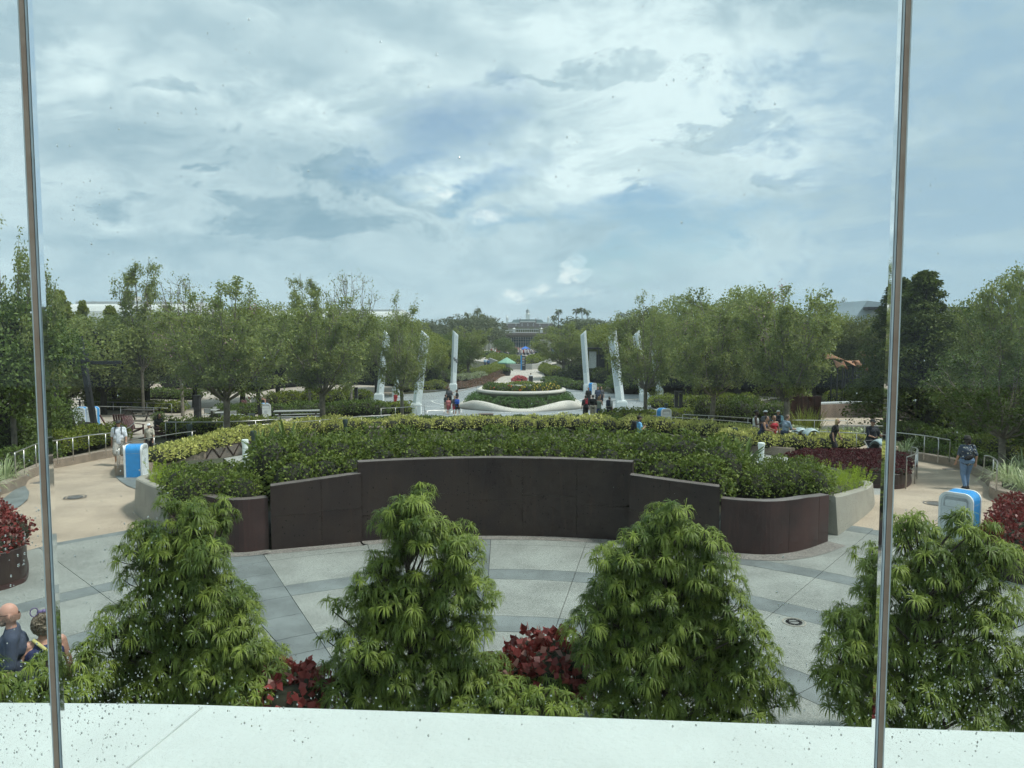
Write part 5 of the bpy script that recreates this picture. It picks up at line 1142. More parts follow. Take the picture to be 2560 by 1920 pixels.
# ------------------------------------------------------------------ litter bins
M_binw = mat('bin_white', (.72, .75, .75), .4, var=.03); M_binb = mat('bin_blue', (.035, .27, .62), .4, var=.05); M_bing = mat('bin_grey', (.60, .645, .66), .45, var=.04); M_emb = mat('emblem_grey', (.33, .38, .41), .5); M_slot = mat('slot_grey', (.32, .35, .36), .5)
def arch(w_, h, r, n=7):
    p = [(-w_/2, 0), (w_/2, 0)]
    for i in range(n+1): a = (math.pi/2)*i/n; p.append((w_/2-r+r*math.cos(a), h-r+r*math.sin(a)))
    for i in range(n+1): a = math.pi/2+(math.pi/2)*i/n; p.append((-w_/2+r+r*math.cos(a), h-r+r*math.sin(a)))
    return p
def bin_(label, loc, rz, sc=1.0):
    t_ = thing('litter_bin', loc, label, 'litter bin', 'blue and white litter bins', rz, sc); w_, d, h, r = .70, .60, 1.14, .20
    m = MB(); m.extrude([(x*.955, z*.985+.01) for x, z in arch(w_, h, r)], 'y', -d/2+.04, d/2-.04); m.obj('shell', M_binb, t_)
    for s_ in (-1, 1):
        y0 = s_*(d/2-.03)
        m = MB(); o_ = arch(w_, h, r, 8); i_ = [(x*.86, .045+z*.915) for x, z in arch(w_, h, r, 8)]; n = len(o_)
        vs = [(x, y0-.03, z) for x, z in o_] + [(x, y0-.03, z) for x, z in i_] + [(x, y0+.03, z) for x, z in o_] + [(x, y0+.03, z) for x, z in i_]
        fs = []
        for k in range(n):
            k2 = (k+1) % n; fs += [(k, k2, n+k2, n+k), (2*n+k, 3*n+k, 3*n+k2, 2*n+k2), (k, 2*n+k, 2*n+k2, k2), (n+k, n+k2, 3*n+k2, 3*n+k)]
        m.add(vs, fs); m.obj('end_frame', M_binw, t_)
        m = MB(); m.extrude([(x*.85, .05+z*.905) for x, z in arch(w_, h, r)], 'y', y0-.012, y0+.012); pnl = m.obj('end_panel', M_bing, t_)
        yo = y0 + s_*.014
        m = MB(); m.extrude([(x*.72, .80+z) for x, z in arch(w_, .235, .10)], 'y', yo-.003, yo+.006*s_); m.obj('flap', M_slot, pnl)
        m = MB(); m.extrude([(x*.62, .81+z) for x, z in arch(w_, .15, .04)], 'y', yo+.006*s_, yo+.012*s_); m.obj('flap_plate', M_bing, pnl)
        m = MB()
        for k in range(5):
            a = 2*math.pi*k/5+math.pi/2; c = Vector((math.cos(a)*.052, yo, .56+math.sin(a)*.052)); m.tube([c + Vector((math.cos(b)*.040, 0, math.sin(b)*.040)) for b in [2*math.pi*q/14 for q in range(15)]], .006, 4, False)
        m.tube([Vector((math.cos(b)*.105, yo, .56+math.sin(b)*.105)) for b in [2*math.pi*q/20 for q in range(21)]], .006, 4, False); m.obj('emblem', M_emb, pnl)
    for s_ in (-1, 1):
        m = MB(); m.box((s_*(w_*.4775+.003), 0, .86), (.004, d-.13, .006)); m.obj('panel_joint', M_slot, t_)
    return t_
def binpx(u, v, rz, label, sc=1.0): p = gp(u, v, .03); p.z = G(p.y)+.05; return bin_(label, p, rz, sc)
binpx(342, 1192, R(-80), 'blue sided litter bin with white frame at the left path corner')
binpx(2396, 1352, R(-48), 'litter bin with pale front and blue top standing in the right path')
binpx(203, 1064, R(12), 'left bin of the double set on the left patio')
binpx(232, 1063, R(12), 'right bin of the double set on the left patio, blue side showing')
binpx(663, 1050, R(28), 'pale litter bin beside the black pole at the picnic tables')
binpx(1659, 1068, R(20), 'litter bin half hidden in lime hedge right of the fountain')
binpx(1481, 984, R(40), 'litter bin at the foot of the right inner pylon')
# ------------------------------------------------------------------ fountain planter
fy = gp(1300, 1030).y + 5.0; fx = py(1303, 1000, fy).x; fz = G(fy)
t_ = thing('fountain_planter', (fx, fy, fz), 'round tiered pale concrete planter with a wavy lower rim', 'planter')
n = 96; V = []; F = []; prof = [(.0, 0.0), (.10, .10), (.34, .30), (.30, .62), (.02, .92), (-.28, 1.0), (-.46, .92), (-.50, .3)]
for i in range(n):
    a = 2*math.pi*i/n; wv = .5+.5*math.cos(4*(a+math.pi/2)+math.pi); hh = .42 + .52*wv
    for o_, z in prof: V.append(((5.25+o_*(.6+.5*(1-wv)))*math.cos(a), (5.25+o_*(.6+.5*(1-wv)))*math.sin(a), hh*z))
k = len(prof)
for i in range(n):
    for j in range(k-1): F.append((i*k+j, ((i+1) % n)*k+j, ((i+1) % n)*k+j+1, i*k+j+1))
M_fount = mat('cream_concrete', (.52, .50, .45), .7, var=.06, scale=.8, bump=.1)
link('lower_rim', npmesh('lower_rim', V, F, M_fount, True), None, t_)
m = MB(); m.lathe([(2.75, .1), (3.0, .8), (3.35, 1.25), (3.62, 1.36), (3.86, 1.42), (3.92, 1.52), (3.86, 1.66), (3.62, 1.70), (3.5, 1.60), (3.4, 1.2)], 64, cap=False); m.obj('upper_bowl', M_fount, t_, smooth=True)
m = MB(); m.lathe([(.55, 1.2), (.6, 1.7), (.95, 1.86), (1.2, 1.92), (1.22, 2.02), (1.1, 2.06), (1.0, 1.95)], 40, cap=False); m.obj('top_bowl', M_fount, t_, smooth=True)
m = MB(); m.lathe([(4.9, .25), (.01, .26)], 40, cap=False); m.lathe([(3.45, 1.35), (.01, 1.36)], 40, cap=False); m.obj('soil', M_soil, t_)
def ringblobs(R0, z, r, h, a0, a1, st):
    out = []; a = a0
    while a <= a1: out.append((fx+R0*math.cos(R(a)), fy+R0*math.sin(R(a)), fz+z, r, r, h)); a += st
    return out
for i, (a0, a1, lab) in enumerate(((198, 236, 'left'), (247, 292, 'front'), (303, 342, 'right'), (20, 160, 'rear'))):
    shrub('round_bush', f'clipped dark green bush mound on the lower tier of the fountain planter, {lab} side', 'bush', ringblobs(4.15, .42, .85, .75, a0, a1, 10), .14, .08, leafmat('clipped_bush_leaf', (.040, .085, .032), (.085, .145, .055), None, trans=.2, big=.4), .9, seed=140+i, up=.4)
shrub('canna_flowers', 'orange flowered leafy plants on the left of the upper bowl', 'flowers', ringblobs(2.7, 1.6, .6, .46, 175, 258, 16), .26, .11, ML_mid, .75, seed=146, up=.9, flowers=(MF_org, 26, .12))
shrub('canna_flowers', 'yellow flowered leafy plants on the right of the upper bowl', 'flowers', ringblobs(2.7, 1.62, .62, .50, 282, 365, 16), .26, .11, ML_mid, .75, seed=147, up=.9, flowers=(MF_yel, 90, .12))
shrub('round_bush', 'pale green planting in the top bowl of the fountain planter', 'bush', [(fx+math.cos(a)*.6, fy+math.sin(a)*.6, fz+1.95, .55, .55, .24) for a in (0, 1.25, 2.5, 3.75, 5)] + ringblobs(2.6, 1.55, .6, .40, 30, 150, 20), .16, .08, ML_yg, .9, seed=148)
# white pylons standing round the fountain
M_pyl = mat('pylon_white', (.74, .79, .79), .4, var=.03, scale=1.5); M_pylg = mat('pylon_mesh', (.56, .62, .64), .5, var=.04, scale=30)
def pylon(u0, vb, u1, wpx, label, flip):
    b = gp(u0, vb); y = b.y; top = py(u1, 825, y); H = top.z - G(y); wd = wpx*pxm(y); lean = top.x - b.x; dp = .55
    t_ = thing('white_pylon', (b.x, y, G(y)), label, 'pylon', 'white pylons round the fountain')
    m = MB(); m.box((0, 0, .40), (wd*1.25, dp*1.35, .8)); m.box((0, 0, .86), (wd*1.1, dp*1.15, .12), taper=.9); m.obj('plinth', M_pyl, t_, bevel=.03)
    ht = H; s_ = 1 if flip else -1
    def sec(z, k):     # triangular-prowed section
        c = lean*z/H; w2 = wd*k/2; return [(c-w2, -dp*.25, z), (c+s_*w2*.25, -dp*.55, z), (c+w2, -dp*.25, z), (c+w2*.85, dp*.45, z), (c-w2*.85, dp*.45, z)]
    a, b2 = sec(.9, 1.0), sec(ht, .92)
    cut = wd*.9; b2 = [(x, y_, z - (cut*(.5 - s_*(x-lean)/wd))) for x, y_, z in b2]
    m = MB(); m.add(a+b2, [(4, 3, 2, 1, 0), (5, 6, 7, 8, 9)] + [(i, (i+1) % 5, 5+(i+1) % 5, 5+i) for i in range(5)]); m.obj('shaft', M_pyl, t_)
    # inset mesh panels on the two front facets
    for i in (0, 1):
        p0, p1, q0, q1 = [Vector(v) for v in (a[i], a[i+1], b2[i], b2[i+1])]; nrm = (p1-p0).cross(q0-p0).normalized()
        if nrm.y > 0: nrm = -nrm
        f = lambda s1, t1: (p0.lerp(p1, s1)).lerp(q0.lerp(q1, s1), t1) + nrm*.006
        m = MB(); m.add([f(.14, .22), f(.86, .22), f(.86, .97), f(.14, .97)], [(0, 1, 2, 3)]); m.obj('mesh_panel', M_pylg, t_)
    return t_
pylon(1040, 1036, 1064, 22, 'front left white pylon beside the slender crape myrtle', False)
pylon(1133, 978, 1139, 15, 'inner left white pylon behind the family at the fountain', False)
pylon(948, 1006, 968, 18, 'outer left white pylon behind the slender crape myrtle', False)
pylon(990, 992, 1001, 14, 'rear left white pylon behind the slender crape myrtle', False)
pylon(1468, 980, 1458, 15, 'inner right white pylon with a bin at its foot', True)
pylon(1553, 1028, 1530, 22, 'front right white pylon beside the walking group', True)
pylon(1610, 1004, 1590, 18, 'outer right white pylon behind the right crape myrtle', True)
pylon(1648, 992, 1630, 14, 'rear right white pylon behind the right crape myrtle', True)
for (u, v, rx) in ((1139, 900, .3),):
    p = py(u, v, gp(1133, 978).y - .45); t_ = thing('loudspeaker', p, 'small dark speakers clamped on the inner left pylon', 'speaker')
    m = MB(); m.box((0, 0, 0), (.35, .12, .14)); m.obj('bracket', M_black, t_); m = MB(); m.ell((-.12, -.08, .18), (.12, .12, .16)); m.ell((.12, -.08, -.16), (.12, .12, .16)); m.obj('horn', mat('speaker_grey', (.2, .21, .22), .5), t_)
# ================================================================== BUILDINGS FAR OFF
M_brick = mat('dark_brick', (.16, .13, .12), .85, var=.1, scale=.3); M_roofg = mat('grey_green_roof', (.22, .30, .30), .7, var=.1, scale=.2); M_trim = mat('white_trim', (.66, .68, .66), .6); M_pane = mat('dark_pane', (.05, .06, .07), .2)
HY = 600.0; k = pxm(HY); hz = G(HY); hx = xg(1319, HY)
hall = thing('brick_hall', (hx, HY, hz), 'far brick hall with white cupola and spire at the centre of the skyline', 'building')
def hX(u): return (u-1319)*k
def hZ(v): return py(1319, v, HY).z - hz
m = MB(); m.box((0, 0, hZ(806)/2), (hX(1337)-hX(1301), 14, hZ(806))); m.box((0, 3, hZ(808)/2), (hX(1384)-hX(1256), 12, hZ(808)-.4)); m.obj('wall', M_brick, hall)
m = MB(); m.extrude([(hX(1258), hZ(808)), (hX(1380), hZ(808)), (hX(1360), hZ(805)), (hX(1278), hZ(805))], 'y', -3, 9.5); m.extrude([(hX(1279), hZ(806)), (hX(1359), hZ(806)), (hX(1354), hZ(799)), (hX(1284), hZ(799))], 'y', -2, 8); m.extrude([(hX(1300), hZ(803)), (hX(1338), hZ(803)), (hX(1336), hZ(798.5)), (hX(1302), hZ(798.5))], 'y', -7.4, 5); m.obj('roof', M_roofg, hall)
m = MB(); m.box((0, -7.2, hZ(804.4)), (hX(1338)-hX(1300), .4, .8)); m.box((0, -3.2, hZ(808)), (hX(1384)-hX(1256), .4, .7)); m.obj('cornice', M_trim, hall)
for u in (1300, 1339): m = MB(); m.box((hX(u), -6.5, hZ(797)/2), (.75, 1.2, hZ(796))); m.obj('chimney', M_brick, hall)
for u in (1294, 1345): m = MB(); m.tube([(hX(u), 2, hZ(800)), (hX(u), 2, hZ(792))], [.35, .08], 6); m.obj('finial', M_roofg, hall)
cup = MB(); z_ = hZ(800); cup.box((0, 0, (z_+hZ(787))/2), (hX(1324)-hX(1314), 3.2, hZ(787)-z_)); cup.box((0, 0, hZ(786.6)), (3.7, 3.7, .5)); co = cup.obj('cupola', M_trim, hall)
m = MB(); m.lathe([(1.45, hZ(786)), (1.45, hZ(784)), (1.1, hZ(783.5)), (1.1, hZ(778))], 8); m.obj('lantern', M_trim, co)
m = MB(); m.lathe([(1.25, hZ(778.5)), (1.3, hZ(777)), (1.0, hZ(775)), (.4, hZ(773.3)), (.12, hZ(772.5)), (.06, hZ(767))], 10); m.obj('dome', mat('dome_grey', (.16, .2, .2), .6), co)
for a in range(4): m = MB(); m.box((math.cos(a*math.pi/2)*1.12, math.sin(a*math.pi/2)*1.12, (hZ(783)+hZ(779))/2), (.5, .5, .9)); m.obj('opening', M_pane, co)
for u in (1268, 1371):
    m = MB(); z_ = hZ(806); m.box((hX(u), 3, (z_+hZ(797))/2), (1.9, 1.9, hZ(797)-z_)); m.box((hX(u), 3, hZ(796.5)), (2.3, 2.3, .3)); m.lathe([(.7, hZ(796.5)), (.7, hZ(793.5)), (.8, hZ(793.3)), (.5, hZ(791.8)), (.08, hZ(790.8)), (.05, hZ(787))], 8, (hX(u), 3, 0)); m.obj('end_cupola', M_trim, hall)
for u, yy in ((1268, -3.1), (1290, -3.1), (1305, -7.1), (1319, -7.1), (1333, -7.1), (1349, -3.1), (1371, -3.1)):
    m = MB(); m.box((hX(u), yy, hZ(812)), (.85, .2, 1.9)); fr = m.obj('window', M_trim, hall); m = MB(); m.box((hX(u), yy-.13, hZ(812)), (.45, .06, 1.4)); m.obj('pane', M_pane, fr)
# white balustraded pavilion over blue glass doors
PY_ = 270.0; k = pxm(PY_); pz0 = G(PY_); px_ = xg(1308, PY_)
pav = thing('pavilion_building', (px_, PY_, pz0), 'low pavilion with white balustrade over a brown fascia and blue glass doors', 'building')
def vZ(v): return py(1308, v, PY_).z - pz0
def uX(u): return (u-1308)*k
m = MB(); m.box((0, 0, (vZ(832)+vZ(838))/2), (uX(1366)-uX(1250), 9, vZ(832)-vZ(838))); m.obj('roof_fascia', mat('brown_fascia', (.19, .16, .14), .7, var=.08), pav)
m = MB(); m.box((0, .6, (vZ(838)+vZ(842))/2), (uX(1352)-uX(1264), 7, vZ(838)-vZ(842)-.02)); m.obj('soffit', mat('tan_soffit', (.33, .30, .26), .7), pav)
m = MB(); m.box((0, 2.0, vZ(846)/2), (uX(1338)-uX(1280), 3, vZ(842.3))); m.obj('wall', mat('blue_grey_glass', (.10, .17, .22), .15, var=.3, scale=.4), pav)
for i in range(9): m = MB(); m.box((uX(1284+i*6), .45, vZ(842.5)/2), (.12, .12, vZ(842.6))); m.obj('mullion', M_trim, pav)
for v in (848, 855): m = MB(); m.box((0, .42, vZ(v)), (uX(1334)-uX(1282), .1, .14)); m.obj('transom', M_trim, pav)
for v in (823, 831): m = MB(); m.box((0, -4, vZ(v)), (uX(1357)-uX(1281), .35, .22)); m.obj('balustrade_rail', M_trim, pav)
for i in range(12): m = MB(); m.box((uX(1290+i*5.4), -4, (vZ(822.7)+vZ(830.7))/2), (.12, .2, vZ(823.3)-vZ(830.7))); m.obj('baluster', M_trim, pav)
for u in (1285, 1352):
    m = MB(); m.box((uX(u), -4, (vZ(823)+vZ(832))/2), (1.0, 1.0, vZ(823)-vZ(832))); m.lathe([(.75, vZ(823)), (.75, vZ(822.4)), (.2, vZ(821)), (.06, vZ(818.5))], 8, (uX(u), -4, 0)); m.obj('corner_pier', M_trim, pav)
m = MB(); m.box((uX(1268), -3, vZ(831)), (uX(1282)-uX(1254), .5, .4)); m.box((uX(1272), -3, vZ(826.5)), (uX(1282)-uX(1262), .5, .3)); m.obj('side_parapet', M_trim, pav)
# white frame towers
for ux, pair, lab in ((1200, (1193.5, 1207), 'white frame tower with an open top left of the far hall'), (1222, (1217.5, 1227), 'white frame tower with three arched panels left of the far hall')):
    y = 245.0; kk = pxm(y); b = G(y); zt = py(ux, 802, y).z - b; x0 = xg(ux, y); t_ = thing('frame_tower', (x0, y, b), lab, 'tower')
    for u in pair: m = MB(); m.box(((u-ux)*kk, 0, zt/2), (.22, .22, zt)); m.obj('post', M_trim, t_)
    for v in ((813, 822) if ux < 1210 else (808, 816.5, 825)): m = MB(); m.box((0, 0, py(ux, v, y).z-b), ((pair[1]-pair[0])*kk, .15, .18)); m.obj('crossbar', M_trim, t_)
    if ux > 1210:
        for v in (805, 813.5, 822): m = MB(); m.tube([(-.45, 0, py(ux, v, y).z-b-.3), (-.4, 0, py(ux, v, y).z-b+.1), (0, 0, py(ux, v, y).z-b+.35), (.4, 0, py(ux, v, y).z-b+.1), (.45, 0, py(ux, v, y).z-b-.3)], .12, 6); m.obj('arch_panel', M_trim, t_)
    else: m = MB(); m.ell((0, 0, py(ux, 809, y).z-b), (.35, .35, .35)); m.obj('bell', M_trim, t_)
# long white curved building on the left
def longhall(u0, u1, v0, v1, y, label, panels):
    kk = pxm(y); z0 = G(y); zt = py(u0, v0, y).z-z0; t_ = thing('white_building', (xg((u0+u1)/2, y), y, z0), label, 'building'); Wd = (u1-u0)*kk
    m = MB(); m.extrude([(0, 0), (0, zt*.80), (.25, zt*.9), (.9, zt*.965), (2.0, zt), (12, zt), (12, 0)], 'x', -Wd/2, Wd/2); m.obj('wall', mat('white_cladding', (.56, .58, .56), .5, var=.03, scale=.2), t_)
    m = MB(); m.box((0, 7, zt+.22), (Wd-2, 8, .42)); m.obj('roof', mat('grey_roof', (.40, .42, .42), .7), t_)
    for i in range(1, panels): m = MB(); m.box((-Wd/2+Wd*i/panels, -.02, zt*.4), (.10, .08, zt*.8)); m.obj('panel_joint', M_slot, t_)
    return t_, Wd, zt
wb_, Wd, zt = longhall(150, 480, 759, 800, 110.0, 'long low white building with a curved parapet behind the left trees', 6)
m = MB(); m.box((-Wd*.085, 6, zt+.85), (1.8, 2, .95)); ru = m.obj('roof_unit', mat('roof_unit_grey', (.42, .42, .39), .7), wb_); m = MB(); m.box((-Wd*.085-.3, 4.95, zt+.8), (.3, .1, .4)); m.obj('vent', M_pane, ru)
longhall(560, 1010, 778, 810, 150.0, 'second white building seen in slivers between the picnic trees', 9)
# building with triangular panels on the right
ty = 120.0; kk = pxm(ty); tz = G(ty); tx = xg(2190, ty); tri = thing('panelled_building', (tx, ty, tz), 'angular building with grey metal roof and white triangular panels at right', 'building')
def tX(u): return (u-2190)*kk
def tZ(v): return py(2190, v, ty).z - tz
M_met = mat('grey_blue_metal', (.40, .47, .50), .45, var=.04, scale=.3); M_tri = mat('white_panel', (.55, .57, .56), .6, var=.04)
m = MB(); m.extrude([(tX(2128), 0), (tX(2128), tZ(808)), (tX(2157), tZ(766)), (tX(2166), tZ(751)), (tX(2215), tZ(757)), (tX(2300), tZ(760)), (tX(2300), 0)], 'y', .6, 14); m.obj('metal_roof', M_met, tri)
m = MB(); m.box(((tX(2157)+tX(2420))/2, -.2, tZ(771)), (tX(2420)-tX(2157), 1.6, (tZ(767)-tZ(774)))); m.obj('eave', mat('black_eave', (.02, .022, .025), .5), tri)
m = MB(); m.box(((tX(2168)+tX(2420))/2, 6.4, tZ(775)/2), (tX(2420)-tX(2168), 11.5, tZ(775))); m.obj('wall', M_tri, tri)
h_ = tZ(774.5)-tZ(789); w_ = (2196-2168)*kk
for r_ in range(2):
    for i in range(14):
        x = tX(2168) + w_*.5*i; zb = tZ(789)-h_*r_; upw = (i+r_) % 2 == 0; d_ = -.25 - .2*((i*5+r_*3) % 3)
        p = [(x, .62, zb), (x+w_, .62, zb), (x+w_/2, .62, zb+h_)] if upw else [(x, .62, zb+h_), (x+w_, .62, zb+h_), (x+w_/2, .62, zb)]
        c = tuple(sum(q[j] for q in p)/3 for j in range(3)); ins = [tuple(c[j] + (q[j]-c[j])*.93 for j in range(3)) for q in p]
        m = MB(); m.add(ins + [(c[0], .62+d_*.6, c[2])], [(0, 1, 3), (1, 2, 3), (2, 0, 3)]); m.obj('triangular_panel', M_tri, tri)
# rust coloured leaf-like shades
M_rust = mat('rust_sheet', (.28, .135, .07), .7, var=.2, scale=1.5)
sy = 62.0
def shade(u0, u1, v, dv, label, y):
    kk = pxm(y); L_ = (u1-u0)*kk; p = py((u0+u1)/2, v, y); zf = p.z - G(y); t_ = thing('shade_canopy', (p.x, y, G(y)), label, 'canopy')
    n = 14; V = []; F = []
    for i in range(n+1):
        s_ = i/n; w2 = 1.15*math.sin(math.pi*min(.97, max(.03, s_)))**.7; zz = zf + dv*kk*(.5-s_) + .18*math.sin(s_*6.3)
        V += [(-L_/2+L_*s_, -w2, zz-.12), (-L_/2+L_*s_, w2, zz+.22), (-L_/2+L_*s_, w2, zz+.28), (-L_/2+L_*s_, -w2, zz-.06)]
    for i in range(n):
        for j in range(4): F.append((i*4+j, (i+1)*4+j, (i+1)*4+(j+1) % 4, i*4+(j+1) % 4))
    link('sheet', npmesh('sheet', V, F, M_rust), None, t_)
    for x in (-L_*.3, L_*.3): m = MB(); m.tube([(x, 0, 0), (x, 0, zf-.02)], .06, 8); m.obj('post', M_black, t_)
shade(2062, 2150, 902, 14, 'long rust coloured leaf shaped shade right of the large crape myrtle', 60)
shade(2090, 2112, 914, -4, 'small rust coloured shade panel below the long one', 57)
shade(2142, 2164, 918, 6, 'rust coloured shade panel beside the window joint, lower', 57)
shade(2152, 2192, 890, 4, 'rust coloured shade panel beside the window joint, upper', 64)
# dark fence under the shades
p = gp(2142, 960); fy0 = 60.0; t_ = thing('fence', (xg(2142, fy0), fy0, G(fy0)), 'dark railing fence under the rust coloured shades', 'fence')
for i in range(14): m = MB(); m.box((-1.0+i*.16, 0, 3.2), (.04, .04, 1.1)); m.obj('picket', M_black, t_)
for z in (2.7, 3.7): m = MB(); m.box((.05, 0, z), (2.3, .05, .06)); m.obj('rail', M_black, t_)
for x in (-1.05, 1.12): m = MB(); m.box((x, 0, 1.9), (.1, .1, 3.8)); m.obj('post', M_black, t_)
# curved seat wall court and the big steel panel on the right
sw = smoothpath([tuple(gp(u, v))[:2] for u, v in ((2040, 1048), (2080, 1045), (2130, 1043), (2180, 1044), (2230, 1046), (2300, 1052), (2380, 1062))], 6)
o = strip(sw, [G(p[1])-.2 for p in sw], [G(p[1])+1.0 for p in sw], .5, 1).obj('seat_wall', mat('brown_wall', (.20, .155, .125), .85, var=.15, scale=1, bump=.3)); setp(o, 'curved brown seat wall around the beige court on the right', 'low wall')
strip(sw, [G(p[1])+1.003 for p in sw], [G(p[1])+1.12 for p in sw], .62, 1, bev=.02).obj('coping', mat('grey_coping', (.36, .38, .38), .7), o)
for (u, vb, vt, wd, lab) in ((2026, 1072, 990, 1.15, 'tall dark reddish steel panel left of the seat court'), (1996, 1068, 985, 1.05, 'second dark steel panel behind the large crape myrtle trunk')):
    p = gp(u, vb); zt_ = py(u, vt, p.y).z; t_ = thing('steel_screen', (p.x, p.y, G(p.y)), lab, 'screen')
    m = MB(); m.box((0, 0, (zt_-G(p.y))/2), (wd, .09, zt_-G(p.y))); m.obj('plate', mat('maroon_steel', (.060, .026, .022), .6, var=.25, scale=1.5), t_, bevel=.01)
    for x in (-wd*.45, wd*.45): m = MB(); m.box((x, -.075, (zt_-G(p.y))/2), (.07, .05, zt_-G(p.y)-.02)); m.obj('flange', mat('maroon_steel_light', (.085, .040, .034), .55, var=.2), t_)
    for i in range(2): m = MB(); m.box((wd*(-.15+.3*i), -.055, (zt_-G(p.y))/2), (.012, .012, zt_-G(p.y)-.05)); m.obj('seam', M_dark, t_)
for i, (u, v) in enumerate(((2006, 1088), (2030, 1090))): blades('tall_grass', ('left clump of tall grass in front of the steel panels', 'right clump of tall grass in front of the steel panels')[i], 'plant', gp(u, v), 120, 1.5, .03, ML_yg, 200+i, .6, .5, .4)
# black angular light masts
def mast(label, pts, arms, w_=.26):
    o0 = Vector(pts[0]); t_ = thing('light_mast', o0, label, 'light mast'); q = [Vector(p)-o0 for p in pts]
    m = MB(); m.bar(q[0], q[1], w_, w_); m.obj('pole', M_black, t_)
    m = MB(); m.box((0, 0, .1), (w_*2, w_*2, .2)); m.obj('base', M_black, t_)
    for a, b in arms:
        m = MB(); m.bar(Vector(a)-o0, Vector(b)-o0, w_*.8, w_*.7); ao = m.obj('arm', M_black, t_)
        d = (Vector(b)-Vector(a)); m = MB()
        for f in (.12, .88): m.box(Vector(a)+d*f-o0-Vector((0, 0, w_*.6)), (.12, .12, .10))
        m.obj('lamp_head', M_black, ao)
b = gp(240, 1088); y = b.y; P2 = lambda u, v, d=0: tuple(py(u, v, y+d))
mast('black slanted mast with crossing beams above the left patio', [(b.x, y, G(y)), P2(198, 840)], [(P2(168, 908, -.3), P2(303, 906, -.3)), (P2(136, 897, -.6), P2(222, 900, -.6)), (P2(178, 884, .2), P2(220, 886, .2))], .25)
b = gp(653, 1056); y2 = b.y; mast('slim black mast beside the pale picnic bin', [(b.x, y2, G(y2)), tuple(py(636, 900, y2))], [], .22)
b = gp(148, 1048); y2 = b.y; mast('black post behind the left window joint', [(b.x, y2, G(y2)), tuple(py(138, 930, y2))], [], .26)
for u, v, vt, lab in ((495, 1062, 990, 'dark square post left of the thick crape myrtle'), (1690, 1036, 980, 'left black post of a pair in the lime hedge'), (1701, 1036, 980, 'right black post of a pair in the lime hedge'), (891, 1022, 970, 'dark square post among hedges behind the picnic tables')):
    b = gp(u, v); z1 = py(u, vt, b.y).z; t_ = thing('dark_post', (b.x, b.y, G(b.y)), lab, 'post'); wq = 14*pxm(b.y) if u < 600 else 8*pxm(b.y)
    m = MB(); m.box((0, 0, (z1-G(b.y))/2), (wq, wq, z1-G(b.y))); m.obj('shaft', M_black, t_, bevel=.01); m = MB(); m.box((0, 0, z1-G(b.y)+.03), (wq*1.1, wq*1.1, .05)); m.obj('cap', M_black, t_)
# ------------------------------------------------------------------ furniture
M_wood = mat('dark_wood', (.055, .040, .034), .6, var=.25, scale=4); M_maroon = mat('maroon_plastic', (.075, .028, .030), .5, var=.15); M_gtop = mat('grey_table_top', (.30, .31, .30), .5, var=.1, scale=2); M_dtop = mat('dark_table_top', (.07, .065, .062), .45, var=.15)
def table(label, loc, w_, d, h, top, rz=0.0):
    t_ = thing('cafe_table', loc, label, 'table', None, rz); m = MB(); m.box((0, 0, h-.02), (w_, d, .04)); m.obj('table_top', top, t_, bevel=.008)
    m = MB(); m.tube([(0, 0, 0), (0, 0, h-.03)], .05, 8); m.obj('leg', M_black, t_); m = MB(); m.box((0, 0, .02), (.5, .08, .04)); m.box((0, 0, .021), (.08, .5, .04)); m.obj('foot', M_black, t_); return t_
def chair(label, loc, rz, mm=None, group=None):
    mm = mm or M_dtop; t_ = thing('patio_chair', loc, label, 'chair', group, rz)
    m = MB(); m.box((0, 0, .45), (.44, .44, .03)); m.obj('seat', mm, t_, bevel=.008); m = MB(); m.box((0, .21, .70), (.44, .03, .32)); m.obj('backrest', mm, t_, bevel=.01)
    for x in (-.19, .19):
        for y_ in (-.19, .20): m = MB(); m.tube([(x, y_, 0), (x, y_, .44 if y_ < 0 else .84)], .014, 6); m.obj('leg', M_black, t_)
    return t_
def adirondack(label, loc, rz):
    t_ = thing('adirondack_chair', loc, label, 'chair', None, rz)
    for i in range(5): m = MB(); m.bar((-.22+.11*i, .28, .28), (-.26+.13*i, .62, 1.0), .10, .025); m.obj('back_slat', M_maroon, t_)
    for i in range(5): m = MB(); m.box((0, -.28+.13*i, .36-.026*i), (.54, .115, .022)); m.obj('seat_slat', M_maroon, t_)
    for x in (-.33, .33):
        m = MB(); m.box((x, -.08, .55), (.13, .75, .025)); m.obj('armrest', M_maroon, t_); m = MB(); m.box((x, -.34, .27), (.03, .10, .54)); m.obj('front_leg', M_maroon, t_)
        m = MB(); m.bar((x*.86, -.36, .34), (x*.86, .60, .04), .03, .12); m.obj('rear_leg', M_maroon, t_)
    return t_
def picnic(label, loc, rz, L_=2.4, top=None):
    t_ = thing('picnic_table', loc, label, 'table', None, rz); top = top or M_dtop
    for i in range(4): m = MB(); m.box((0, -.30+.2*i, .76), (L_, .185, .045)); m.obj('top_plank', top, t_)
    for y_ in (-.72, .72):
        for i in range(2): m = MB(); m.box((0, y_-.08+.16*i, .45), (L_, .15, .04)); m.obj('bench_plank', top, t_)
    for x in (-L_*.38, L_*.38):
        for s_ in (-1, 1): m = MB(); m.bar((x, s_*.18, .73), (x, s_*.62, 0), .07, .09); m.obj('leg', M_wood, t_)
        m = MB(); m.box((x, 0, .41), (.07, 1.6, .08)); m.obj('crossbeam', M_wood, t_)
    return t_
def fp_(u, v): p = gp(u, v, .05); return (p.x, p.y, G(p.y)+.05)
table('round dark cafe table by the left window joint', fp_(146, 1094), .95, .95, .74, M_dtop, .2); table('dark low cafe table left of the slanted mast foot', fp_(178, 1099), .95, .7, .66, M_dtop, .1)
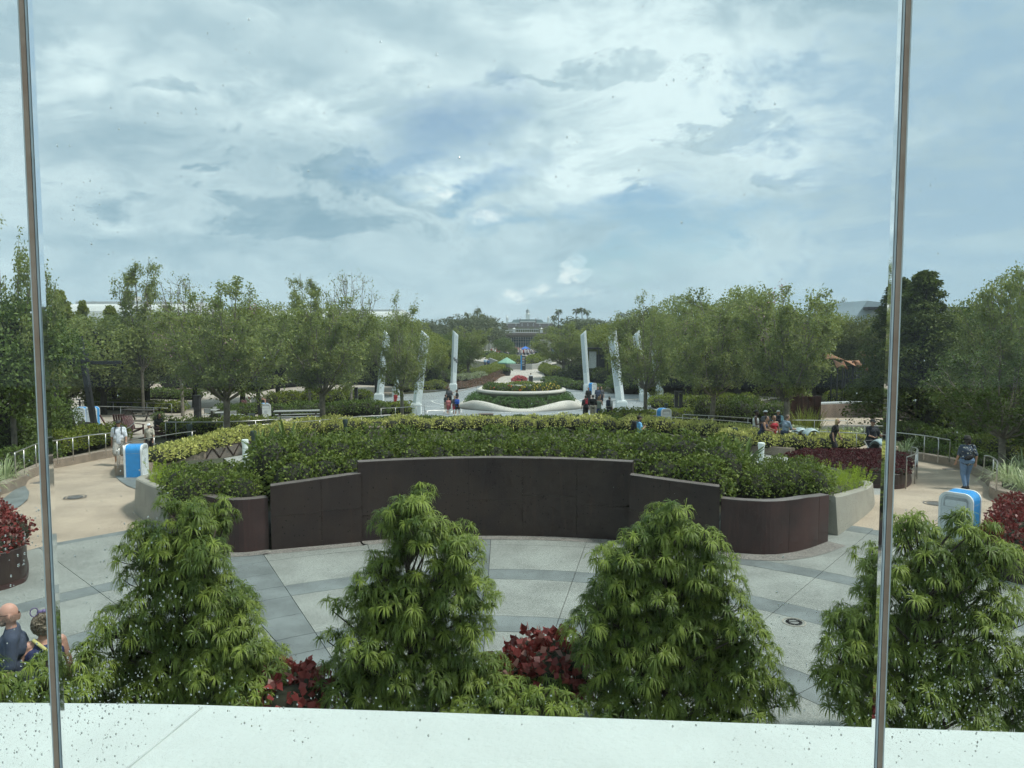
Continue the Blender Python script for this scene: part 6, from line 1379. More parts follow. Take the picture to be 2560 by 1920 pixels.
for u, v, rz, lab in ((130, 1102, 0, 'dark patio chair at the left round table, near side'), (160, 1092, 2.6, 'dark patio chair between the two dark tables'), (212, 1092, 1.2, 'dark patio chair left of the slanted mast foot'), (230, 1094, 3.0, 'dark patio chair right beside the slanted mast foot')): chair(lab, fp_(u, v), rz)
adirondack('maroon slatted lounge chair beside the double bin, facing left', fp_(282, 1080), R(115)); adirondack('maroon slatted lounge chair behind the man in the white shirt', fp_(302, 1076), R(200)); adirondack('dark slatted lounge chair left of the boy with white cap', fp_(335, 1086), R(60)); adirondack('dark slatted lounge chair where the person with dark hair sits', fp_(394, 1094), R(-70))
picnic('dark picnic table on the left patio behind the double bin', fp_(228, 1020), R(25), 2.2); picnic('long grey picnic table near the pale bin', fp_(745, 1056), R(12), 3.0, M_gtop); picnic('low dark picnic bench set right of the patio tables', fp_(350, 1052), R(-10), 2.2)
for i, (u, v) in enumerate(((530, 1050), (556, 1058), (592, 1066), (612, 1072))): table(('grey cafe table left of the thick trunk', 'second grey cafe table left of the thick trunk', 'grey cafe table right of the thick trunk', 'grey cafe table in front of the slim mast')[i], fp_(u, v), .8, .8, .72, M_gtop, .3*i)
for i, (u, v) in enumerate(((516, 1054), (544, 1048), (566, 1066), (580, 1060), (604, 1076), (628, 1070))): chair(('grey chair at the first cafe table, left', 'grey chair at the first cafe table, right', 'grey chair beside the second cafe table', 'grey chair close to the thick trunk', 'grey chair at the front cafe table, left', 'grey chair at the front cafe table, right')[i], fp_(u, v), i*1.3, M_gtop)
adirondack('maroon slatted lounge chair of the man in the tan cap', fp_(625, 1032), R(70)); adirondack('maroon slatted lounge chair of the man in the black tank top', fp_(657, 1028), R(20))
def pot(u, v, r, h, label, mm, plant_h, seed, lm=None, fl=None):
    p = fp_(u, v); t_ = thing('planter_pot', p, label, 'planter'); m = MB(); m.lathe([(r*.75, 0), (r, h), (r*1.06, h), (r*1.06, h+.05), (r*.9, h+.05), (r*.88, h-.05)], 18); m.obj('pot', mm, t_)
    o = shrub('potted_plant', 'plant growing in the ' + label, 'plant', [(p[0], p[1], p[2]+h+plant_h*.5, r*1.25, r*1.25, plant_h*.75)], max(.09, r*.28), max(.05, r*.16), lm or ML_mid, .7, seed=seed, up=.7, flowers=fl); return t_
pot(152, 1074, .36, .30, 'black tub right of the left window joint', M_black, .55, 220); pot(160, 1030, .5, .38, 'black tub behind the double bin', M_black, .4, 221); pot(398, 1075, .3, .4, 'dark pot behind the seated person', M_black, .5, 222)
pot(1267, 940, .62, .62, 'round black pot under the green parasol', M_black, .45, 223); pot(1297, 966, .62, .48, 'wide pot of red flowers on the far path', mat('tan_pot', (.26, .20, .16),   .7), .55, 224, ML_mid, (mat('red_petal', (.55, .10, .12), .6), 220, .14))
# green parasol
p = fp_(1267, 938); t_ = thing('parasol', p, 'pale green octagonal parasol standing over the black pot', 'parasol'); kk = pxm(p[1]); zt_ = py(1267, 893, p[1]).z - p[2]; zr = py(1267, 906, p[1]).z - p[2]; rr = 22.5*kk
m = MB(); m.tube([(0, 0, 0), (0, 0, zt_)], .035, 8); m.obj('pole', M_wood, t_)
M_par = mat('green_canvas', (.22, .40, .30), .8, var=.06)
for i in range(8):
    a, b = 2*math.pi*i/8, 2*math.pi*(i+1)/8; A3 = [Vector((0, 0, zt_)), Vector((rr*math.cos(a), rr*math.sin(a), zr)), Vector((rr*math.cos(b), rr*math.sin(b), zr))]; dn = Vector((0, 0, -.02))
    m = MB(); m.add(A3 + [q+dn for q in A3] + [A3[1]+Vector((0, 0, -.18)), A3[2]+Vector((0, 0, -.18))], [(0, 1, 2), (3, 5, 4), (1, 6, 7, 2)]); m.obj('canvas_panel', M_par, t_)
    m = MB(); m.bar((0, 0, zt_-.06), (rr*.97*math.cos(a), rr*.97*math.sin(a), zr-.04), .03, .03); m.obj('rib', M_wood, t_)
# blue canopy over the crowd
p = Vector((xg(1314, 205), 205, G(205)+.12)); t_ = thing('canopy_tent', p, 'bright blue pop-up canopy above the distant crowd', 'tent'); kk = pxm(205); zt_ = py(1314, 865.5, 205).z-p.z; zr = py(1314, 871.5, 205).z-p.z; w_ = 11*kk
M_blue = mat('blue_canvas', (.03, .16, .55), .7)
m = MB(); q = [(-w_, -w_, zr), (w_, -w_, zr), (w_, w_, zr), (-w_, w_, zr)]; m.add(q + [(0, 0, zt_)] + [(x, y_, zr-.3) for x, y_, z in q], [(0, 1, 4), (1, 2, 4), (2, 3, 4), (3, 0, 4), (0, 5, 6, 1), (1, 6, 7, 2), (2, 7, 8, 3), (3, 8, 5, 0)]); m.obj('canopy', M_blue, t_)
for sx in (-1, 1):
    for sy_ in (-1, 1): m = MB(); m.tube([(sx*w_*.96, sy_*w_*.96, 0), (sx*w_*.96, sy_*w_*.96, zr)], .04, 6); m.obj('leg', M_trim, t_)
# information pillars
def pillar(u, v, vt, wpx, label, seed):
    p = gp(u, v, .1); y = p.y; z0 = G(y)+.1; H = py(u, vt, y).z - z0; wd = wpx*pxm(y); t_ = thing('sign_pillar', (p.x, y, z0), label, 'sign')
    m = MB(); m.box((wd*.1, 0, H/2-.02), (wd*.72, .3, H*.96)); m.obj('panel', mat('sign_black', (.035, .04, .045), .4), t_); m = MB(); m.box((-wd*.38, -.02, H/2), (wd*.24, .42, H)); m.obj('blue_edge', M_binb, t_, bevel=.02)
    m = MB(); m.box((0, 0, .04), (wd*1.12, .6, .08)); m.obj('foot', M_slot, t_)
    m = MB(); g = random.Random(seed)
    for i, z in enumerate((.86, .80, .68, .62, .5, .44, .34)):
        L_ = wd*(.50 - .06*(i % 3)); m.box((-wd*.20+L_/2, -.154, H*z), (L_, .006, H*.022))
    m.cur = 0; m.obj('lettering', M_trim, t_)
    m = MB(); m.box((wd*.06, -.155, H*.74), (wd*.5, .006, H*.035)); m.obj('orange_lettering', mat('orange_print', (.6, .25, .08), .6), t_)
pillar(1308, 926, 888, 13, 'dark information pillar with blue edge on the far path', 1); pillar(1313, 884, 869, 6, 'dark information pillar with blue edge in front of the blue canopy', 2)
# far concrete planter wall
cw = [tuple(gp(u, v, .1))[:2] for u, v in ((1222, 906), (1234, 911), (1258, 922), (1275, 924), (1330, 924), (1347, 922), (1370, 911), (1384, 905))]
setp(strip(cw, [G(p[1])-.1 for p in cw], [G(p[1])+1.05 for p in cw], .3, 1, bev=.03).obj('concrete_wall', mat('planter_concrete', (.33, .33, .31), .8, var=.06, scale=.4)), 'low angled concrete planter wall behind the information pillar', 'wall')
# black kiosk with a flat roof right of the far path
ky = 98.0; kz = G(ky); kk = pxm(ky); x0 = xg(1482, ky); t_ = thing('kiosk', (x0, ky, kz), 'open kiosk with thin black roof and white panel behind the inner right pylon', 'kiosk')
zr = py(1482, 870, ky).z-kz; m = MB(); m.box((8*kk, 0, zr), (58*kk, 3.2, .16)); m.obj('roof', M_black, t_)
for u in (-18, 12, 34): m = MB(); m.box((u*kk, -1.2, zr/2), (.12, .12, zr-.1)); m.obj('post', M_black, t_)
m = MB(); m.box((-2*kk, -.6, zr-1.55), (18*kk, .1, 2.2)); m.obj('white_panel', M_trim, t_); m = MB(); m.box((20*kk, 1.0, 1.9), (22*kk, .1, 3.4)); m.obj('back_panel', M_black, t_); m = MB(); m.box((8*kk, -1.2, 1.0), (40*kk, .5, .1)); m.obj('counter', M_black, t_)
# pale bench rails by the right island
p = fp_(1392, 942); t_ = thing('bench', p, 'pale slatted bench on the right island of the far path', 'bench')
for i in range(3): m = MB(); m.box((0, -.2+.2*i, .5), (1.7, .15, .05)); m.obj('slat', M_pale, t_)
for x in (-.7, .7): m = MB(); m.box((x, 0, .24), (.08, .5, .47)); m.obj('leg', M_slot, t_)
# ================================================================== PEOPLE
def skin(n, c): return mat(n, c, .55, var=.04, scale=20)
SK = {'light': skin('skin_light', (.46, .27, .19)), 'tan': skin('skin_tan', (.34, .19, .125)), 'pink': skin('skin_pink', (.52, .29, .22)), 'dark': skin('skin_dark', (.075, .042, .030))}
def cloth(n, c, **k): return mat('cloth_'+n, c, .85, var=.10, scale=9, bump=.3, bscale=45, **k)
M_eye = mat('eye_dark', (.01, .01, .01), .2); M_lip = mat('lip', (.30, .11, .09), .5); M_eyew = mat('eye_white', (.6, .6, .58), .3)
JOBS = []
def caps(m, p, q, r0, r1, n=10):
    p, q = Vector(p), Vector(q); d = q-p; L_ = max(d.length, 1e-5); M_ = d.to_track_quat('Z', 'Y').to_matrix(); V = []; b = len(m.v); rows = []
    for i in range(4): a = -math.pi/2 + math.pi/2*i/3; rows.append((r0*math.cos(a)+1e-5, r0*math.sin(a)))
    for i in range(4): a = math.pi/2*i/3; rows.append((r1*math.cos(a)+1e-5, L_ + r1*math.sin(a)))
    vs = [p + M_ @ Vector((r_*math.cos(2*math.pi*j/n), r_*math.sin(2*math.pi*j/n), z)) for r_, z in rows for j in range(n)]
    fs = [(i*n+j, i*n+(j+1) % n, (i+1)*n+(j+1) % n, (i+1)*n+j) for i in range(7) for j in range(n)] + [tuple(range(n))[::-1], tuple(7*n+j for j in range(n))]
    m.add(vs, fs)
def fuse(m, name, material, parent, vox, smooth=3):
    me = bpy.data.meshes.new(name); me.from_pydata(m.v, [], m.f); bm = bmesh.new(); bm.from_mesh(me); bmesh.ops.recalc_face_normals(bm, faces=bm.faces); bm.to_mesh(me); bm.free(); me.materials.append(material)
    o = link(name, me, None, parent); r_ = o.modifiers.new('remesh', 'REMESH'); r_.mode = 'VOXEL'; r_.voxel_size = vox; r_.use_smooth_shade = True
    s_ = o.modifiers.new('smooth', 'SMOOTH'); s_.iterations = smooth; s_.factor = .5; JOBS.append(o); return o
def person(loc, h, rz, label, sk='light', pose='stand', top=None, sleeve=.55, bottom=None, leg=1.0, shoes='dark', hair=None, hairlen=0.0, cap=None, capback=False, glasses=False, dress=None, build=1.0, stride=.5, vox=.018, group=None, vest=False, detail=True, turn=0.0, lean=0.0, arms=None):
    """facing local +Y; legs from hip to ankle, one fused body skin with clothes as shells over it"""
    s = h/1.75; t_ = thing('person', loc, label, 'person', group, rz); b = build
    J = {}; hz_ = .93
    sit = pose == 'sit'
    if sit: hz_ = .48
    ty = lean
    J['pel'] = Vector((0, 0, hz_)); J['waist'] = Vector((0, .01+ty*.25, hz_+.16)); J['chest'] = Vector((0, .0+ty*.62, hz_+.36)); J['neck'] = Vector((0, ty*.95, hz_+.545)); J['head'] = Vector((0, .025+ty*1.12, hz_+.70))
    A1, A2 = (stride, -stride)
    for sd, ph in ((1, A1), (-1, A2)):
        k = 'R' if sd > 0 else 'L'; J['hip'+k] = Vector((sd*.092*b, 0, hz_-.02)); J['sho'+k] = Vector((sd*.185*(.6+.4*b), ty*.85, hz_+.475))
        if sit: J['kne'+k] = Vector((sd*.12, .43, .49)); J['ank'+k] = Vector((sd*.13, .46, .08))
        else:
            J['kne'+k] = Vector((sd*.095, .05+.26*max(ph, 0) - .10*max(-ph, 0), .495)); J['ank'+k] = Vector((sd*.09, .36*ph if ph > 0 else .46*ph, .085 + .09*max(-ph, 0)))
        S_ = J['sho'+k]
        ap = (arms or {}).get(k, pose)
        if ap in ('walk', 'stand'):
            sw = -ph*.55; J['elb'+k] = S_ + Vector((sd*.055*b, sw*.30-.02, -.285)); J['wri'+k] = J['elb'+k] + Vector((sd*.01, sw*.22+.075, -.235))
        elif ap == 'push': J['elb'+k] = S_ + Vector((sd*.05, .10, -.26)); J['wri'+k] = J['elb'+k] + Vector((-sd*.03, .24, -.03))
        elif ap == 'hold': J['elb'+k] = S_ + Vector((sd*.06, .03, -.28)); J['wri'+k] = J['elb'+k] + Vector((-sd*.06, .21, .06))
        elif ap == 'strap': J['elb'+k] = S_ + Vector((sd*.09, .0, -.26)); J['wri'+k] = J['elb'+k] + Vector((-sd*.12, .17, .10))
        else: J['elb'+k] = S_ + Vector((sd*.06, .07, -.26)); J['wri'+k] = J['elb'+k] + Vector((-sd*.05, .20, -.08))
    for k in J: J[k] = J[k]*s
    def torso(m, g, lo=True, hi=True):
        if hi:
            caps(m, J['chest']+Vector((-.075*b, -.005, .0))*s, J['chest']+Vector((.075*b, -.005, 0))*s, (.125*(.5+.5*b)+g)*s, (.125*(.5+.5*b)+g)*s); caps(m, J['shoL']*.92+J['neck']*.08, J['shoR']*.92+J['neck']*.08, (.062+g)*s, (.062+g)*s)
            caps(m, J['chest']+Vector((0, 0, .06))*s, J['neck']-Vector((0, 0, .055))*s, (.115+g)*s, (.07+g)*s)
        caps(m, J['waist']+Vector((-.055*b, 0, 0))*s, J['waist']+Vector((.055*b, 0, 0))*s, (.108*b+g)*s, (.108*b+g)*s)
        caps(m, J['waist'], J['chest'], (.125*b+g)*s, (.13+g)*s)
        if lo: caps(m, J['pel']+Vector((-.065*b, -.01, 0))*s, J['pel']+Vector((.065*b, -.01, 0))*s, (.115*b+g)*s, (.115*b+g)*s); caps(m, J['pel'], J['waist'], (.13*b+g)*s, (.125*b+g)*s)
    def legs(m, g, upto, taper=0.0):
        for k in 'RL':
            if upto <= .55:
                f = upto/.5; e = J['hip'+k].lerp(J['kne'+k], min(1, f)); caps(m, J['hip'+k], e, (.085*b+g)*s, (.068*b+g*1.6)*s)
            else:
                caps(m, J['hip'+k], J['kne'+k], (.085*b+g)*s, (.058*b+g)*s); f = (upto-.5)/.5; caps(m, J['kne'+k], J['kne'+k].lerp(J['ank'+k], f), (.056*b+g)*s, (.040+g*1.3)*s)
    def arm(m, g, upto):
        for k in 'RL':
            f = min(1, upto/.5); caps(m, J['sho'+k], J['sho'+k].lerp(J['elb'+k], f), (.053+g)*s, (.053-.013*f+g*1.25)*s)
            if upto > .5: f = (upto-.5)/.5; caps(m, J['elb'+k], J['elb'+k].lerp(J['wri'+k], f), (.041+g)*s, (.041-.012*f+g)*s)
    HM = Matrix.Rotation(turn, 3, 'Z')
    hd = J['head']
    m = MB(); torso(m, 0); legs(m, 0, 1.0); arm(m, 0, 1.0)
    caps(m, J['neck']-Vector((0, 0, .05))*s, hd-Vector((0, .015, .05))*s, .055*s, .050*s)
    m.ell(hd + Vector((0, 0, .015))*s, Vector((.076, .094, .112))*s, 14, 10, HM); m.ell(hd + HM @ (Vector((0, .045, -.055))*s), Vector((.052, .048, .052))*s, 10, 8)
    m.ell(hd + HM @ (Vector((0, .098, -.012))*s), Vector((.014, .020, .024))*s, 8, 6)
    for sd in (-1, 1): m.ell(hd + HM @ (Vector((sd*.076, -.005, -.005))*s), Vector((.012, .020, .032))*s, 8, 6)
    for k in 'RL':
        a = J['ank'+k]; caps(m, a + Vector((0, -.03, -.03))*s, a + Vector((0, .11, -.05))*s, .04*s, .03*s)
    body = fuse(m, 'body', SK[sk], t_, max(.010, vox*.9)*s)
    # hands: palm, four unequal curled fingers, thumb
    for k, sd in (('R', 1), ('L', -1)):
        m = MB(); wv = J['wri'+k]; d = (wv - J['elb'+k]).normalized(); sdv = Vector((1, 0, 0)); nv = d.cross(sdv).normalized(); lat = nv.cross(d).normalized(); palm = wv + d*.055*s
        m.ell(palm, Vector((.020, .040, .052))*s, 10, 8, Matrix((nv, lat, d)).transposed()) if False else m.ell(palm, Vector((.036, .018, .052))*s, 10, 8, Matrix((lat, nv, d)).transposed())
        cu = 1.0 if pose in ('push', 'hold') else .45
        for i, ln in enumerate((.066, .075, .070, .054)):
            b0 = palm + lat*(-.027+.018*i)*s + d*.042*s; b1 = b0 + (d*(1-.3*cu) - nv*cu*.6).normalized()*ln*.55*s; b2 = b1 + (d*(.7-cu*.6) - nv*(cu*.9+.1)).normalized()*ln*.5*s
            m.tube([b0, b1, b2], [.0095*s, .0085*s, .006*s], 6)
        b0 = palm - lat*sd*(.030)*s - d*.01*s; b1 = b0 + (d*.7 - lat*sd*.6).normalized()*.04*s; b2 = b1 + (d*.9 - nv*.3).normalized()*.03*s; m.tube([b0, b1, b2], [.012*s, .010*s, .007*s], 6)
        m.obj('hand', SK[sk], t_, smooth=True)
    if detail:
        m = MB()
        for sd in (-1, 1): m.ell(hd + HM @ (Vector((sd*.031, .086, .014))*s), Vector((.013, .006, .008))*s, 8, 5)
        m.obj('eyes', M_eyew, t_); m = MB()
        for sd in (-1, 1): m.ell(hd + HM @ (Vector((sd*.031, .091, .014))*s), Vector((.006, .004, .006))*s, 6, 5); m.tube([hd + HM @ (Vector((sd*.018, .090, .033))*s), hd + HM @ (Vector((sd*.046, .080, .034))*s)], .004*s, 5)
        m.obj('pupils', M_eye, t_); m = MB(); m.ell(hd + HM @ (Vector((0, .090, -.055))*s), Vector((.024, .008, .007))*s, 8, 5); m.obj('mouth', M_lip, t_)
    def clothes(nm, col, fn, g_v=.02):
        if isinstance(col, tuple): col = cloth('%s_%d_%d_%d' % ((nm,)+tuple(int(c*999) for c in col)), col)
        m = MB(); fn(m); return fuse(m, nm, col, t_, max(.012, vox)*s, 2)
    if top is not None:
        def f(m):
            torso(m, .016, lo=True)
            if sleeve > 0: arm(m, .014, sleeve)
        if vest == 'tank':
            def f(m):
                torso(m, .014, lo=True, hi=False); caps(m, J['chest']+Vector((-.07*b, 0, -.01))*s, J['chest']+Vector((.07*b, 0, -.01))*s, (.125*(.5+.5*b)+.014)*s, (.125*(.5+.5*b)+.014)*s)
                for sd in (-1, 1): caps(m, J['chest']+Vector((sd*.085, .09, .05))*s, J['neck']+Vector((sd*.085, -.01, -.02))*s, .028*s, .03*s); caps(m, J['chest']+Vector((sd*.085, -.10, .05))*s, J['neck']+Vector((sd*.085, -.01, -.02))*s, .028*s, .03*s)
        clothes('shirt', top, f)
    if bottom is not None: clothes('trousers' if leg > .6 else 'shorts', bottom, lambda m: (caps(m, J['pel']+Vector((-.065*b, -.012, .03))*s, J['pel']+Vector((.065*b, -.012, .03))*s, (.122*b+.02)*s, (.122*b+.02)*s), legs(m, .016 if leg > .6 else .026, leg*.5/.5 if leg > .6 else leg)))
    if dress is not None:
        col, zb, zt = dress; m = MB(); zt_ = zt*s; zb_ = zb*s; c = J['pel']; n = 18; V = []
        prof = [(zt_, .14*b), (zt_*.85+zb_*.15, .165*b), (zt_*.5+zb_*.5, .21*b), (zb_, .27*b)]
        b_ = len(m.v)
        for z, r_ in prof:
            for j in range(n): a = 2*math.pi*j/n; q = r_*s*(1+.06*math.sin(a*5)*(zt_-z)/(zt_-zb_)); V.append((q*math.cos(a), q*.8*math.sin(a), z))
        m.add(V, [(i*n+j, i*n+(j+1) % n, (i+1)*n+(j+1) % n, (i+1)*n+j) for i in range(3) for j in range(n)]); m.obj('skirt', cloth('skirt_%d_%d_%d' % tuple(int(x*999) for x in col), col), t_, smooth=True)
    sc_ = {'dark': (.02, .02, .022), 'white': (.6, .6, .58), 'grey': (.2, .2, .2), 'brown': (.09, .06, .045), 'none': None}[shoes]
    if sc_:
        for k in 'RL':
            m = MB(); a = J['ank'+k]; caps(m, a + Vector((0, -.045, -.035))*s, a + Vector((0, .12, -.052))*s, .052*s, .040*s); m.box(a + Vector((0, .04, -.077))*s, Vector((.09, .26, .022))*s); m.obj('shoe', mat('shoe_'+shoes, sc_, .6), t_, smooth=False)
    if hair is not None:
        hm = mat('hair_%d_%d_%d' % tuple(int(c*999) for c in hair), hair, .6, var=.25, scale=30, bump=.6, bscale=90); m = MB()
        m.ell(hd + HM @ (Vector((0, -.022, .032))*s), Vector((.084, .092, .100))*s, 14, 10)
        if hairlen > 0:
            caps(m, hd + HM @ (Vector((-.035, -.06, .0))*s), hd + HM @ (Vector((-.045, -.075, -hairlen))*s), .055*s, .04*s); caps(m, hd + HM @ (Vector((.035, -.06, .0))*s), hd + HM @ (Vector((.045, -.075, -hairlen))*s), .055*s, .04*s)
            for sd in (-1, 1): caps(m, hd + HM @ (Vector((sd*.075, .01, .02))*s), hd + HM @ (Vector((sd*.085, -.01, -hairlen*.8))*s), .022*s, .02*s)
        m.obj('hair', hm, t_, smooth=True)
    if cap is not None:
        cm = cloth('cap_%d_%d_%d' % tuple(int(c*999) for c in cap), cap); m = MB(); prof = [(.094*math.cos(a), .078*math.sin(a)) for a in [math.pi/2*i/6 for i in range(7)]]; prof[-1] = (.004, .078)
        cc = hd + Vector((0, -.005, .045))*s; m.lathe([(r_*s, z*s) for r_, z in prof], 16, cc, 1, 1.12); m.obj('cap', cm, t_, smooth=True)
        m = MB(); sg = -1 if capback else 1; V = []
        for i in range(9): a = math.pi*(.12+.76*i/8); V += [cc + HM @ (Vector((.086*math.cos(a), sg*.095*math.sin(a), .004))*s), cc + HM @ (Vector((.088*math.cos(a), sg*(.09*math.sin(a)+.085*math.sin(a)**.6), -.012))*s)]
        m.add(V + [v + Vector((0, 0, .008)) for v in V], [(2*i, 2*i+1, 2*i+3, 2*i+2) for i in range(8)] + [(18+2*i, 18+2*i+2, 18+2*i+3, 18+2*i+1) for i in range(8)] + [(2*i+1, 18+2*i+1, 18+2*i+3, 2*i+3) for i in range(8)]); m.obj('brim', cm, t_)
    if glasses:
        m = MB()
        for sd in (-1, 1): m.tube([hd + HM @ (Vector((sd*.033+.024*math.cos(a), .098, .012+.018*math.sin(a)))*s) for a in [2*math.pi*i/10 for i in range(11)]], .0035*s, 5, False); m.tube([hd + HM @ (Vector((sd*.057, .096, .016))*s), hd + HM @ (Vector((sd*.080, .0, .016))*s)], .003*s, 5)
        if glasses == 'sun':
            for sd in (-1, 1): m.ell(hd + HM @ (Vector((sd*.033, .097, .012))*s), Vector((.026, .008, .019))*s, 10, 6)
        m.tube([hd + HM @ (Vector((-.01, .1, .016))*s), hd + HM @ (Vector((.01, .1, .016))*s)], .003*s, 5); m.obj('glasses', M_eye, t_)
    t_['_J'] = 0; del t_['_J']; PJ[t_.name] = (J, s); return t_
PJ = {}
def backpack(p, col, label, big=1.0):
    J, s = PJ[p.name]; M_ = Matrix.Translation(p.location) @ Matrix.Rotation(p.rotation_euler.z, 4, 'Z'); c = J['chest'] + Vector((0, -.20, .02))*s
    t_ = thing('backpack', M_ @ c, label, 'backpack', None, p.rotation_euler.z); cm = cloth('bag_%d_%d_%d' % tuple(int(x*999) for x in col), col)
    m = MB(); m.box((0, 0, 0), (.29*big*s, .15*big*s, .42*big*s)); m.obj('bag', cm, t_, bevel=.05*s); m = MB(); m.box((0, -.09*big*s, -.07*s), (.22*big*s, .06*s, .20*big*s)); m.obj('front_pocket', cm, t_, bevel=.025*s)
    for sd in (-1, 1): m = MB(); m.tube([Vector((sd*.09, .06, .16))*s, Vector((sd*.10, .20, .235))*s, Vector((sd*.11, .335, .12))*s, Vector((sd*.12, .33, -.06))*s, Vector((sd*.13, .18, -.16))*s, Vector((sd*.11, .05, -.15))*s], .018*s, 6); m.obj('strap', cm, t_, smooth=True)
    return t_
def at(u, v, lift=.035): p = gp(u, v, lift); return Vector((p.x, p.y, G(p.y)+lift))
def atY(u, y, lift=.03): return Vector((xg(u, y), y, G(y)+lift))
def face_cam(loc, off=0.0): return math.atan2(loc.x, -loc.y)*0 + math.atan2(-(-loc.x), -loc.y)*0 + (math.pi - math.atan2(-loc.x, loc.y)*-1)*0 + math.atan2(loc.x, loc.y)*-1 + math.pi + off
# rz: 0 walks away from the camera (+Y); pi walks towards it; -pi/2 faces right (+X); +pi/2 faces left
NAVY = (.030, .042, .085); BLK = (.014, .014, .016); 
# --- close by, lower left
L = Vector((py(26, 1500, 8.0).x, 8.0, .03))
p1 = person(L, 1.80, R(122), 'bald man with glasses and navy T-shirt behind the low weeping branches at lower left', 'pink', 'stand', top=(.045, .06, .095), sleeve=.46, bottom=(.03, .035, .05), leg=.48, shoes='white', glasses=True, build=1.08, stride=.22, vox=.010, arms={'R': 'hold', 'L': 'stand'})
J, s = PJ[p1.name]; hd = J['head']; m = MB(); m.ell(hd + Vector((0, .052, -.072))*s, Vector((.056, .050, .046))*s, 12, 8); m.obj('beard', mat('beard_grey', (.20, .15, .12), .9, var=.3, scale=60, bump=.5, bscale=160), p1, smooth=True)
m = MB(); m.lathe([(.085*s, -.055*s), (.092*s, -.02*s), (.088*s, .015*s)], 18, hd + Vector((0, -.018, -.005))*s, .90, 1.04, cap=False); m.obj('hair', mat('hair_stubble', (.27, .17, .13), .9, var=.25, scale=60), p1, smooth=True)
b_ = MB(); J, s = PJ[p1.name]; b_.ell(J['chest'] + Vector((-.05, .165, -.02))*s, Vector((.045, .012, .06))*s, 12, 8); b_.obj('shirt_badge', mat('badge_teal', (.15, .45, .50), .6, var=.6, scale=18, col2=(.55, .60, .25)), p1)
L = Vector((py(106, 1545, 8.1).x, 8.1, .03))
p2 = person(L, 1.62, R(42), 'woman with curly blond hair, purple looped headband and navy top beside the window joint', 'pink', 'stand', top=(.028, .038, .105), sleeve=.2, bottom=(.03, .035, .06), leg=.5, shoes='white', hair=(.20, .165, .12), hairlen=.05, build=1.12, stride=.15, vox=.011, vest='tank')
J, s = PJ[p2.name]; hd = J['head']
g = np.random.default_rng(5); d = rand_dirs(900, g); d = d[(d[:, 2] > -.75) & (d[:, 1] < .55)]; c = np.array(hd) + d*np.array([.105, .115, .125]) + np.array([0, -.02, .01]); V, F = leafcards(c, unit(np.cross(d, rand_dirs(len(d), g))), .055, .022, g)
link('curls', npmesh('curls', V, F, leafmat('curly_hair', (.15, .12, .085), (.36, .31, .24), None, trans=.1, big=.3, k=(1, 1, 1))), None, p2)
M_band = mat('purple_band', (.13, .10, .22), .5)
m = MB()
for sd in (-1, 1):
    cc = hd + Vector((sd*.075, -.01, .165)); m.tube([cc + Vector((.038*math.cos(a), 0, .050*math.sin(a))) for a in [2*math.pi*i/14 for i in range(15)]], .006, 6, False)
m.tube([hd + Vector((.10*math.cos(a), .0, .02+.115*math.sin(a))) for a in [math.pi*i/12 for i in range(13)]], .009, 6); m.ell(hd + Vector((-.02, 0, .15)), (.03, .02, .025)); m.ell(hd + Vector((.02, 0, .15)), (.03, .02, .025)); m.obj('headband', M_band, p2)
m = MB(); m.tube([J['shoL']*.6+J['neck']*.4 + Vector((0, -.05, .06)), J['chest'] + Vector((.02, -.155, .05)), J['waist'] + Vector((.12, -.13, .0))], .020, 6); m.obj('bag_strap', cloth('yellow', (.55, .52, .20)), p2, smooth=True)
# --- left path
L = at(300, 1163); pA = person(L, 1.80, R(180)-math.atan2(-L.x, L.y)*-1*0 + R(20), 'man in white polo and grey shorts with dark cap walking down the left path', 'tan', 'walk', top=(.62, .66, .72), sleeve=.46, bottom=(.33, .32, .29), leg=.5, shoes='brown', hair=(.05, .035, .025), cap=(.03, .03, .03), glasses='sun', build=1.12, stride=.55, vox=.013)
backpack(pA, (.05, .055, .05), 'dark backpack worn by the man in the white polo')
L = at(375, 1142); person(L, 1.45, R(190), 'boy in white cap, cream T-shirt and black shorts on the left path', 'light', 'walk', top=(.46, .43, .36), sleeve=.42, bottom=BLK, leg=.45, shoes='dark', cap=(.62, .64, .68), build=.92, stride=.4, vox=.013)
L = Vector(fp_(394, 1092)); person(L, 1.68, R(-110), 'person with dark hair sitting in the slatted chair behind the boy', 'tan', 'sit', top=BLK, sleeve=.5, bottom=(.09, .04, .045), leg=.9, hair=(.012, .010, .010), hairlen=.16, build=1.05, vox=.018, lean=.12)
for u, v, l, tp in ((173, 998, 'left one of two people in white shirts far off on the left court', (.60, .60, .62)), (194, 996, 'right one of two people in white shirts far off on the left court', (.58, .58, .58))):
    L = at(u, v); person(L, 1.72, R(30), l, 'tan', 'stand', top=tp, bottom=BLK, leg=.95, hair=(.03, .02, .02), stride=.2, vox=.028, detail=False)
L = Vector(fp_(623, 1030)); person(L, 1.75, R(-100), 'man in tan cap and grey shirt sitting in a lounge chair on the patio', 'tan', 'sit', top=(.30, .29, .27), bottom=(.35, .30, .24), leg=.5, cap=(.55, .50, .42), vox=.022, detail=False)
L = Vector(fp_(659, 1028)); person(L, 1.75, R(170), 'man in black tank top sitting beside the pale picnic bin', 'light', 'sit', top=BLK, sleeve=0, vest='tank', bottom=(.25, .24, .22), leg=.5, cap=(.50, .46, .40), hair=(.05, .04, .03), vox=.022, lean=.1)
L = at(989, 1020); person(L, 1.35, R(150), 'child in red dress and white hat behind the slender crape myrtle', 'light', 'stand', top=(.42, .035, .04), sleeve=.4, dress=((.42, .035, .04), .35, .98), hair=(.05, .03, .02), cap=(.6, .58, .5), vox=.022, detail=False, stride=.1)
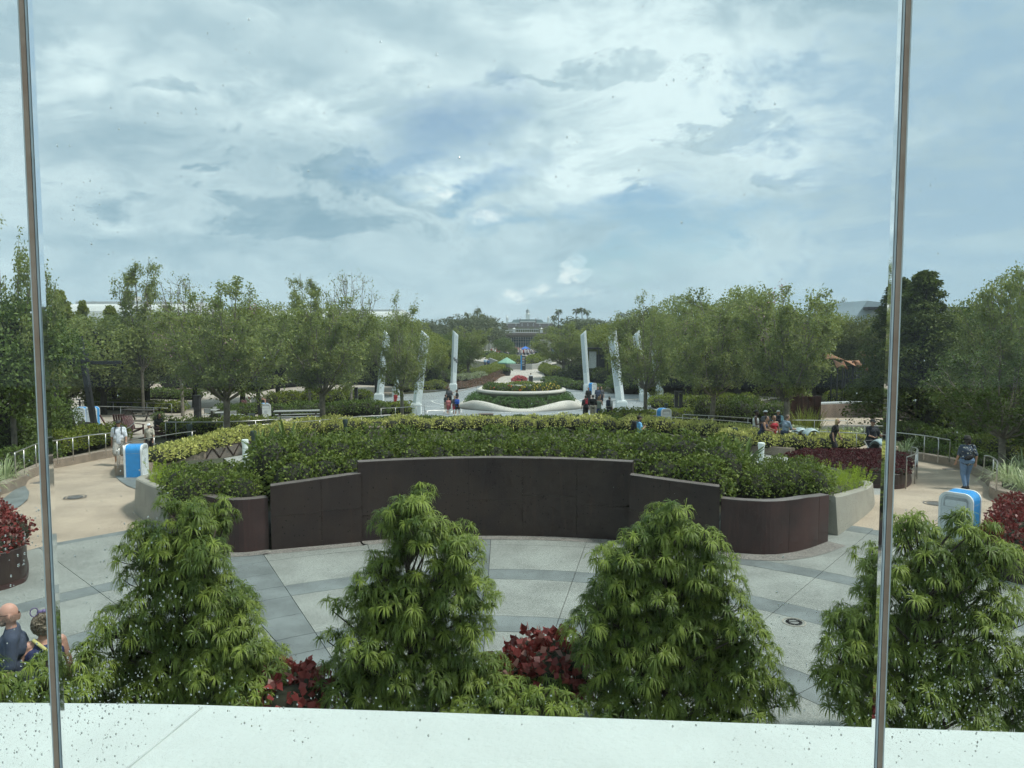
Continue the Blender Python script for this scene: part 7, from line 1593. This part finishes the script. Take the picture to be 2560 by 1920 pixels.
# --- family left of the fountain
fam = 'family standing left of the fountain planter'
L = at(1123, 1022); person(L, 1.86, R(-20), 'tall man in grey T-shirt at the back of the family left of the fountain', 'tan', 'hold', top=(.085, .085, .095), bottom=BLK, leg=.5, hair=(.25, .22, .19), stride=.12, vox=.022, build=1.15, detail=False, group=fam)
L = at(1143, 1024); person(L, 1.68, R(100), 'woman in black top with dark hair in the family left of the fountain', 'tan', 'hold', top=BLK, bottom=(.45, .30, .30), leg=.5, hair=(.015, .012, .012), stride=.15, vox=.022, detail=False, group=fam)
L = at(1137, 1037); person(L, 1.42, R(160), 'child in dark top and red skirt in the family left of the fountain', 'tan', 'stand', top=(.07, .075, .09), bottom=(.40, .06, .09), leg=.4, shoes='white', hair=(.03, .02, .02), stride=.2, vox=.022, detail=False, group=fam)
L = at(1114, 1034); person(L, 1.50, R(-60), 'child in dark shirt and tan shorts at the left of the family', 'tan', 'stand', top=(.035, .04, .05), bottom=(.38, .30, .22), leg=.5, shoes='white', hair=(.03, .02, .02), stride=.25, vox=.022, detail=False, group=fam)
L = at(1121, 1037); person(L, 1.30, R(20), 'small child in red and white pattern held before the family left of the fountain', 'light', 'stand', top=(.42, .15, .15), bottom=(.30, .07, .08), leg=.6, shoes='white', hair=(.16, .09, .05), stride=.35, vox=.02, detail=False, group=fam)
L = at(1143, 1038); person(L, 1.42, R(-25), 'boy in blue T-shirt and black shorts walking left of the fountain planter', 'tan', 'walk', top=(.03, .10, .45), bottom=BLK, leg=.52, shoes='white', hair=(.015, .012, .012), stride=.55, vox=.02, detail=False, group=fam)
# --- walkers right of the fountain
grp = 'walkers right of the fountain planter'
L = at(1464, 1052); pB = person(L, 1.72, R(10), 'man in dark T-shirt with a red bag walking right of the fountain', 'light', 'walk', top=(.035, .036, .040), bottom=(.02, .02, .025), leg=.5, shoes='white', hair=(.05, .035, .025), stride=.25, vox=.02, detail=False, group=grp)
bb = backpack(pB, (.45, .03, .05), 'red bag on the back of the walking man in dark T-shirt', .62)
L = at(1482, 1051); person(L, 1.74, R(0), 'man in black T-shirt and tan shorts, second of the walkers right of the fountain', 'light', 'walk', top=BLK, bottom=(.42, .36, .28), leg=.55, shoes='white', hair=(.06, .04, .03), stride=.2, vox=.02, detail=False, group=grp)
L = at(1497, 1051); person(L, 1.66, R(-15), 'woman in patterned strapless top and long navy skirt among the walkers', 'light', 'hold', top=(.20, .24, .20), sleeve=0, vest='tank', dress=((.03, .04, .10), .12, 1.0), hair=(.22, .15, .08), hairlen=.1, stride=.15, vox=.02, detail=False, group=grp)
L = at(1523, 1053); pC = person(L, 1.66, R(-30), 'walker in pale grey shirt and dark shorts with a cap, rightmost of the group', 'light', 'walk', top=(.42, .43, .42), bottom=(.03, .03, .04), leg=.5, shoes='white', cap=(.5, .48, .42), hair=(.1, .07, .05), stride=.35, vox=.02, detail=False, group=grp)
backpack(pC, (.03, .04, .07), 'navy backpack of the rightmost walker by the fountain')
for u, v, l, tp in ((1471, 1017, 'man in black behind the walkers, left of the rear pair', BLK), (1494, 1015, 'person in dark shirt behind the walkers, left of the bench stroller', (.05, .07, .12)), (1503, 1014, 'person in grey behind the walkers, rightmost of the rear row', (.10, .10, .11))):
    L = at(u, v); person(L, 1.70, R(170), l, 'tan', 'walk', top=tp, bottom=(.03, .03, .04), leg=.5, hair=(.02, .015, .015), stride=.2, vox=.025, detail=False)
# --- man in light blue, middle right
L = atY(1595, 31.5); pD = person(L, 1.80, R(-80), 'bearded man in light blue T-shirt and dark cap walking right behind the hedge', 'light', 'strap', top=(.16, .42, .66), sleeve=.46, bottom=(.10, .11, .13), leg=.5, cap=(.04, .04, .035), hair=(.035, .025, .02), stride=.3, vox=.014, build=1.05)
backpack(pD, (.012, .012, .014), 'black backpack of the man in light blue')
J, s = PJ[pD.name]; m = MB(); m.ell(J['head'] + Vector((0, .055, -.075)), (.058, .05, .05), 10, 8); m.obj('beard', mat('beard_dark', (.03, .02, .016), .9), pD, smooth=True)
# --- group at the rail on the right
gr = 'people at the rail on the right'
L = atY(1886, 34.2); person(L, 1.85, R(-110), 'dark skinned man in white tank top, leftmost of the group at the rail', 'dark', 'hold', top=(.62, .62, .62), sleeve=0, vest='tank', bottom=(.16, .14, .13), leg=.6, hair=(.01, .01, .01), cap=(.03, .03, .03), capback=True, stride=.15, vox=.014, group=gr)
L = atY(1901, 32.8); person(L, 1.68, R(-125), 'woman in navy patterned tank top leaning forward at the rail', 'tan', 'push', top=(.025, .03, .065), sleeve=0, vest='tank', bottom=(.03, .04, .07), leg=.9, hair=(.02, .015, .015), stride=.15, vox=.014, lean=.18, build=1.1, group=gr)
L = atY(1911, 34.6); person(L, 1.80, R(20), 'man in grey shirt and white cap at the rail, back turned', 'dark', 'stand', top=(.10, .105, .12), sleeve=.2, bottom=(.40, .39, .37), leg=.5, cap=(.62, .64, .66), stride=.1, vox=.014, build=1.1, group=gr)
L = atY(1931, 33.2); person(L, 1.66, R(-170), 'woman in red tank top and sunglasses walking beside the rail', 'tan', 'walk', top=(.40, .025, .04), sleeve=0, vest='tank', bottom=(.50, .48, .45), leg=.45, hair=(.16, .08, .04), hairlen=.06, glasses='sun', stride=.3, vox=.014, group=gr)
L = atY(1942, 36.0); pE = person(L, 1.70, R(-20), 'person in white cap and light blue shirt behind the thin crape trunk', 'tan', 'stand', top=(.30, .50, .60), bottom=(.05, .06, .09), leg=.9, cap=(.66, .66, .66), stride=.1, vox=.016, group=gr)
backpack(pE, (.03, .035, .045), 'dark backpack worn under the white cap at the rail', .9)
L = atY(1958, 32.6); person(L, 1.74, R(-75), 'man in grey blue shirt pushing the pale stroller beside the tree trunk', 'light', 'push', top=(.20, .26, .33), sleeve=.45, bottom=(.03, .045, .08), leg=.95, stride=.3, vox=.014, lean=.10, hair=(.12, .09, .07), group=gr)
L = atY(2078, 31.6); person(L, 1.66, R(-125), 'blond woman in black T-shirt and sunglasses walking along the ramp rail', 'light', 'walk', top=BLK, sleeve=.4, bottom=(.03, .03, .035), leg=.5, hair=(.42, .30, .16), hairlen=.18, glasses='sun', stride=.35, vox=.013, lean=.14)
L = atY(2174, 29.2); person(L, 1.84, R(-165), 'man in black T-shirt, cap and sunglasses pushing a stroller on the right ramp', 'tan', 'push', top=(.016, .020, .028), sleeve=.5, bottom=(.02, .022, .03), leg=.95, cap=(.02, .02, .02), glasses='sun', hair=(.03, .02, .02), stride=.25, vox=.013, build=1.22)
L = at(2414, 1222); pW = person(L, 1.64, R(-5), 'woman in floral shirt and blue jeans walking away on the right path', 'light', 'walk', top=(.10, .12, .15), sleeve=.44, bottom=(.13, .21, .34), leg=.97, shoes='dark', hair=(.028, .022, .018), hairlen=.10, build=1.15, stride=.30, vox=.012)
fs = bpy.data.materials.new('floral_cloth'); fs.use_nodes = True; nb = NB(fs.node_tree); pb = fs.node_tree.nodes['Principled BSDF']; pb.inputs['Roughness'].default_value = .85; co = nb.n('ShaderNodeTexCoord').outputs['Object']
v_ = nb.n('ShaderNodeTexVoronoi'); nb.put(v_.inputs['Vector'], co); v_.inputs['Scale'].default_value = 17; nz = nb.noise(co, 40, 3, .6)
cc = nb.mix(nb.ramp(nb.m('ADD', v_.outputs['Distance'], nb.m('MULTIPLY', nz, .3)), .42, .50), (.58, .56, .48), (.045, .065, .10)); fs.node_tree.links.new(cc, pb.inputs['Base Color'])
for ch in pW.children:
    if ch.name.startswith('shirt'): ch.data.materials.clear(); ch.data.materials.append(fs)
J, s = PJ[pW.name]; M_ = Matrix.Translation(pW.location) @ Matrix.Rotation(pW.rotation_euler.z, 4, 'Z'); t_ = thing('belt_bag', M_ @ (J['waist'] + Vector((-.03, -.19, -.01))), 'black belt bag slung across the back of the woman in jeans', 'bag', None, pW.rotation_euler.z)
m = MB(); m.ell((0, 0, 0), (.15, .055, .075), 14, 8, Matrix.Rotation(-.35, 3, 'Y')); m.obj('pouch', cloth('black_bag', (.012, .012, .014)), t_, smooth=True); m = MB(); m.tube([(-.12, .02, -.03), (-.17, .14, -.04)], .014, 6); m.tube([(.12, .02, .05), (.17, .06, .22), (.13, .14, .42)], .014, 6); m.obj('strap', cloth('black_bag', (.012, .012, .014)), t_)
# hat of the jeans woman
m = MB(); hd = J['head']; m.lathe([(.15*s, .035*s), (.10*s, .05*s), (.095*s, .12*s), (.07*s, .15*s), (.004, .155*s)], 18, hd); m.obj('hat', cloth('dark_hat', (.03, .027, .024)), pW, smooth=True)
# --- far path
L = at(1327, 958, .1); t_ = thing('mobility_scooter', L, 'black mobility scooter seen from behind on the far path', 'scooter'); 
m = MB(); m.box((0, -.28, .62), (.50, .10, .62)); m.obj('seat_back', M_black, t_, bevel=.03); m = MB(); m.box((0, 0, .42), (.50, .48, .10)); m.obj('seat', M_black, t_, bevel=.02); m = MB(); m.box((0, .1, .18), (.46, 1.1, .10)); m.box((0, -.35, .22), (.42, .34, .28)); m.obj('chassis', M_black, t_, bevel=.02)
for x, y_ in ((-.24, -.40), (.24, -.40), (-.2, .55), (.2, .55)): m = MB(); m.tube([(x-.04, y_, .13), (x+.04, y_, .13)], .13, 12); m.obj('wheel', mat('tyre', (.02, .02, .02), .8), t_)
for x in (-.30, .30): m = MB(); m.box((x, -.05, .68), (.05, .36, .05)); m.obj('armrest', M_black, t_)
m = MB(); m.tube([(0, .55, .2), (0, .45, .95)], .04, 8); m.tube([(-.28, .42, .97), (.28, .42, .97)], .02, 8); m.obj('tiller', M_black, t_)
person(L + Vector((0, -.02, .02)), 1.72, 0, 'person in white shirt riding the mobility scooter, back turned', 'light', 'sit', top=(.60, .62, .64), bottom=(.05, .05, .07), leg=.9, hair=(.015, .013, .012), vox=.028, detail=False)
for u, v, l, tp in ((1221, 922, 'person in blue with dark backpack left of the green parasol', (.06, .14, .30)), (1213, 920, 'person in pale blue farthest left by the green parasol', (.35, .48, .62))):
    L = at(u, v, .1); person(L, 1.75, R(10), l, 'light', 'walk', top=tp, bottom=(.04, .05, .08), leg=.6, hair=(.04, .03, .02), stride=.2, vox=.035, detail=False)
for i, (u, v) in enumerate(((1487, 908), (1492, 910), (1498, 907), (1478, 909))):
    L = at(u, v, .03); person(L, 1.70, R(60*i), 'person in orange shirt at the kiosk, %s' % ('left of the pair in front', 'right of the pair in front', 'farthest right', 'farthest left')[i], 'tan', 'stand', top=(.55, .22, .12), bottom=(.05, .05, .06), leg=.6, hair=(.03, .02, .02), stride=.1, vox=.035, detail=False)
# strollers
def stroller(loc, rz, label, col):
    t_ = thing('stroller', loc, label, 'stroller', None, rz); n = 10; V = []; F = []
    for i in range(n+1):
        a = math.pi*.78*i/n
        for j in range(7): x = -.27+.09*j; V.append((x, .12+.40*math.cos(a+.5)*(1-.25*(x/.27)**2), .80+.36*math.sin(a+.5)*(1-.2*(x/.27)**2)))
    F = [(i*7+j, i*7+j+1, (i+1)*7+j+1, (i+1)*7+j) for i in range(n) for j in range(6)]; o = link('hood', npmesh('hood', V, F, col, True), None, t_); sm = o.modifiers.new('solid', 'SOLIDIFY'); sm.thickness = .02
    m = MB(); m.box((0, .05, .48), (.46, .42, .08)); m.bar((0, -.14, .5), (0, -.28, .95), .44, .06); m.obj('seat', M_black, t_, bevel=.02); m = MB(); m.box((0, .12, .28), (.44, .5, .14)); m.obj('basket', M_slot, t_, bevel=.02)
    for x in (-.28, .28):
        m = MB(); m.tube([(x, .45, .16), (x, -.15, .70), (x, -.48, 1.02)], .018, 8); m.tube([(x, -.30, .16), (x, .05, .55)], .018, 8); m.obj('frame', M_steel, t_)
        for y_ in (.46, -.32): m = MB(); m.tube([(x-.025, y_, .13), (x+.025, y_, .13)], .13, 12); m.obj('wheel', mat('tyre', (.02, .02, .02), .8), t_)
    m = MB(); m.tube([(-.28, -.48, 1.02), (.28, -.48, 1.02)], .022, 8); m.obj('handle', M_black, t_)
M_sil2 = mat('silver_canvas', (.34, .42, .43), .35, var=.2, scale=6)
stroller(atY(1990, 32.6), R(-80), 'pale silver stroller pushed past the tree trunk', M_sil2); stroller(atY(2016, 32.3), R(-80), 'second pale stroller just ahead of the first', M_sil2); stroller(atY(2192, 28.2), R(-165), 'grey stroller covered in plastic, pushed by the man in black', M_sil2)
# distant crowd: too many and too far to count
m = MB(); g = random.Random(9)
cols = [mat('crowd_'+n, c, .8) for n, c in (('white', (.62, .62, .64)), ('grey', (.25, .26, .30)), ('navy', (.04, .05, .10)), ('red', (.40, .08, .08)), ('blue', (.12, .22, .42)), ('skin', (.38, .22, .16)), ('black', (.02, .02, .02)))]
for i in range(190):
    u = g.gauss(1298, 30); y = g.uniform(196, 226); x = xg(u, y); z = G(y)+.12; h = g.uniform(1.5, 1.85)
    for sd in (-1, 1): m.cur = g.choice((2, 6, 1)); m.tube([(x+sd*.1, y, z), (x+sd*.09, y, z+h*.48)], [.07, .10], 6)
    m.cur = g.choice((0, 0, 0, 1, 2, 3, 4)); m.tube([(x, y, z+h*.46), (x, y, z+h*.80), (x, y, z+h*.85)], [.19, .22, .10], 8); m.cur = 5; m.ell((x, y, z+h*.93), (.09, .10, .12), 8, 6)
    for sd in (-1, 1): m.tube([(x+sd*.23, y, z+h*.80), (x+sd*.26, y+.04, z+h*.48)], [.055, .04], 5)
o = m.obj('distant_crowd', cols); setp(o, 'dense distant crowd on the promenade below the blue canopy', 'crowd', None, 'stuff')
# bake the fused bodies and clothes
dg = bpy.context.evaluated_depsgraph_get()
for o in JOBS:
    me = bpy.data.meshes.new_from_object(o.evaluated_get(dg)); nm = o.data.name; mm = o.data.materials[0]; o.modifiers.clear(); o.data = me; me.name = nm
    if not me.materials: me.materials.append(mm)
    me.polygons.foreach_set('use_smooth', [True]*len(me.polygons))
# ------------------------------------------------------------------ air: a faint even haze round the whole scene
m = MB(); m.box((0, 620, 14.4), (2460, 1400, 35.2)); hzm = bpy.data.materials.new('air_haze'); hzm.use_nodes = True; t_ = hzm.node_tree; t_.nodes.clear(); b_ = NB(t_)
pv = b_.n('ShaderNodeVolumePrincipled'); pv.inputs['Color'].default_value = (.93, .96, 1.0, 1); pv.inputs['Density'].default_value = .0003; pv.inputs['Anisotropy'].default_value = 0.0
o_ = b_.n('ShaderNodeOutputMaterial'); t_.links.new(pv.outputs[0], o_.inputs['Volume'])
hz_o = m.obj('haze', hzm); hz_o['kind'] = 'stuff'
